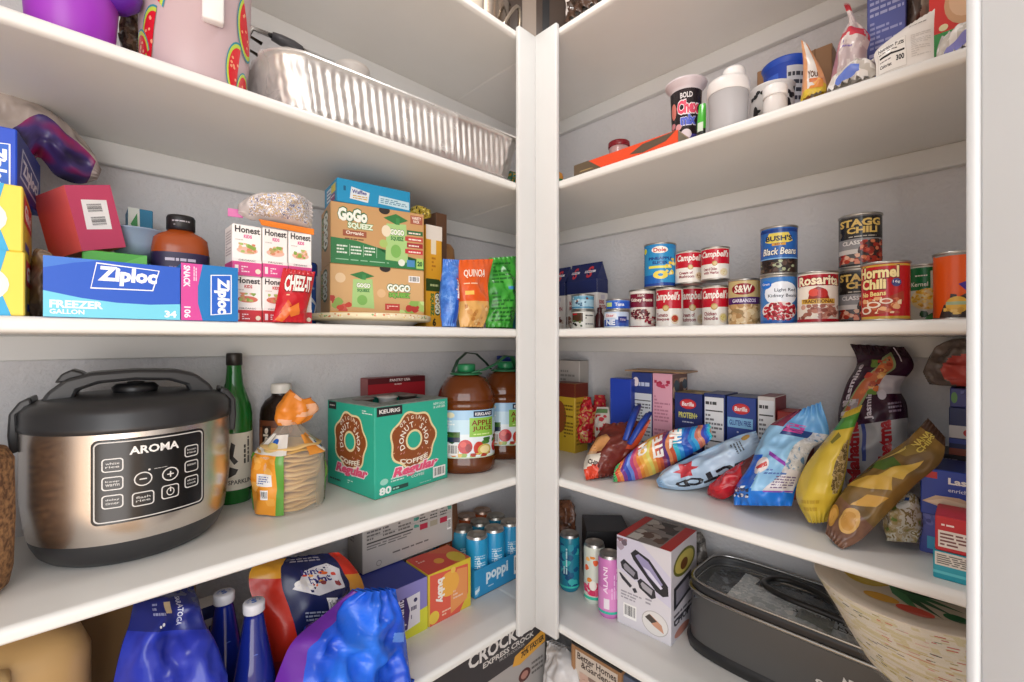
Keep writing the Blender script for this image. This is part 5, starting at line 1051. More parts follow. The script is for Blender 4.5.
bag('crouton_bag', 'clear bag of tan crumbs with green leaves print, beside the lasagne box', 'bag', lies([((888, 541, .12), (918, 543, .11)), ((887, 518, .125), (921, 520, .115)), ((893, 502, .13), (919, 503, .12)), ((902, 492, .135), (915, 494, .125))]), [.03, .06, .04, .004], mot(['6a7c3c', '9c8a5a', 'b0a080', 'c9c4b4', '8c7c50', 'd9d6cc'], 60), [('e', .3, .8, .2, .08, '4c7a3a'), ('e', .7, .6, .16, .1, 'dcdcd4'), ('r', .6, .7, .8, .8, '3a5a9c')], floor=S3, amp=.008, seed=39)
# boxes at the right end
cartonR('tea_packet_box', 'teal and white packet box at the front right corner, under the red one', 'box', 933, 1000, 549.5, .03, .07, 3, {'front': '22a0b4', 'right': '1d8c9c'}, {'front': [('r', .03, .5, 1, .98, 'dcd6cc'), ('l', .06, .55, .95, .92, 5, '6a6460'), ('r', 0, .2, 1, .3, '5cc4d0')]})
hh1 = placeR(933, 1000, 549.5, .03, .07, 3)[2]
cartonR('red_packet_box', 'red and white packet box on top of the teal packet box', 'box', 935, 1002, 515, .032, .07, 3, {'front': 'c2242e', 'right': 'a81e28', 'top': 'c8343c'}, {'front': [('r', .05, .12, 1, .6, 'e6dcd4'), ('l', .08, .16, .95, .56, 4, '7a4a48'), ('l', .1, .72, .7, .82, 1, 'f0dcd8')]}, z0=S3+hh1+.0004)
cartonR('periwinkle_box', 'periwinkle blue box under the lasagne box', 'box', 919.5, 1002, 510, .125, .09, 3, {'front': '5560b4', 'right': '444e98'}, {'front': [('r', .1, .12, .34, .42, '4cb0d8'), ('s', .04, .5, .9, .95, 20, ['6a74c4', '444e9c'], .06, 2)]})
hp_ = placeR(919.5, 1002, 510, .125, .09, 3)[2]
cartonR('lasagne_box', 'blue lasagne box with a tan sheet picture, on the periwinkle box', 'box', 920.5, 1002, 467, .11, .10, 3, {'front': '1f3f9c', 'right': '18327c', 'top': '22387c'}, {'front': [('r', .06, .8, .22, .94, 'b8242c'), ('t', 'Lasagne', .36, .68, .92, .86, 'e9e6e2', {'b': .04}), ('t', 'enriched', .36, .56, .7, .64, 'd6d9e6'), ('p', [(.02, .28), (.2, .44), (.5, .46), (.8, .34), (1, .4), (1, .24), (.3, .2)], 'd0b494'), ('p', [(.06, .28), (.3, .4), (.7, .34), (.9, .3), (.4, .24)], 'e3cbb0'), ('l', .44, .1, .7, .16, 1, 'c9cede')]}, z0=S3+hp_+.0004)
cartonR('dark_box', 'black box standing behind the lasagne box', 'box', 931, 1004, 452, .225, .085, 3, {'front': '23222c', 'top': '2a2a36'}, {'front': [('l', .1, .93, .4, .96, 1, '8c8c98')]})
hd_ = placeR(931, 1004, 452, .225, .085, 3)[2]
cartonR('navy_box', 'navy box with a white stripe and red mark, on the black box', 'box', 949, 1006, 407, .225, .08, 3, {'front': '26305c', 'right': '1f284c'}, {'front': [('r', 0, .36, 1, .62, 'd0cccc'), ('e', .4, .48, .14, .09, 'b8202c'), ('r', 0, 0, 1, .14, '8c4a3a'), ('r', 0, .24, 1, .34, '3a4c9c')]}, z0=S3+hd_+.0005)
hn_ = hd_+placeR(949, 1006, 407, .225, .08, 3, S3+hd_)[2]
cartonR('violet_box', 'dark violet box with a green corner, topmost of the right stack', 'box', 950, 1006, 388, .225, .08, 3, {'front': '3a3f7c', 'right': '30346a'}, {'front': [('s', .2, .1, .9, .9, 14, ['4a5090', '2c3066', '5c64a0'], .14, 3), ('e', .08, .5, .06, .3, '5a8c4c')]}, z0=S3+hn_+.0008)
bag('plastic_bag', 'dark grey plastic bag with red inside, at the right under the can shelf', 'bag', [(Rp(924, 372, .27), Rp(930, 385, .26)), (Rp(932, 352, .27), Rp(945, 390, .25)), (Rp(950, 340, .27), Rp(965, 389, .24)), (Rp(975, 339, .27), Rp(985, 388, .24)), (Rp(1003, 345, .27), Rp(1003, 386, .25))], [.03, .07, .08, .08, .05], lambda x, y: 'b84a40' if ((x-.75)/.3)**2+((y-.66)/.34)**2 < 1 else mot(['453b36', '5a4e48', '6f625a'], 30, hard=False), amp=.009, seed=40, floor=S3+hn_+placeR(950, 1006, 388, .225, .08, 3, S3+hn_)[2]+.001)
# ================================================================== fourth shelf on the left
S4 = TOP[4]; S5 = TOP[5]; S1 = TOP[1]; S0 = TOP[0]
def g4(u, v, h=0): return Gp(u, v, S4+h)
cartonL('cardboard_box', 'large brown cardboard box at the back of the bottle shelf', 'box', -70, 196, 590, .21, .13, 4, '7c5a2c', {'front': [('r', .0, .46, 1, .5, '6b4c24')]}, h=.27)
p = V((-.052, .915, S4)); t = thing('beverage_jug', 'tan plastic jug with handle at the lower left', 'jug', p, .2)
JG = mat('b8945c', 'haze')
b = B(); b.lathe([(.056, 0), (.064, .006), (.066, .10), (.062, .17), (.067, .21), (.067, .265), (.058, .29), (.034, .306), (.020, .312), (.019, .318)], mat('b5925f', 'plastic'), 48, sq=3); b.obj('body', t)
b = B(); b.tube([(-.03, -.058, .285), (-.034, -.080, .272), (-.036, -.086, .20), (-.034, -.080, .12), (-.03, -.058, .10)], .012, mat('c2a472', 'plastic'), 12); b.obj('handle', t)
b = B(); b.lathe([(.021, .312), (.022, .313), (.022, .332), (.020, .334), (0, .334)], mat('d9d2c4', 'plastic'), 32); b.obj('cap', t)
# shrink wrapped pack of blue bottles
BG = mat('2432a0', 'bag')
rows = [(Lp(104, 770, .05), Lp(232, 770, .05)), (Lp(106, 735, .05), Lp(231, 735, .05)), (Lp(112, 690, .05), Lp(227, 690, .05)), (Lp(121, 650, .06), Lp(217, 647, .06)), (Lp(129, 625, .075), Lp(203, 622, .075)), (Lp(134, 603, .10), Lp(197, 596, .10)), (Lp(140, 592, .13), Lp(192, 586, .13))]
bag('bottle_pack', 'blue shrink wrapped pack of bottles with white lettering, lower left', 'bottles', rows, [.10, .11, .11, .09, .07, .05, .02], lambda x, y: mot(['1f2a8c', '2836ac', '2432a0', '2e40bc'], 12, hard=False) if y < .62 else '1f2a78', [('t', 'SARATOGA', .52, .66, .6, .86, 'c4c8dc', {'rot': -90, 'b': .02}), ('r', .34, .74, .42, .82, 'c9b48c'), ('l', .2, .72, .33, .82, 3, '9aa0c8'), ('e', .3, .67, .02, .012, 'e9ecf6'), ('e', .26, .655, .015, .01, 'e9ecf6')], floor=S4, amp=.017, sc=13, seed=51, nu=32, nv=40, pw=5)
cartonL('game_box', 'small white and navy printed box between the blue pack and the bottles', 'box', 192, 217, 612, .165, .04, 4, {'front': 'd6d2cc'}, {'front': [('r', 0, .9, 1, 1, '26305c'), ('p', [(.0, .8), (.3, .9), (.2, .7)], 'b8402c'), ('t', 'BLE', .3, .68, .84, .82, '26305c', {'b': .06, 'tilt': .05}), ('r', .1, .62, .95, .66, '6ab0a0'), ('s', .1, .1, .9, .58, 14, ['3c6a4c', 'b8402c', 'd0b48c', '26305c'], .05, 3)]})
def blue_bottle(label, u, v, dep, off):
    q = Lp(u, v, dep); t = thing('water_bottle', label, 'bottle', (q.x, q.y, S4), face_cam(q.x, q.y, off), 'cobalt blue glass bottles')
    h = q.z-S4; G_ = mat('1a2b8c', 'glass')
    b = B(); b.lathe([(.031, 0), (.034, .004), (.034, h*.42), (.032, h*.52), (.0255, h*.66), (.019, h*.80), (.0145, h*.91), (.0138, h*.935), (.016, h*.94), (.016, h*.95), (.0135, h*.955), (.0135, h*.965)], G_, 48)
    sf = cyl(.0262, h*.60, h*.72, 60, 16, r1=.0222); prints(b, sf, [('t', 'S', .36, .2, .56, .86, '5c74c8', {'b': .0}), ('e', .46, .5, .2, .46, '2a3c9c')][:1], 'gloss', .0008)
    b.obj('glass_bottle', t)
    b = B(); b.lathe([(.0158, h*.935), (.0165, h*.94), (.0165, h*.992), (.0152, h), (0, h)], mat('cfcfd4', 'plastic'), 36)
    tp = Surf(lambda x, y: V(((x-.5)*.026, (y-.5)*.026, h)), .026, .026); prints(b, tp, [('t', 'S', .34, .26, .66, .76, '3a64b4', {'b': .05}), ('a', 'SPARKLING', .5, .5, .36, 200, -20, .13, '3a64b4')]); b.obj('cap', t)
blue_bottle('cobalt blue glass bottle with white cap, the rear one of the pair', 224, 592, .125, 20)
blue_bottle('cobalt blue glass bottle with white cap, the front one of the pair', 254, 601, .055, 10)
# navy snack bag and bright blue bag
def hint(x, y):
    if x < .22: return 'e0a030' if y > .66 else ('c8301f' if y > .2 else 'a02a2a')
    if x > .84: return 'd8341f' if y > .66 else 'e09a34'
    return '1c2350'
rows = [(Lp(280, 735, .115), Lp(378, 712, .115)), (Lp(268, 660, .125), Lp(372, 640, .125)), (Lp(256, 610, .14), Lp(367, 605, .14)), (Lp(249, 585, .155), Lp(362, 580, .155)), (Lp(252, 568, .17), Lp(350, 562, .17)), (Lp(268, 560, .18), Lp(338, 552, .18))]
bag('snack_bag', 'large navy bag with orange and red sides and bottles picture', 'bag', rows, [.03, .055, .055, .045, .03, .006], hint,
    [('p', [(.3, .56), (.44, .74), (.7, .82), (.8, .74), (.76, .56), (.5, .5)], 'd6d3d6'), ('e', .4, .6, .08, .05, 'e0dcd8'), ('t', 'hint', .4, .68, .6, .75, '3a3478', {'b': .04, 'tilt': .1}), ('t', 'hint', .46, .6, .68, .67, '3a3478', {'b': .04, 'tilt': .1}), ('s', .38, .56, .74, .76, 9, ['d8642c', 'c8402c', 'e0a050', '8c3a3a'], .022, 5), ('l', .3, .86, .66, .95, 2, 'a8a4b4'), ('b', .56, .36, .66, .48), ('l', .34, .34, .54, .4, 3, '9aa0b4')], floor=S4, amp=.007, sc=16, seed=52, nu=30, nv=36)
def bbag(x, y):
    if x < .09 and y > .3: return '6a2c9c'
    if x < .07: return 'b8b4cc'
    return mot(['3c8cf4', '2a72ec', '1f5cdc', '1c50cc'], 9, hard=False)
rows = [(Lp(266, 730, .012), Lp(412, 722, .02)), (Lp(270, 700, .012), Lp(410, 695, .02)), (Lp(280, 668, .022), Lp(408, 668, .03)), (Lp(294, 640, .035), Lp(405, 642, .04)), (Lp(322, 616, .05), Lp(402, 616, .05)), (Lp(352, 591, .06), Lp(393, 588, .06))]
g = bag('snack_bag', 'shiny bright blue bag at the front, open at the top', 'bag', rows, [.05, .085, .085, .07, .05, .02], bbag, [('p', [(.5, .02), (.62, .24), (.7, .2), (.8, .02)], '5c4c94'), ('p', [(.52, .04), (.62, .2), (.68, .04)], '403878'), ('r', .78, .62, .92, .7, '6a9cf0')], floor=S4, amp=.020, sc=15, seed=53, pw=4, nu=34, nv=38)
b = B(); q = [Lp(362, 601, .045), Lp(372, 616, .043), Lp(378, 612, .043), Lp(376, 602, .046)]
b.add(q+[x+V((0, .002, 0)) for x in q], [[0, 1, 2, 3], [7, 6, 5, 4], [0, 4, 5, 1], [2, 6, 7, 3]], mat('b07a5a', 'matte')); k = kid(b, 'torn_opening', g); k['label'] = 'torn mouth showing the tan inside'
# boxed cans
cartonL('seltzer_box', 'purple and yellow seltzer box left of the orange one', 'box', 368, 427.5, 604, .135, .13, 4, {'front': '8c86c8', 'top': '2f3a94', 'right': 'c9c43c', 'left': '2f3a94'}, {'front': [('p', [(0, 0), (1, 0), (1, .44), (0, .3)], 'd8d83c'), ('p', [(.3, .1), (.86, .2), (.86, .78), (.3, .72)], 'e0dde6'), ('p', [(.28, .12), (.64, .18), (.68, .5), (.62, .78), (.28, .72)], '3a2468'), ('t', 'Spindrift', .44, .19, .62, .76, 'e6e2f0', {'rot': 90, 'b': .03, 'sh': .1}), ('l', .7, .3, .8, .6, 2, '6a6480'), ('o', .78, .66, .04, '2f2a5c'), ('lv', .34, .3, .4, .7, 1, 'b8b0d8')]}, h=.1275)
cartonL('seltzer_box', 'orange and yellow seltzer box with white lettering', 'box', 428.5, 471, 574, .135, .105, 4, {'front': 'dcc23a', 'top': 'd8643c', 'right': 'd9c83c'}, {'front': [('p', [(.03, 0), (.72, 0), (.92, .3), (.92, .9), (.03, .97)], 'e0604c'), ('p', [(.5, .05), (.9, .2), (.9, .84), (.66, .88), (.5, .6)], 'e8985a'), ('e', .46, .66, .24, .24, 'f0b04c'), ('t', 'bubly', .16, .36, .36, .84, 'f6efe6', {'rot': -90, 'b': .05}), ('o', .12, .14, .12, 'e8c84a'), ('l', .56, .3, .8, .5, 3, 'f0c8b0'), ('l', .3, .08, .5, .2, 2, 'f0c8b0'), ('o', .56, .9, .06, 'f0c45a')], 'top': [('p', [(.0, 0), (.6, 0), (.8, .5), (.4, 1), (0, 1)], 'd8483c'), ('e', .8, .3, .16, .3, 'e0c440'), ('e', .45, .4, .1, .14, 'f0a83c'), ('l', .1, .6, .5, .8, 2, 'f0d0c0')]}, h=.129)
tz = S4+.1295
loc, w_, h_ = placeL(363, 453, 520, .245, .09, 4, tz)
t = thing('carton_box', 'white carton with small print, lying on the seltzer boxes', 'box', (loc.x, loc.y, tz))
b = B(); hh = .125; carton_mesh(b, w_, .085, hh, {'front': 'bfb9b4', 'left': 'a09a94', 'top': 'c4beb8'}, {'front': [('r', .03, .68, .98, .69, 'a09a98')]+[('l', .04+.16*i, .62, .18+.16*i, .9, 4, '6a6664') for i in range(3)]+[('r', .04, .56, .52, .59, '4a4644'), ('l', .04, .44, .5, .54, 2, '7a7674')]+[x for i, c in enumerate(('b8304a', 'a8a08c', 'b8304a')) for x in (('r', .6+.12*i, .5, .69+.12*i, .62, c), ('l', .6+.12*i, .66, .69+.12*i, .78, 2, '4a4644'), ('s', .6+.12*i, .8, .69+.12*i, .95, 5, ['6a6664', '8c8884'], .06, i))]+[('s', .53, .58, .59, .8, 6, ['3a8c7c', '5aa090'], .05, 7), ('s', .93, .75, .985, .95, 6, ['3a8c7c', '5aa090'], .05, 8), ('b', .93, .3, .98, .55), ('l', .3, .2, .7, .26, 1, '6a6664'), ('o', .16, .12, .06, '8c8884'), ('o', .16, .12, .045, 'bfb9b4')], 'left': [('l', .2, .5, .8, .95, 6, '6a6664')]}); b.obj('carton', t)
b = B(); q = [V((w_/2, -.0425, 0)), V((w_/2, -.0425, hh)), V((w_/2+.035, -.015, hh*.9)), V((w_/2+.038, -.018, .05)), V((w_/2+.012, -.038, .006))]; b.add(q+[x+V((0, .0025, 0)) for x in q], [[0, 4, 3, 2, 1], [5, 6, 7, 8, 9]]+[[i, (i+1) % 5, 5+(i+1) % 5, 5+i] for i in range(5)], mat('7c5438', 'card')); k = b.obj('end_flap', t); k['label'] = 'open brown cardboard flap'
# tray of sky blue cans
F_ = g4(475, 599.7); t = thing('can_tray', 'sky blue cardboard tray of soda cans beside the corner post', 'tray', (F_.x+.10, F_.y+.075, S4))
TB = mat('2a8fc4', 'card'); wT, dT, hT = .20, .20, .078
b = B()
for x0, x1, y0, y1 in ((-wT/2, wT/2, -.075, -.073), (-wT/2, wT/2, .123, .125), (-wT/2, -wT/2+.002, -.073, .123), (wT/2-.002, wT/2, -.073, .123)): b.box(x0, x1, y0, y1, 0, hT, TB, .0005)
b.box(-wT/2, wT/2, -.075, .125, 0, .0018, mat('8c6a48', 'card'), 0)
prints(b, flat((-wT/2, -.075, 0), (wT, 0, 0), (0, 0, hT)), [('t', 'poppi', .2, .34, .62, .86, 'd9eaf4', {'b': .04}), ('l', .24, .2, .6, .28, 1, 'a8d0e6'), ('b', .74, .2, .92, .9), ('s', .0, .04, .08, .4, 5, ['d9eaf4', '6ab4dc'], .1, 2)]); b.obj('tray', t)
CAN2 = lambda: None
def soda(label, loc, col, top, pr, off=0, grp='soda cans', h=.157, r=.0315, bot='b9b6b0'):
    t = thing('soda_can', label, 'can', loc, face_cam(loc[0], loc[1], off), grp)
    b = B(); b.lathe([(r*.80, .0), (r*.86, .002), (r*.97, .008), (r, .014), (r, h-.015), (r*.95, h-.007)], mat(col, 'gloss'), 40)
    prints(b, cyl(r, .014, h-.016, 72, 16), pr, 'gloss'); b.obj('can_body', t)
    b = B(); b.lathe([(r*.95, h-.007), (r*.90, h-.0035), (r*.88, h-.002), (r*.88, h-.0005), (r*.86, h), (r*.80, h-.001), (r*.78, h-.0045), (0, h-.004)], mat(top, 'metal'), 40); b.obj('can_top', t)
    b = B(); b.lathe([(r*.3, h-.0038), (r*.34, h-.003), (r*.3, h-.0022), (0, h-.0024)], mat(top, 'metal'), 16, cy=-r*.15, sy=1.5); b.obj('pull_tab', t)
names = ['first sky blue soda can at the open left of the tray', 'second sky blue soda can from the left in the tray', 'third sky blue soda can, beside the corner post']
x0 = t.location.x-wT/2+.035; y0 = t.location.y-.075+.034
pop = [('l', .35, .45, .75, .75, 6, 'a8d4ec'), ('e', .3, .3, .14, .1, '3a3a8c'), ('t', 'poppi', .4, .2, .6, .7, 'd9eef8', {'rot': 90, 'b': .02})]
for i in range(3): soda(names[i], (x0+.065*i, y0, S4+.002), '2c9cd0', 'cfcbc4', pop, 10)
nm2 = ['dark topped soda can in the second row, at the left', 'dark topped soda can in the second row, in the middle', 'dark topped soda can in the second row, by the post']
for i in range(3): soda(nm2[i], (x0+.065*i, y0+.065, S4+.002), '3a8cac', 'a8a49c', pop, 10)
nm3 = ['copper coloured soda can in the back row, at the left', 'copper coloured soda can in the back row, in the middle', 'copper coloured soda can in the back row, by the post']
for i in range(3): soda(nm3[i], (x0+.065*i, y0+.130, S4+.002), 'c4623a', 'b09888', [('l', .3, .4, .7, .7, 4, 'e0a080')], 10)

# ================================================================== fourth shelf on the right
for lab, q, col, pr in (('teal and blue slim energy can next to the corner post', (1.012, .806), '1f7c94', [('s', .05, .0, .95, .95, 26, ['2a94a8', '1a5c84', '3ab0b0', '174c78'], .09, 3), ('lv', .24, .3, .44, .86, 2, 'b8dce0'), ('r', 0, 0, 1, .04, '3cc0b0')]),
        ('white slim can with orange and pink fruit print', (1.014, .722), 'd0d8cc', [('s', .1, .35, .95, .9, 12, ['e08a3c', 'e0643c', 'f0b060', 'd0d8cc'], .07, 4), ('s', .0, .08, 1, .36, 14, ['d83c6c', 'e0587c', 'c8305c'], .08, 5), ('r', 0, 0, 1, .06, '3ac0a0'), ('e', .45, .3, .14, .1, 'e9e6dc')]),
        ('pink slim can with teal base in front of the slicer box', (.990, .658), 'c878b8', [('r', 0, .06, 1, .5, 'd88cc4'), ('t', 'ALANI', .28, .4, .44, .92, 'f0d8ec', {'rot': 90, 'b': .02}), ('lv', .55, .3, .9, .9, 4, 'e0b0d8'), ('r', .3, .1, .5, .3, 'e6dce4'), ('r', 0, 0, 1, .05, '3ab8a0')])):
    soda(lab, (q[0], q[1], S4), col, 'b4b0ac', pr, 0, 'slim drink cans', .158, .0285)
p = Rp(605, 580, .262)
carton('black_box', 'plain black box behind the slim drink cans', 'box', (p.x, p.y, S4), RZ+.75, .122, .122, .168, {'front': '1c1b1d', 'top': '28262a'})
bag('paper_bag', 'crumpled brown paper behind the teal slim can', 'bag', [(Rp(552, 560, .29), Rp(574, 560, .29)), (Rp(552, 530, .29), Rp(575, 530, .29)), (Rp(553, 508, .3), Rp(574, 510, .3)), (Rp(556, 500, .3), Rp(570, 500, .3))], [.03, .05, .04, .01], mot(['5c3a28', '7c4c34', '8c5c40'], 40), floor=S4, amp=.01, seed=61)
# slicer box
Lq = g4(617, 621.5); Fq = g4(671, 647); e = Fq-Lq; w = e.length; an = atan2(e.y, e.x); n = V((-e.y, e.x, 0)).normalized(); d = .158
h = E+(341-552)*(Fq.x*CA+Fq.y*SA)/F-S4; c0 = (Lq+Fq)/2+n*d/2
def tool(x, y, s, c='33313a', c2='8c889c'): return [('p', [(x-.16*s, y+.07*s), (x-.1*s, y+.11*s), (x+.16*s, y-.06*s), (x+.14*s, y-.14*s), (x+.06*s, y-.16*s), (x-.14*s, y+.02*s)], c), ('p', [(x-.10*s, y+.06*s), (x+.1*s, y-.06*s), (x+.04*s, y-.1*s), (x-.12*s, y+.03*s)], c2)]
fr = [('p', [(0, .62), (0, 1), (.45, 1), (1, .72), (1, .4), (.6, .5)], 'cfcbdc'), ('s', 0, .82, .2, .98, 6, ['8c6a70', 'a89aa8', '6a5c68'], .04, 2)]+[('p', [(.27, .84), (.36, .90), (.62, .84), (.95, .62), (.96, .52), (.86, .49), (.74, .52), (.32, .78)], '2b2a30'), ('p', [(.36, .83), (.42, .86), (.6, .81), (.86, .62), (.80, .57), (.6, .66)], '9a94b8'), ('p', [(.5, .74), (.62, .72), (.86, .58), (.82, .56), (.62, .66)], 'd8d4e6'),
      ('p', [(.07, .70), (.14, .75), (.4, .66), (.42, .58), (.34, .56), (.1, .64)], '2e2d34'), ('p', [(.13, .68), (.17, .71), (.36, .64), (.33, .59), (.15, .64)], '8f8c96'), ('p', [(.4, .56), (.46, .60), (.72, .53), (.74, .45), (.66, .42), (.44, .49)], '2e2d34'), ('p', [(.46, .54), (.49, .57), (.68, .52), (.66, .46), (.5, .5)], 'a8a4ac'),
      ('p', [(.04, .58), (.08, .58), (.3, .48), (.26, .45), (.1, .52)], '34333a'), ('p', [(.3, .45), (.36, .47), (.4, .43), (.34, .41)], '34333a')]+[('l', .08, .3, .5, .4, 3, 'a09ca4'), ('l', .55, .34, .92, .42, 2, 'a09ca4'), ('b', .13, .1, .38, .26), ('e', .72, .17, .24, .13, 'b8b2b0'), ('e', .72, .17, .225, .122, 'e0dcd8'), ('p', [(.56, .2), (.64, .25), (.84, .18), (.88, .1), (.7, .14)], 'c89478'), ('p', [(.54, .2), (.62, .25), (.76, .2), (.66, .16)], '4a4038')]
sd = [('e', .5, .78, .42, .14, '6a6a2c'), ('e', .5, .78, .36, .11, 'c4b45c'), ('e', .48, .76, .14, .06, '6a4020'), ('p', [(.1, .34), (.1, .58), (.75, .62), (.75, .4)], '2e2d34'), ('p', [(.18, .38), (.18, .54), (.66, .57), (.66, .43)], '8c8896'), ('l', .1, .2, .8, .3, 2, '5a5660'), ('t', 'CHOP', .1, .16, .7, .24, '33313a', {'b': .05}), ('e', .4, .06, .28, .05, 'c08070')]
tp = [('r', 0, 0, .0, 1, 'c8302c'), ('r', .0, 0, .16, 1, 'c62a28'), ('r', .8, 0, 1, 1, 'c62a28'), ('r', .16, 0, .8, 1, '8c8480'), ('s', .18, .1, .78, .95, 18, ['3a3430', '6a4c40', 'a89c94', '4a3c38', 'c8c0b8'], .13, 5), ('r', .18, .04, .38, .26, 'd8d4d0')]
carton('slicer_box', 'white box of a vegetable slicer with red bands on top', 'box', (c0.x, c0.y, S4), an, w, d, h, {'front': 'd9d5da', 'right': 'cfcad2', 'left': 'c4c0c6', 'top': '9a928c'}, {'front': fr, 'right': sd, 'top': tp})
# smokeless grill with glass lid
t = thing('smokeless_grill', 'dark grey electric grill with glass lid and steel rim', 'grill', (1.098, .232, S4), RZ); t.scale = (1, 1, 1.08)
GX, GY = .245, .105
def rr_prof(b, rows, m, sq=5, n=72, caps=True, smooth=True):
    b.lathe(rows, m, n, sq=sq, sx=1, sy=GY/GX, caps=caps, smooth=smooth)
b = B(); rr_prof(b, [(GX*.95, 0), (GX*.985, .003), (GX, .016), (GX, .022), (GX*.965, .026)], mat('212122', 'plastic')); b.obj('base', t)
b = B(); rr_prof(b, [(GX*.962, .024), (GX*.965, .05), (GX*.955, .118), (GX*.95, .122)], mat('4b4a49', 'plastic'), caps=False)
def gf(x, y): return V((-.08+.20*x, -GY*.9655, .03+.085*y))
fsf = flat((.02, -GY*.9675, .032), (.15, 0, 0), (0, .0006, .07)); prints(b, fsf, [('t', 'POWER', .36, .55, .94, .82, 'd0cdc8', {'b': .02}), ('t', 'SMOKELESS', .02, .28, 1, .5, 'd0cdc8', {'b': .02}), ('p', [(.28, .52), (.31, .82), (.34, .74), (.32, .6)], 'd0cdc8')], 'satin'); b.obj('housing', t)
b = B(); rr_prof(b, [(GX*.955, .121), (GX*.985, .124), (GX*.99, .128), (GX*.95, .131), (GX*.94, .129)], mat('a09e9a', 'steel'), caps=False); b.obj('steel_rim', t)
b = B(); rr_prof(b, [(GX*.94, .126), (GX*.955, .133), (GX*.965, .140), (GX*.955, .146), (GX*.93, .147), (GX*.925, .140)], mat('2a2a2c', 'plastic'), caps=False); b.obj('lid_frame', t)
b = B(); rr_prof(b, [(GX*.955, .1462), (GX*.965, .148), (GX*.955, .1505), (GX*.935, .1495)], mat('b4b2ae', 'steel'), caps=False); b.obj('lid_trim', t)
def bw(x, y):                              # bubble wrap lying in the grill
    px = (x*2-1)*GX*.88; py = (y*2-1)*GY*.84; q = (abs(px/(GX*.9))**6+abs(py/(GY*.9))**6)
    bump = .0022*(abs(sin(px*240)*sin(py*240)))
    return V((px, py, .120+.007*noise.noise(V((px*18, py*18, 2)))+bump-.01*max(0, q-.7)))
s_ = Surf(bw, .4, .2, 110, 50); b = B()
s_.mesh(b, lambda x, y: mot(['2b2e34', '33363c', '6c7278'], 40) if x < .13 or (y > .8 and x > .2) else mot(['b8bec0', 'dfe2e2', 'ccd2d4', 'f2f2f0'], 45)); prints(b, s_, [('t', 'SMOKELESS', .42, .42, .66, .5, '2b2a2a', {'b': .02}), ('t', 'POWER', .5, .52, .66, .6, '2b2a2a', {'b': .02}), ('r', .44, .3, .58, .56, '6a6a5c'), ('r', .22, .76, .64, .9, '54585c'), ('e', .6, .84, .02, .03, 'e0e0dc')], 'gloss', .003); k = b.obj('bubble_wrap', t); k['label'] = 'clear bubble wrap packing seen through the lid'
b = B(); rr_prof(b, [(GX*.928, .1475), (GX*.90, .149), (GX*.4, .152), (0, .1525)], mat('d8dee2', 'clear'), caps=False); b.obj('glass_lid', t)
b = B(); pts = [(-.045, -.03, .1555)]
loop = [(.10, -.055), (.03, -.05), (-.04, -.045), (-.085, -.02), (-.095, .015), (-.08, .04), (-.045, .045), (.0, .025), (.05, -.01), (.10, -.035)]
cr = [(x, y, .1575+.004*sin(i)) for i, (x, y) in enumerate(loop)]
pp = []
for i in range(len(cr)-1):
    for k_ in range(5):
        f_ = i+k_/5; r_ = cat_rows([tuple(q) for q in cr], f_/(len(cr)-1)); pp.append(r_)
b.tube(pp, .0065, mat('1d1c1c', 'plastic'), 8, flat=(1, .9)); k = b.obj('lid_handle', t); k['label'] = 'black looped handle'
bag('plastic_bag', 'dark clear plastic between the slicer box and the grill', 'bag', [(Rp(691, 590, .31), Rp(705, 590, .31)), (Rp(691, 565, .31), Rp(707, 562, .31)), (Rp(691, 545, .315), Rp(705, 540, .315)), (Rp(693, 533, .32), Rp(701, 532, .32))], [.02, .04, .03, .01], mot(['4a4846', '6a6662', '8c8884'], 40), floor=S4, amp=.008, seed=62)
# wrapped stack of paper plates resting on the grill
from mathutils import Euler
t = thing('paper_plates', 'wrapped stack of tropical print paper plates leaning on the grill', 'plates', (1.03, .078, S4+.1675))
R0, HP, SHY = .136, .112, .065
cr_e = ['ddd4bc', 'd4c68c', 'e0d8c4', 'e4dccb', 'd8cca0', 'e6dcc8', 'ded4b4', 'd8cc9c']
def stackf(x, y):                          # the pile leans: every plate sits a little further left than the one below
    a = radians(180+(x*2-1)*125); q = R0*(.97+.03*y)+.0012*sin(y*120)
    return V((q*cos(a), q*sin(a)-SHY*(1-y), HP*y))
s_ = Surf(stackf, R0*4.3, HP, 64, 40); b = B()
def edge(x, y):
    j = int(y*40)
    n_ = noise.noise(V((x*9+j*3.3, j*7.7, 1)))
    return cr_e[int((n_*.5+.5)*7.9)]
s_.mesh(b, lambda x, y: mat(edge(x, y), 'satin'))
rn = random.Random(12); it = []
for i in range(340):
    x, y = rn.random(), rn.random()*.97; l_ = rn.uniform(.006, .03)
    c = rn.choice(['c8483c', 'd8604c', 'b83a34']) if x > .40 and rn.random() < .62 else rn.choice(['c4a83c', 'd0b848', 'a89840', '5c7a4c', '3a3c30', 'e9e2d0'])
    it.append(('r', x, y, min(1, x+l_), y+.008, c))
prints(b, s_, it, 'satin', .0004, 0)
b.lathe([(0, .0005), (R0*.96, .0006)], mat('d8cfae', 'satin'), 64, cy=-SHY, caps=False)
k = b.obj('plate_stack', t); k['label'] = 'cream edges with yellow and red print'
b = B(); b.lathe([(R0*.995, HP-.001), (R0*1.006, HP), (R0*1.0, HP+.0015), (R0*.78, HP-.002), (R0*.74, HP-.003), (0, HP-.003)], mat('e3d6c4', 'satin'), 72, caps=False)
tpl = Surf(lambda x, y: V(((y*2-1)*R0*.72, -(x*2-1)*R0*.72, HP-.0028)), R0*1.44, R0*1.44)
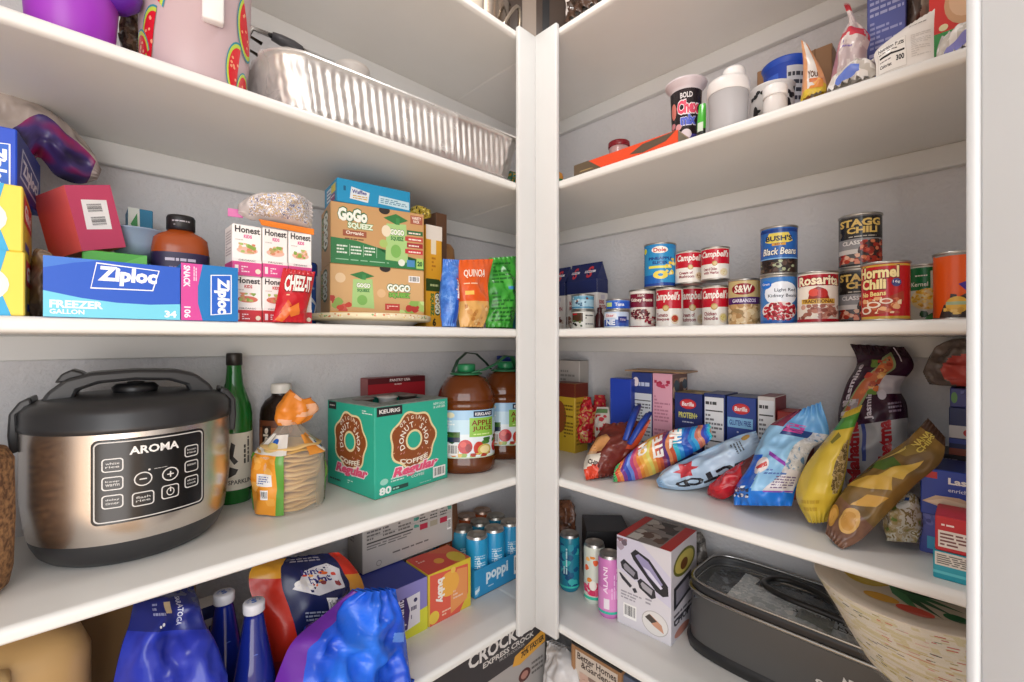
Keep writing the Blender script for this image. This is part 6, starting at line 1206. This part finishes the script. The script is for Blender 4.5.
leaf = lambda x, y, a, l_, w_, c: ('p', [(x, y), (x+l_*.3*cos(a)-w_*sin(a), y+l_*.3*sin(a)+w_*cos(a)), (x+l_*cos(a), y+l_*sin(a)), (x+l_*.3*cos(a)+w_*sin(a), y+l_*.3*sin(a)-w_*cos(a))], c)
it = [('e', .2, .62, .2, .3, 'd8b83c'), ('e', .22, .6, .15, .24, 'e0c458')]+[leaf(.36, .46, a, .5, .05, c) for a, c in ((-.75, '1f5a34'), (-.5, '2c6b44'), (-.25, '3a7c50'), (.0, '1d4d2c'), (-1.0, '4a8c5c'))]+[('e', .34, .16, .12, .07, 'e0a83c'), ('e', .56, .10, .12, .07, 'd8503c'), ('p', [(.55, .9), (.95, .6), (.9, .84), (.7, .96)], 'c8382c'), ('p', [(.5, .88), (.94, .54), (.97, .58), (.53, .92)], '1d4a2a'), ('e', .8, .2, .08, .06, '1f6a3c'), ('e', .6, .6, .06, .05, 'e0b88c')]
prints(b, tpl, it, 'satin'); k = b.obj('top_plate', t); k['label'] = 'tropical fruit and leaf print'
b = B()
def fw_(x, y):
    a = 2*pi*x; yy = min(1, y*1.15); q = (R0+.0045)*(1 if y < .88 else 1-(y-.88)*2.2)+.003*noise.noise(V((cos(a)*4, sin(a)*4, y*6)))
    return V((q*cos(a), q*sin(a)-SHY*(1-yy), .0005+(HP+.004)*yy+.01*max(0, y-.88)))
s_ = Surf(fw_, .9, .1, 64, 16); s_.mesh(b, mat('efeae2', 'clear')); b.obj('plastic_wrap', t)

# ================================================================== lowest shelf
cartonL('slow_cooker_box', 'black slow cooker box with white lettering, below the shelf at bottom centre', 'box', 400, 545, 650, .035, .25, 5, {'front': 'a8a4a2', 'top': '2c2b2c', 'right': '2a292b'}, {'front': [('r', 0, .70, 1, 1, '39373a'), ('t', 'CROCK-POT', .4, .875, .985, .985, 'dcd9d6', {'b': .03}), ('t', 'EXPRESS CROCK', .5, .82, .9, .862, 'cfccc8', {'b': .03}), ('t', 'MULTI-COOKER', .62, .79, .82, .812, 'a8a4a2'), ('p', [(.72, .68), (.74, .75), (1, .83), (1, .71), (.78, .66)], 'dca23c'), ('t', '70% FASTER', .79, .70, .99, .75, '3a2c1c', {'b': .04, 'tilt': .15}), ('l', .8, .755, .98, .775, 1, '8c6424'), ('e', .82, .55, .05, .05, '5c3430'), ('e', .82, .55, .03, .03, 'b08074'), ('l', .88, .5, .98, .62, 3, '6a6664'), ('e', .5, .6, .1, .08, '6c6866')]}, h=.327)
rows = [(Rp(546, 720, .06), Rp(578, 720, .06)), (Rp(546, 690, .06), Rp(580, 690, .06)), (Rp(547, 660, .07), Rp(575, 664, .07)), (Rp(548, 640, .09), Rp(568, 648, .09))]
g = bag('plastic_bag', 'crumpled white and grey plastic bag beside the black cooker box', 'bag', rows, [.04, .06, .05, .01], mot(['8c9098', 'c8c6c6', 'd4d2d2'], 20, hard=False), floor=S5, amp=.014, sc=16, seed=71)
t_, w_, h_ = placeR(571, 621, 643, .06, .028, 5)
t = thing('picture_frame', 'framed magazine cover with brown border below the right shelf', 'frame', t_, RZ)
b = B(); fb = .010
for x0, x1, z0, z1 in ((-w_/2, -w_/2+fb, 0, h_), (w_/2-fb, w_/2, 0, h_), (-w_/2+fb, w_/2-fb, 0, fb), (-w_/2+fb, w_/2-fb, h_-fb, h_)): b.box(x0, x1, -.014, .014, z0, z1, mat('9c7450', 'satin'), .0015)
b.box(-w_/2, w_/2, -.0145, .0145, h_-.0005, h_+.006, mat('2a2624', 'satin'), .001); b.obj('border', t)
b = B(); b.box(-w_/2+fb, w_/2-fb, -.008, .008, fb, h_-fb, mat('cfc2b4', 'card'), 0)
prints(b, flat((-w_/2+fb, -.0082, fb), (w_-2*fb, 0, 0), (0, 0, h_-2*fb)), [('t', 'Better Homes', .05, .91, .95, .975, '4a3c36', {'b': .02}), ('t', '&Gardens', .14, .845, .84, .905, '4a3c36', {'b': .02}), ('s', .1, .1, .9, .8, 30, ['b88c80', 'a86a5c', 'c8a898', '8c7468', 'd8b8ac'], .06, 4)]); b.obj('cover', t)
cartonR('blue_box', 'slate blue box right of the framed magazine cover', 'box', 622, 668, 674, .07, .12, 5, '5a6478', {'front': [('r', .1, .5, .9, .9, '6c7890')]})

# ================================================================== shelf of the foil pan, left
# purple tub
p = Lp(72, 40, .075); t = thing('purple_tub', 'bright purple plastic tub with lid, upper left', 'tub', (p.x, p.y, S1), face_cam(p.x, p.y))
PU = mat('9a34b8', 'plastic')
b = B(); b.lathe([(.040, 0), (.044, .003), (.048, .06), (.052, .115), (.054, .118), (.054, .122)], PU, 48); b.obj('tub', t)
b = B(); b.lathe([(.055, .119), (.056, .121), (.056, .130), (.052, .134), (.04, .139), (.036, .150), (.024, .162), (0, .166)], mat('5c1c9c', 'plastic'), 48); b.obj('lid', t)
p = Lp(114, 10, .06)
b = B(); b.lathe([(0, 0), (.018, .003), (.029, .014), (.032, .026), (.028, .040), (.016, .049), (0, .052)], mat('5f1da2', 'plastic'), 36)
b.tube([(-.03, 0, .03), (-.055, .01, .05)], .012, mat('5f1da2', 'plastic'))
q = Matrix.Rotation(-face_cam(t.location.x, t.location.y), 4, 'Z')@(p-t.location); k = b.obj('bulb_handle', t); k.location = q; k['label'] = 'darker violet rounded bulb'
# brown paper bag and watermelon pitcher
bag('paper_bag', 'dark patterned paper bag between the purple tub and the pitcher', 'bag', [(Lp(122, 62, .16), Lp(143, 66, .15)), (Lp(121, 42, .16), Lp(144, 44, .15)), (Lp(122, 18, .17), Lp(145, 18, .16)), (Lp(124, -8, .18), Lp(146, -8, .17))], [.03, .05, .04, .01], mot(['3c3028', '5c4a3a', '8c745c', 'a89078'], 45), [('l', .86, .05, .93, .95, 40, 'e6e0d8')], floor=S1, amp=.008, seed=81)
p = Lp(197, 60, .088); D_ = sqrt(p.x**2+p.y**2); rp = .0775
t = thing('drink_pitcher', 'translucent pink pitcher with watermelon pattern', 'pitcher', (p.x, p.y, S1), face_cam(p.x, p.y))
PK = mat('e2ccd0', 'haze')
b = B(); b.lathe([(rp*.88, .0), (rp*.9, .003), (rp*.95, .06), (rp, .19), (rp*1.01, .2), (rp*.985, .2), (rp*.975, .19), (rp*.93, .06), (rp*.87, .006), (0, .006)], PK, 64)
def mel(x, y, s, a):
    c, s_ = cos(a), sin(a); o = []
    for k_, col in ((1.0, '3c8c9c'), (.93, 'b8cc4a'), (.8, 'd0202c')):
        pts = [(k_*s*cos(pi*i/14), k_*s*sin(pi*i/14)) for i in range(15)]
        o.append(('p', [(x+(px*c-py*s_)*.34, y+(px*s_+py*c)) for px, py in pts], col))
    rn = random.Random(int(x*100))
    for i in range(7):
        q = s*.65*rn.random()**.5; an_ = pi*rn.random(); px, py = q*cos(an_), q*sin(an_)
        o.append(('o', x+(px*c-py*s_)*.34, y+(px*s_+py*c), .012, 'e8a07a'))
    return o
sf_ = Surf(lambda x, y: V((rp*(.953+.047*y)*sin(radians((x*2-1)*100)), -rp*(.953+.047*y)*cos(radians((x*2-1)*100)), .062+.126*y)), rp*3.5, .126, 32, 1)
its = mel(.24, .66, .34, -.6)+mel(.27, .24, .26, 1.2)+mel(.74, .16, .26, 1.4)+mel(.82, .62, .3, 2.2)+mel(.8, .0, .2, .4)+mel(.16, .1, .24, .2)
def rz_(z): return rp*(.9+.05*min(1, z/.06)+(.05*max(0, z-.06)/.13))
sf2 = Surf(lambda x, y: V((rz_(.006+.182*y)*sin(radians((x*2-1)*100)), -rz_(.006+.182*y)*cos(radians((x*2-1)*100)), .006+.182*y)), rp*3.5, .182, 40, 6)
prints(b, sf2, its, 'gloss', .001); b.obj('pitcher_wall', t)
b = B(); b.box(.006, .034, -rp-.010, -rp+.006, .084, .20, mat('e9e6e4', 'plastic'), .003, 2); b.obj('spout', t)
b = B(); b.lathe([(rp*1.02, .199), (rp*1.03, .2), (rp*1.03, .212), (rp*.9, .22), (0, .221)], mat('e6d0d4', 'plastic'), 48); b.obj('lid', t)
# pan with steel and grey handle behind
q0 = Lp(247, 38, .22)
t = thing('saucepan', 'steel saucepan with grey grip behind the foil roasting pan', 'pan', (.095, 1.082, S1))
b = B(); b.lathe([(.062, 0), (.068, .004), (.07, .085), (.072, .088), (.069, .088), (.066, .006), (0, .006)], mat('8c8a88', 'steel'), 48); b.obj('pot', t)
q1, q2, q3 = [Lp(u, v, dd)-V((.095, 1.082, S1)) for u, v, dd in ((252, 28, .19), (272, 36, .185), (302, 50, .18))]
b = B(); b.tube([V((.066, 0, .075)), q1*.6+V((.03, 0, .02)), q1, q2], .007, mat('b0aeac', 'steel'), 10, flat=(1, .6)); b.tube([q3, q3+V((.02, .0, -.006)), q3+V((.03, .0, -.016))], .006, mat('b0aeac', 'steel'), 10); b.obj('handle_bracket', t)
b = B(); b.tube([q2, q2*.7+q3*.3, q2*.3+q3*.7, q3], [.010, .013, .013, .009], mat('4c4c50', 'plastic'), 12, flat=(1, .75)); k = b.obj('grip', t); k['label'] = 'dark grey plastic grip'
t = thing('tongs', 'pair of dark steel tongs leaning behind the pitcher', 'tongs', (.19, 1.09, S1))
for i, (va, vb) in enumerate(((30, 44), (44, 58))):
    a_, c_ = Lp(240, va, .2)-V((.19, 1.09, S1)), Lp(262, vb, .2)-V((.19, 1.09, S1))
    b = B(); b.tube([V((.005*i, 0, .0)), V((a_.x*.3, .0, a_.z*.6)), a_, c_], .005, mat('3c342e', 'steel'), 8, flat=(1, .6)); b.obj('arm', t)
# foil roasting pan
X0, X1, Y0, Y1 = .224, .852, DL-.010, DL+.262
t = thing('foil_pan', 'large ribbed aluminium foil roasting pan, wrapped in clear plastic', 'foil pan', ((X0+X1)/2, (Y0+Y1)/2, S1), 0)
t.rotation_euler = (0, radians(-1.6), 0); t.location.z += .0085
W_, D_ = (X1-X0), (Y1-Y0); FO = mat('c9c6c2', 'metal'); hp = .092
FO.node_tree.nodes['Principled BSDF'].inputs['Roughness'].default_value = .40; FO.node_tree.nodes['Principled BSDF'].inputs['Base Color'].default_value = (.80, .78, .76, 1)
def ring(x, z, infl):
    """point on a rounded rectangle, x in 0..1 round the outline"""
    a_, c_ = W_/2-.022+infl, D_/2-.022+infl; r_ = .05; L1, L2 = 2*(a_-r_), 2*(c_-r_); q = pi*r_/2; P_ = 2*L1+2*L2+4*q; s = (x % 1)*P_
    rib = 0; crn = False
    seg = [(L1, (-a_+r_, -c_), (1, 0)), (q, (a_-r_, -c_+r_), -90), (L2, (a_, -c_+r_), (0, 1)), (q, (a_-r_, c_-r_), 0), (L1, (a_-r_, c_), (-1, 0)), (q, (-a_+r_, c_-r_), 90), (L2, (-a_, c_-r_), (0, -1)), (q, (-a_+r_, -c_+r_), 180)]
    for ln, o_, d_ in seg:
        if s <= ln or ln is seg[-1][0] and o_ == seg[-1][1]:
            if isinstance(d_, tuple): p_ = (o_[0]+d_[0]*s, o_[1]+d_[1]*s); nrm_ = (d_[1], -d_[0])
            else:
                an_ = radians(d_+90*s/q); p_ = (o_[0]+r_*cos(an_), o_[1]+r_*sin(an_)); nrm_ = (cos(an_), sin(an_)); crn = True
            return p_, nrm_, crn, s
        s -= ln
    return p_, nrm_, crn, s
def foil(x, y):
    z = hp*min(1, y/.86)
    infl = .020*min(1, y/.86)-.016
    (px, py), (nx, ny), crn, s = ring(x, z, infl)
    rib = .0024*sin(s*2*pi/.017)*(1 if not crn else .35)*min(1, y*5)*min(1, max(0, (.84-y)*9)) if y < .86 else 0
    cr_ = crum(V((px, py, z)), .0022 if crn or px < -.12 else .0007, 60, 3)*(1 if y < .86 else .2)
    o = rib+cr_
    if y > .86: o += .012*min(1, (y-.86)/.09); z = hp+.0012*sin((y-.86)/.14*pi)-(.003 if y > .97 else 0)
    return V((px+nx*o, py+ny*o, z+.001))
s_ = Surf(foil, 1.6, .1, 520, 22); b = B(); s_.mesh(b, FO)
b.box(-W_/2+.045, W_/2-.045, -D_/2+.045, D_/2-.045, .0, .0012, FO, 0); b.obj('pan', t)
b = B()
def fwr(x, y):
    (px, py), (nx, ny), crn, s = ring(.86+.34*x, 0, .012*y-.002)
    c_ = crum(V((px, py, y*.1)), .006, 34, 8)
    return V((px+nx*(.008+c_), py+ny*(.008+c_), .004+.088*y))
s_ = Surf(fwr, .5, .09, 60, 14); s_.mesh(b, mat('eceae8', 'film')); b.obj('plastic_wrap', t)
b = B(); p = Lp(352, 66, .315); b.lathe([(.035, 0), (.038, .004), (.040, p.z-S1-.02), (.043, p.z-S1-.018), (.043, p.z-S1-.008), (.03, p.z-S1), (0, p.z-S1+.001)], mat('e6e1dc', 'plastic'), 40); o = b.obj('white_canister'); o.location = (p.x, p.y, S1); tag(o, 'white lidded canister behind the foil roasting pan', 'canister')
# decorative bits beside the post
def deco(name, lab, p, cols, h, r, grp=None):
    t = thing(name, lab, 'ornament', p, 0, grp)
    b = B(); b.lathe([(r*.8, 0), (r, .003), (r, h*.35), (r*.9, h*.4)], mat(cols[0], 'gloss'), 24); b.obj('base', t)
    b = B(); b.lathe([(r*.92, h*.4), (r*.95, h*.42), (r*.8, h*.6), (r*.85, h*.64)], mat(cols[1], 'gloss'), 24); b.obj('band', t)
    b = B(); b.lathe([(r*.8, h*.64), (r*.98, h*.72), (r*.8, h*.9), (r*.3, h), (0, h)], mat(cols[2], 'gloss'), 24); b.obj('head', t)
q = Rp(560, 175, .08); deco('bottle_ornament', 'small orange and green ornament right of the corner post', (q.x+.005, q.y+.012, S1), ('a83a34', '2f7a44', 'd8943c'), .062, .016)
q = Lp(516, 172, .05); bag('ribbon', 'crumpled gold and green ribbon below the foil pan end', 'ribbon', [(Lp(503, 182, .09), Lp(503, 178, .09)), (Lp(509, 184, .09), Lp(509, 171, .09)), (Lp(515, 186, .09), Lp(515, 172, .09)), (Lp(524, 187, .09), Lp(524, 170, .09))], [.006, .02, .025, .01], noisecol(['c8a83c', 'a88428', '2f7a5c', 'd8bc5a', '6a2a2c'], 5, 6, 2), amp=.006, sc=60, seed=83, nrm=(0, -1, 0))

# ================================================================== shelf of the shaker bottle, right
loc, w_, h_ = placeR(574, 678, 168, .008, .09, 1)
hb = Rp(677, 129.5, .008).z-S1
carton('flat_box', 'orange red flat box with a dark picture at its end', 'box', loc, RZ, w_, .09, max(hb, .022), {'front': 'e04a20', 'left': '8c6a48', 'right': 'b8a088', 'top': 'd8451e'}, {'front': [('p', [(0, 0), (.3, 0), (.16, 1), (0, 1)], '5c4c38'), ('p', [(.58, .3), (.7, .8), (.98, .95), (.9, .4), (.7, .1)], '5a4a3a'), ('p', [(.06, .2), (.22, .2), (.18, .3), (.08, .3)], '9c8458')], 'right': [('p', [(0, 0), (1, 0), (1, .6), (0, .9)], '8c8070')]})
p = Rp(619, 150, .24); b = B(); h_ = Rp(619, 143, .24).z-S1
b.lathe([(.026, 0), (.028, .003), (.028, h_-.018), (.026, h_-.014)], mat('c8a0a0', 'gloss'), 32); t = thing('jam_jar', 'jar with a dark red lid behind the orange red flat box', 'jar', (p.x, p.y, S1)); b.obj('glass', t)
b = B(); b.lathe([(.029, h_-.015), (.030, h_-.014), (.030, h_-.002), (.028, h_), (0, h_)], mat('8c1c28', 'gloss'), 32); b.obj('lid', t)
p = Rp(686, 120, .12); h_ = Rp(686, 86, .12).z-S1; t = thing('snack_cup', 'white snack mix cup with flared rim and black label', 'cup', (p.x, p.y, S1), face_cam(p.x, p.y, 0))
b = B(); r1, r2 = .026, .0335; b.lathe([(r1, 0), (r1+.001, .002), (r2, h_-.018), (r2+.002, h_-.014), (r2+.010, h_-.004), (r2+.011, h_), (r2+.007, h_), (r2, h_-.008), (0, h_-.010)], mat('cfc4c8', 'satin'), 48)
sf = cyl(r1+.003, h_*.22, h_-.022, 75, 20, r1=r2-.0002); prints(b, sf, [('r', 0, 0, 1, 1, '241c20'), ('t', 'BOLD', .36, .82, .66, .93, 'd8d4d6', {'b': .03}), ('t', 'Chex', .28, .52, .84, .78, 'e0506c', {'b': .05, 'ol': 'f0e6ea', 'ow': .1}), ('t', 'mix', .36, .3, .76, .5, '5a6cd0', {'b': .06, 'ol': 'e6e6f4'}), ('e', .16, .62, .09, .16, 'c87468'), ('o', .12, .34, .06, 'c8848c'), ('o', .3, .28, .06, 'd8a0a4'), ('r', 0, 0, 1, .12, '4a4a9c'), ('o', .5, .12, .1, 'e0d8dc')], 'gloss', .0006); b.obj('cup', t)
rows = [(Rp(697, 145, .07), Rp(705, 142, .07)), (Rp(697, 125, .07), Rp(706, 122, .07)), (Rp(699, 105, .075), Rp(706, 103, .075))]
bag('snack_packet', 'slim green and black packet between the cup and the shaker bottle', 'bag', rows, [.006, .012, .003], lambda x, y: '4cb83c' if y > .35 else '2a2c28', [('r', .2, .3, .8, .5, 'd8e6d4')], floor=S1, nu=10, nv=14, amp=.002, seed=91)
p = Rp(728, 100, .055); h_ = Rp(728, 70, .055).z-S1; rs = .036; t = thing('shaker_bottle', 'frosted white shaker bottle with white flip cap', 'bottle', (p.x, p.y, S1), face_cam(p.x, p.y, 15))
b = B(); b.lathe([(rs*.86, 0), (rs*.9, .002), (rs, h_*.60), (rs*1.0, h_*.66)], mat('d4d2d4', 'haze'), 48); b.lathe([(rs*.8, .004), (rs*.92, h_*.6), (0, h_*.6)], mat('c4c2c4', 'satin'), 40); b.obj('cup', t)
b = B(); b.lathe([(rs*1.03, h_*.60), (rs*1.05, h_*.61), (rs*1.05, h_*.74), (rs*.98, h_*.80), (rs*.5, h_*.82), (0, h_*.82)], mat('e6e2e0', 'plastic'), 48); b.obj('screw_lid', t)
b = B(); b.lathe([(rs*.52, h_*.815), (rs*.55, h_*.83), (rs*.55, h_*.96), (rs*.48, h_), (0, h_)], mat('e9e6e4', 'plastic'), 36, cx=rs*.30, cy=rs*.05); b.obj('flip_cap', t)
p = Rp(772, 100, .16); h_ = Rp(772, 90, .16).z-S1
t = thing('spotted_tub', 'white tub with black dalmatian spots', 'tub', (p.x, p.y, S1), face_cam(p.x, p.y))
b = B(); b.lathe([(.034, 0), (.036, .003), (.040, h_-.004), (.0415, h_-.002), (.041, h_), (.036, h_-.004), (0, h_-.006)], mat('e6e4e2', 'satin'), 48); prints(b, cyl(.0365, .01, h_-.006, 75, 20, r1=.0404), [('s', 0, 0, 1, 1, 46, ['1f1e1f'], .055, 6), ('e', .18, .5, .06, .16, '1f1e1f')], 'satin', .0006); b.obj('tub', t)
p = Rp(775, 104, .07); h_ = Rp(775, 87, .07).z-S1
t = thing('small_bottle', 'small white bottle in front of the spotted tub', 'bottle', (p.x, p.y, S1)); b = B(); b.lathe([(.018, 0), (.020, .002), (.020, h_*.62), (.016, h_*.74)], mat('dcd6d2', 'plastic'), 32); b.obj('body', t)
b = B(); b.lathe([(.0195, h_*.72), (.0205, h_*.74), (.0205, h_*.95), (.018, h_), (0, h_)], mat('ebe8e6', 'plastic'), 32); b.obj('cap', t)
p = Rp(786, 80, .245); h_ = Rp(786, 66, .245).z-S1
t = thing('blue_tub', 'blue round tub with white rim and white print', 'tub', (p.x, p.y, S1), face_cam(p.x, p.y, 5)); b = B(); b.lathe([(.032, 0), (.034, .003), (.043, h_-.012)], mat('1f48b8', 'satin'), 48, caps=True)
prints(b, cyl(.0345, .01, h_-.014, 75, 20, r1=.0428), [('r', .1, .55, .34, .9, '3a68d8'), ('l', .14, .6, .32, .85, 2, 'e6eaf4'), ('r', .48, .1, .98, .95, 'd6d9e0'), ('l', .5, .14, .96, .9, 8, '3a3c48')], 'satin', .0006); b.obj('tub', t)
b = B(); b.lathe([(.043, h_-.013), (.0435, h_-.0125), (.0455, h_-.005), (.047, h_-.002), (.045, h_), (0, h_-.001)], mat('2c58c8', 'satin'), 48); b.obj('lid', t)
cartonR('cardboard_box', 'open brown cardboard box at the back of the snack shelf', 'box', 757, 832, 76, .30, .05, 1, 'a8805c', {'front': [('r', .78, 0, .8, 1, '8c6848')]}, h=Rp(800, 55, .30).z-S1)
rows = [(Rp(800, 104, .07), Rp(826, 92, .07)), (Rp(802, 88, .075), Rp(826, 82, .075)), (Rp(803, 64, .085), Rp(820, 66, .085)), (Rp(801, 40, .10), Rp(807, 44, .10))]
bag('snack_pouch', 'peach and white pouch with a pointed top', 'bag', rows, [.02, .03, .02, .003], lambda x, y: 'd8b83c' if y < .16+.1*x else ('e0dad4' if .3 < x < .75 else 'd89a6c'), [('t', 'YOU', .32, .36, .74, .5, '6a4a3c', {'b': .04}), ('s', .4, .16, .9, .34, 8, ['d8883c', 'c8703c', 'e0a860'], .07, 4)], floor=S1, nu=16, nv=22, amp=.004, seed=92)
rows = [(Rp(828, 92, .11), Rp(872, 74, .11)), (Rp(834, 64, .12), Rp(866, 56, .12)), (Rp(840, 42, .13), Rp(870, 36, .13)), (Rp(849, 24, .135), Rp(857, 22, .135)), (Rp(844, 5, .14), Rp(850, 5, .14))]
bag('zip_bag', 'clear zip bag with red contents and a twisted top', 'bag', rows, [.03, .05, .04, .012, .006], lambda x, y: ('d04050' if (.42 < y < .56 and noise.noise(V((x*5, y*6, 2))) > -.3) else ('c88c94' if (x < .25 and y < .5) else ('c8404c' if y > .9 else ('c9b8ba' if noise.noise(V((x*6, y*6, 8))) > 0 else 'ded2d0')))), [('l', .3, .3, .6, .4, 2, '8c7ab0')], floor=S1, nu=22, nv=28, amp=.007, seed=93)
cartonR('mix_box', 'periwinkle box with fine print, standing at the back right', 'box', 867, 906, -40, .17, .07, 1, {'front': '5560a8', 'right': '2c3c84'}, {'front': [('l', .08, .62, .95, .98, 10, 'a8b0dc'), ('r', .06, .38, .95, .40, 'b4bce4'), ('r', .06, .3, .95, .31, 'b4bce4'), ('l', .08, .42, .9, .6, 6, '9aa2d4'), ('r', 0, 0, 1, .17, '4a9c54'), ('t', 'PI', .06, .04, .3, .13, 'e0ecdc', {'b': .03})]})
bag('dark_pouch', 'dark brown mesh pouch behind the white pouch', 'bag', [(Rp(904, 60, .2), Rp(932, 50, .2)), (Rp(904, 20, .2), Rp(932, 10, .2)), (Rp(905, -20, .2), Rp(931, -30, .2))], [.02, .04, .01], lambda x, y: ('a89c8c' if x > .62 else '5a4c44') if noise.noise(V((x*9, y*9, 1))) > -.3 else '463a34', floor=S1, amp=.004, seed=94)
rows = [(Rp(876, 82, .02), Rp(934, 62, .02)), (Rp(876, 66, .025), Rp(934, 45, .025)), (Rp(876, 51, .03), Rp(934, 25, .03)), (Rp(905, 28, .035), Rp(935, 9, .035))]
bag('white_pouch', 'white pouch with a black nutrition facts table', 'bag', rows, [.01, .02, .015, .002], 'e6e1dc', [('r', .06, .1, .56, .62, 'd0ccc8'), ('r', .07, .11, .55, .61, 'e9e5e0'), ('t', 'Nutrition Facts', .09, .5, .53, .58, '3a3838', {'b': .03}), ('l', .09, .44, .52, .48, 1, '6a6664'), ('r', .09, .36, .53, .40, '2a2828'), ('t', 'Calories', .09, .18, .3, .24, '3a3838', {'b': .03}), ('t', '300', .38, .22, .52, .31, '2a2828', {'b': .04}), ('l', .09, .28, .3, .32, 1, '6a6664'), ('l', .64, .2, .95, .6, 12, 'cfcac6'), ('l', .5, .78, .84, .82, 1, '8c8884')], floor=S1, nu=20, nv=20, amp=.002, seed=95)
cartonR('bread_box', 'red and green box with a bread slice picture at the right end', 'box', 929, 990, -25, .10, .08, 1, {'front': 'd8322c'}, {'front': [('r', 0, 0, 1, .44, '3c9a50'), ('e', .62, .66, .36, .2, 'd0a078'), ('e', .64, .68, .3, .16, 'e0b894'), ('l', .05, .86, .9, .94, 1, 'f0d0c8'), ('o', .25, .48, .03, 'f0e0b0')]})
for lab, r_, sd, cc in (('clear plastic bag with blue print, lying left of the white pouch', [(Rp(827, 92, .03), Rp(876, 77, .03)), (Rp(829, 84, .035), Rp(876, 66, .035)), (Rp(838, 76, .045), Rp(874, 60, .045))], 96, '6a84d8'), ('clear plastic bag with violet print, lying right of the white pouch', [(Rp(936, 63, .02), Rp(992, 42, .02)), (Rp(937, 50, .025), Rp(992, 30, .025)), (Rp(940, 40, .035), Rp(992, 14, .035))], 97, '8c8cd0')):
    bag('plastic_bag', lab, 'bag', r_, [.02, .03, .006], noisecol(['d6d0ca', 'e6e2de', 'c4beb6', 'b8b2aa'], 5, 4, sd), [('p', [(.15, .1), (.7, .2), (.7, .42), (.2, .34)], cc)], floor=S1, nu=20, nv=12, amp=.009, seed=sd)

# ================================================================== topmost shelf, around the corner post
p = Lp(480, 10, .045); t = thing('white_canister', 'cream canister on the topmost shelf, left of the corner post', 'canister', (p.x-.045, p.y+.03, S0))
b = B(); b.lathe([(.058, 0), (.06, .004), (.062, .13), (.058, .14)], mat('ddd2c2', 'satin'), 40); b.obj('body', t)
b = B(); b.lathe([(.063, .135), (.064, .137), (.064, .152), (.05, .158), (0, .158)], mat('e6e0d4', 'satin'), 40); b.obj('lid', t)
t = thing('steel_pot', 'polished steel pot with a curved handle, topmost shelf at the corner', 'pot', (.80, .93, S0), radians(20))
b = B(); b.lathe([(.062, 0), (.068, .004), (.07, .12), (.073, .123), (.069, .123), (.066, .006), (0, .006)], mat('a89c90', 'steel'), 48); b.obj('pot', t)
b = B(); b.tube([(.066*cos(a), -.07-.028*sin(pi*i/10)*0-.002, .02+.10*i/10) if False else (-.05+.1*i/10, -.072-.03*sin(pi*i/10), .01+.085*sin(pi*i/10)) for i, a in enumerate([0]*11)], .005, mat('c4b8a8', 'steel'), 10); b.obj('handle', t)
t = thing('black_appliance', 'dark brown appliance with black cord above the corner post', 'appliance', (.985, .93, S0), radians(-45))
b = B(); b.box(-.10, .10, -.06, .06, 0, .30, mat('4a3d35', 'plastic'), .012, 3); b.obj('housing', t)
b = B(); b.box(-.028, .012, -.0625, -.0605, .0, .25, mat('9a8c80', 'satin'), 0); b.box(.03, .05, -.0625, -.0605, .02, .28, mat('17161a', 'plastic'), 0); b.obj('front_plate', t)
b = B(); b.tube([(-.05, -.066, .1), (-.03, -.075, .05), (.0, -.07, .012), (.03, -.072, .03), (.02, -.07, .055), (-.01, -.075, .06), (-.03, -.08, .03), (-.02, -.085, .006)], .003, mat('151414', 'plastic'), 8); b.obj('cord', t)
bag('dark_cloth_bag', 'white and dark brown patterned bag on the topmost shelf, right of the post', 'bag', [(Rp(566, 26, .03), Rp(612, 0, .03)), (Rp(566, 8, .04), Rp(612, -14, .04)), (Rp(568, -12, .05), Rp(610, -36, .05)), (Rp(572, -30, .06), Rp(606, -50, .06))], [.03, .06, .05, .01], lambda x, y: ('e0d8d4' if noise.noise(V((x*3, y*3, 5))) > -.08 else '3c2c22') if y > .15 else '4a3428', floor=S0, amp=.012, seed=99)
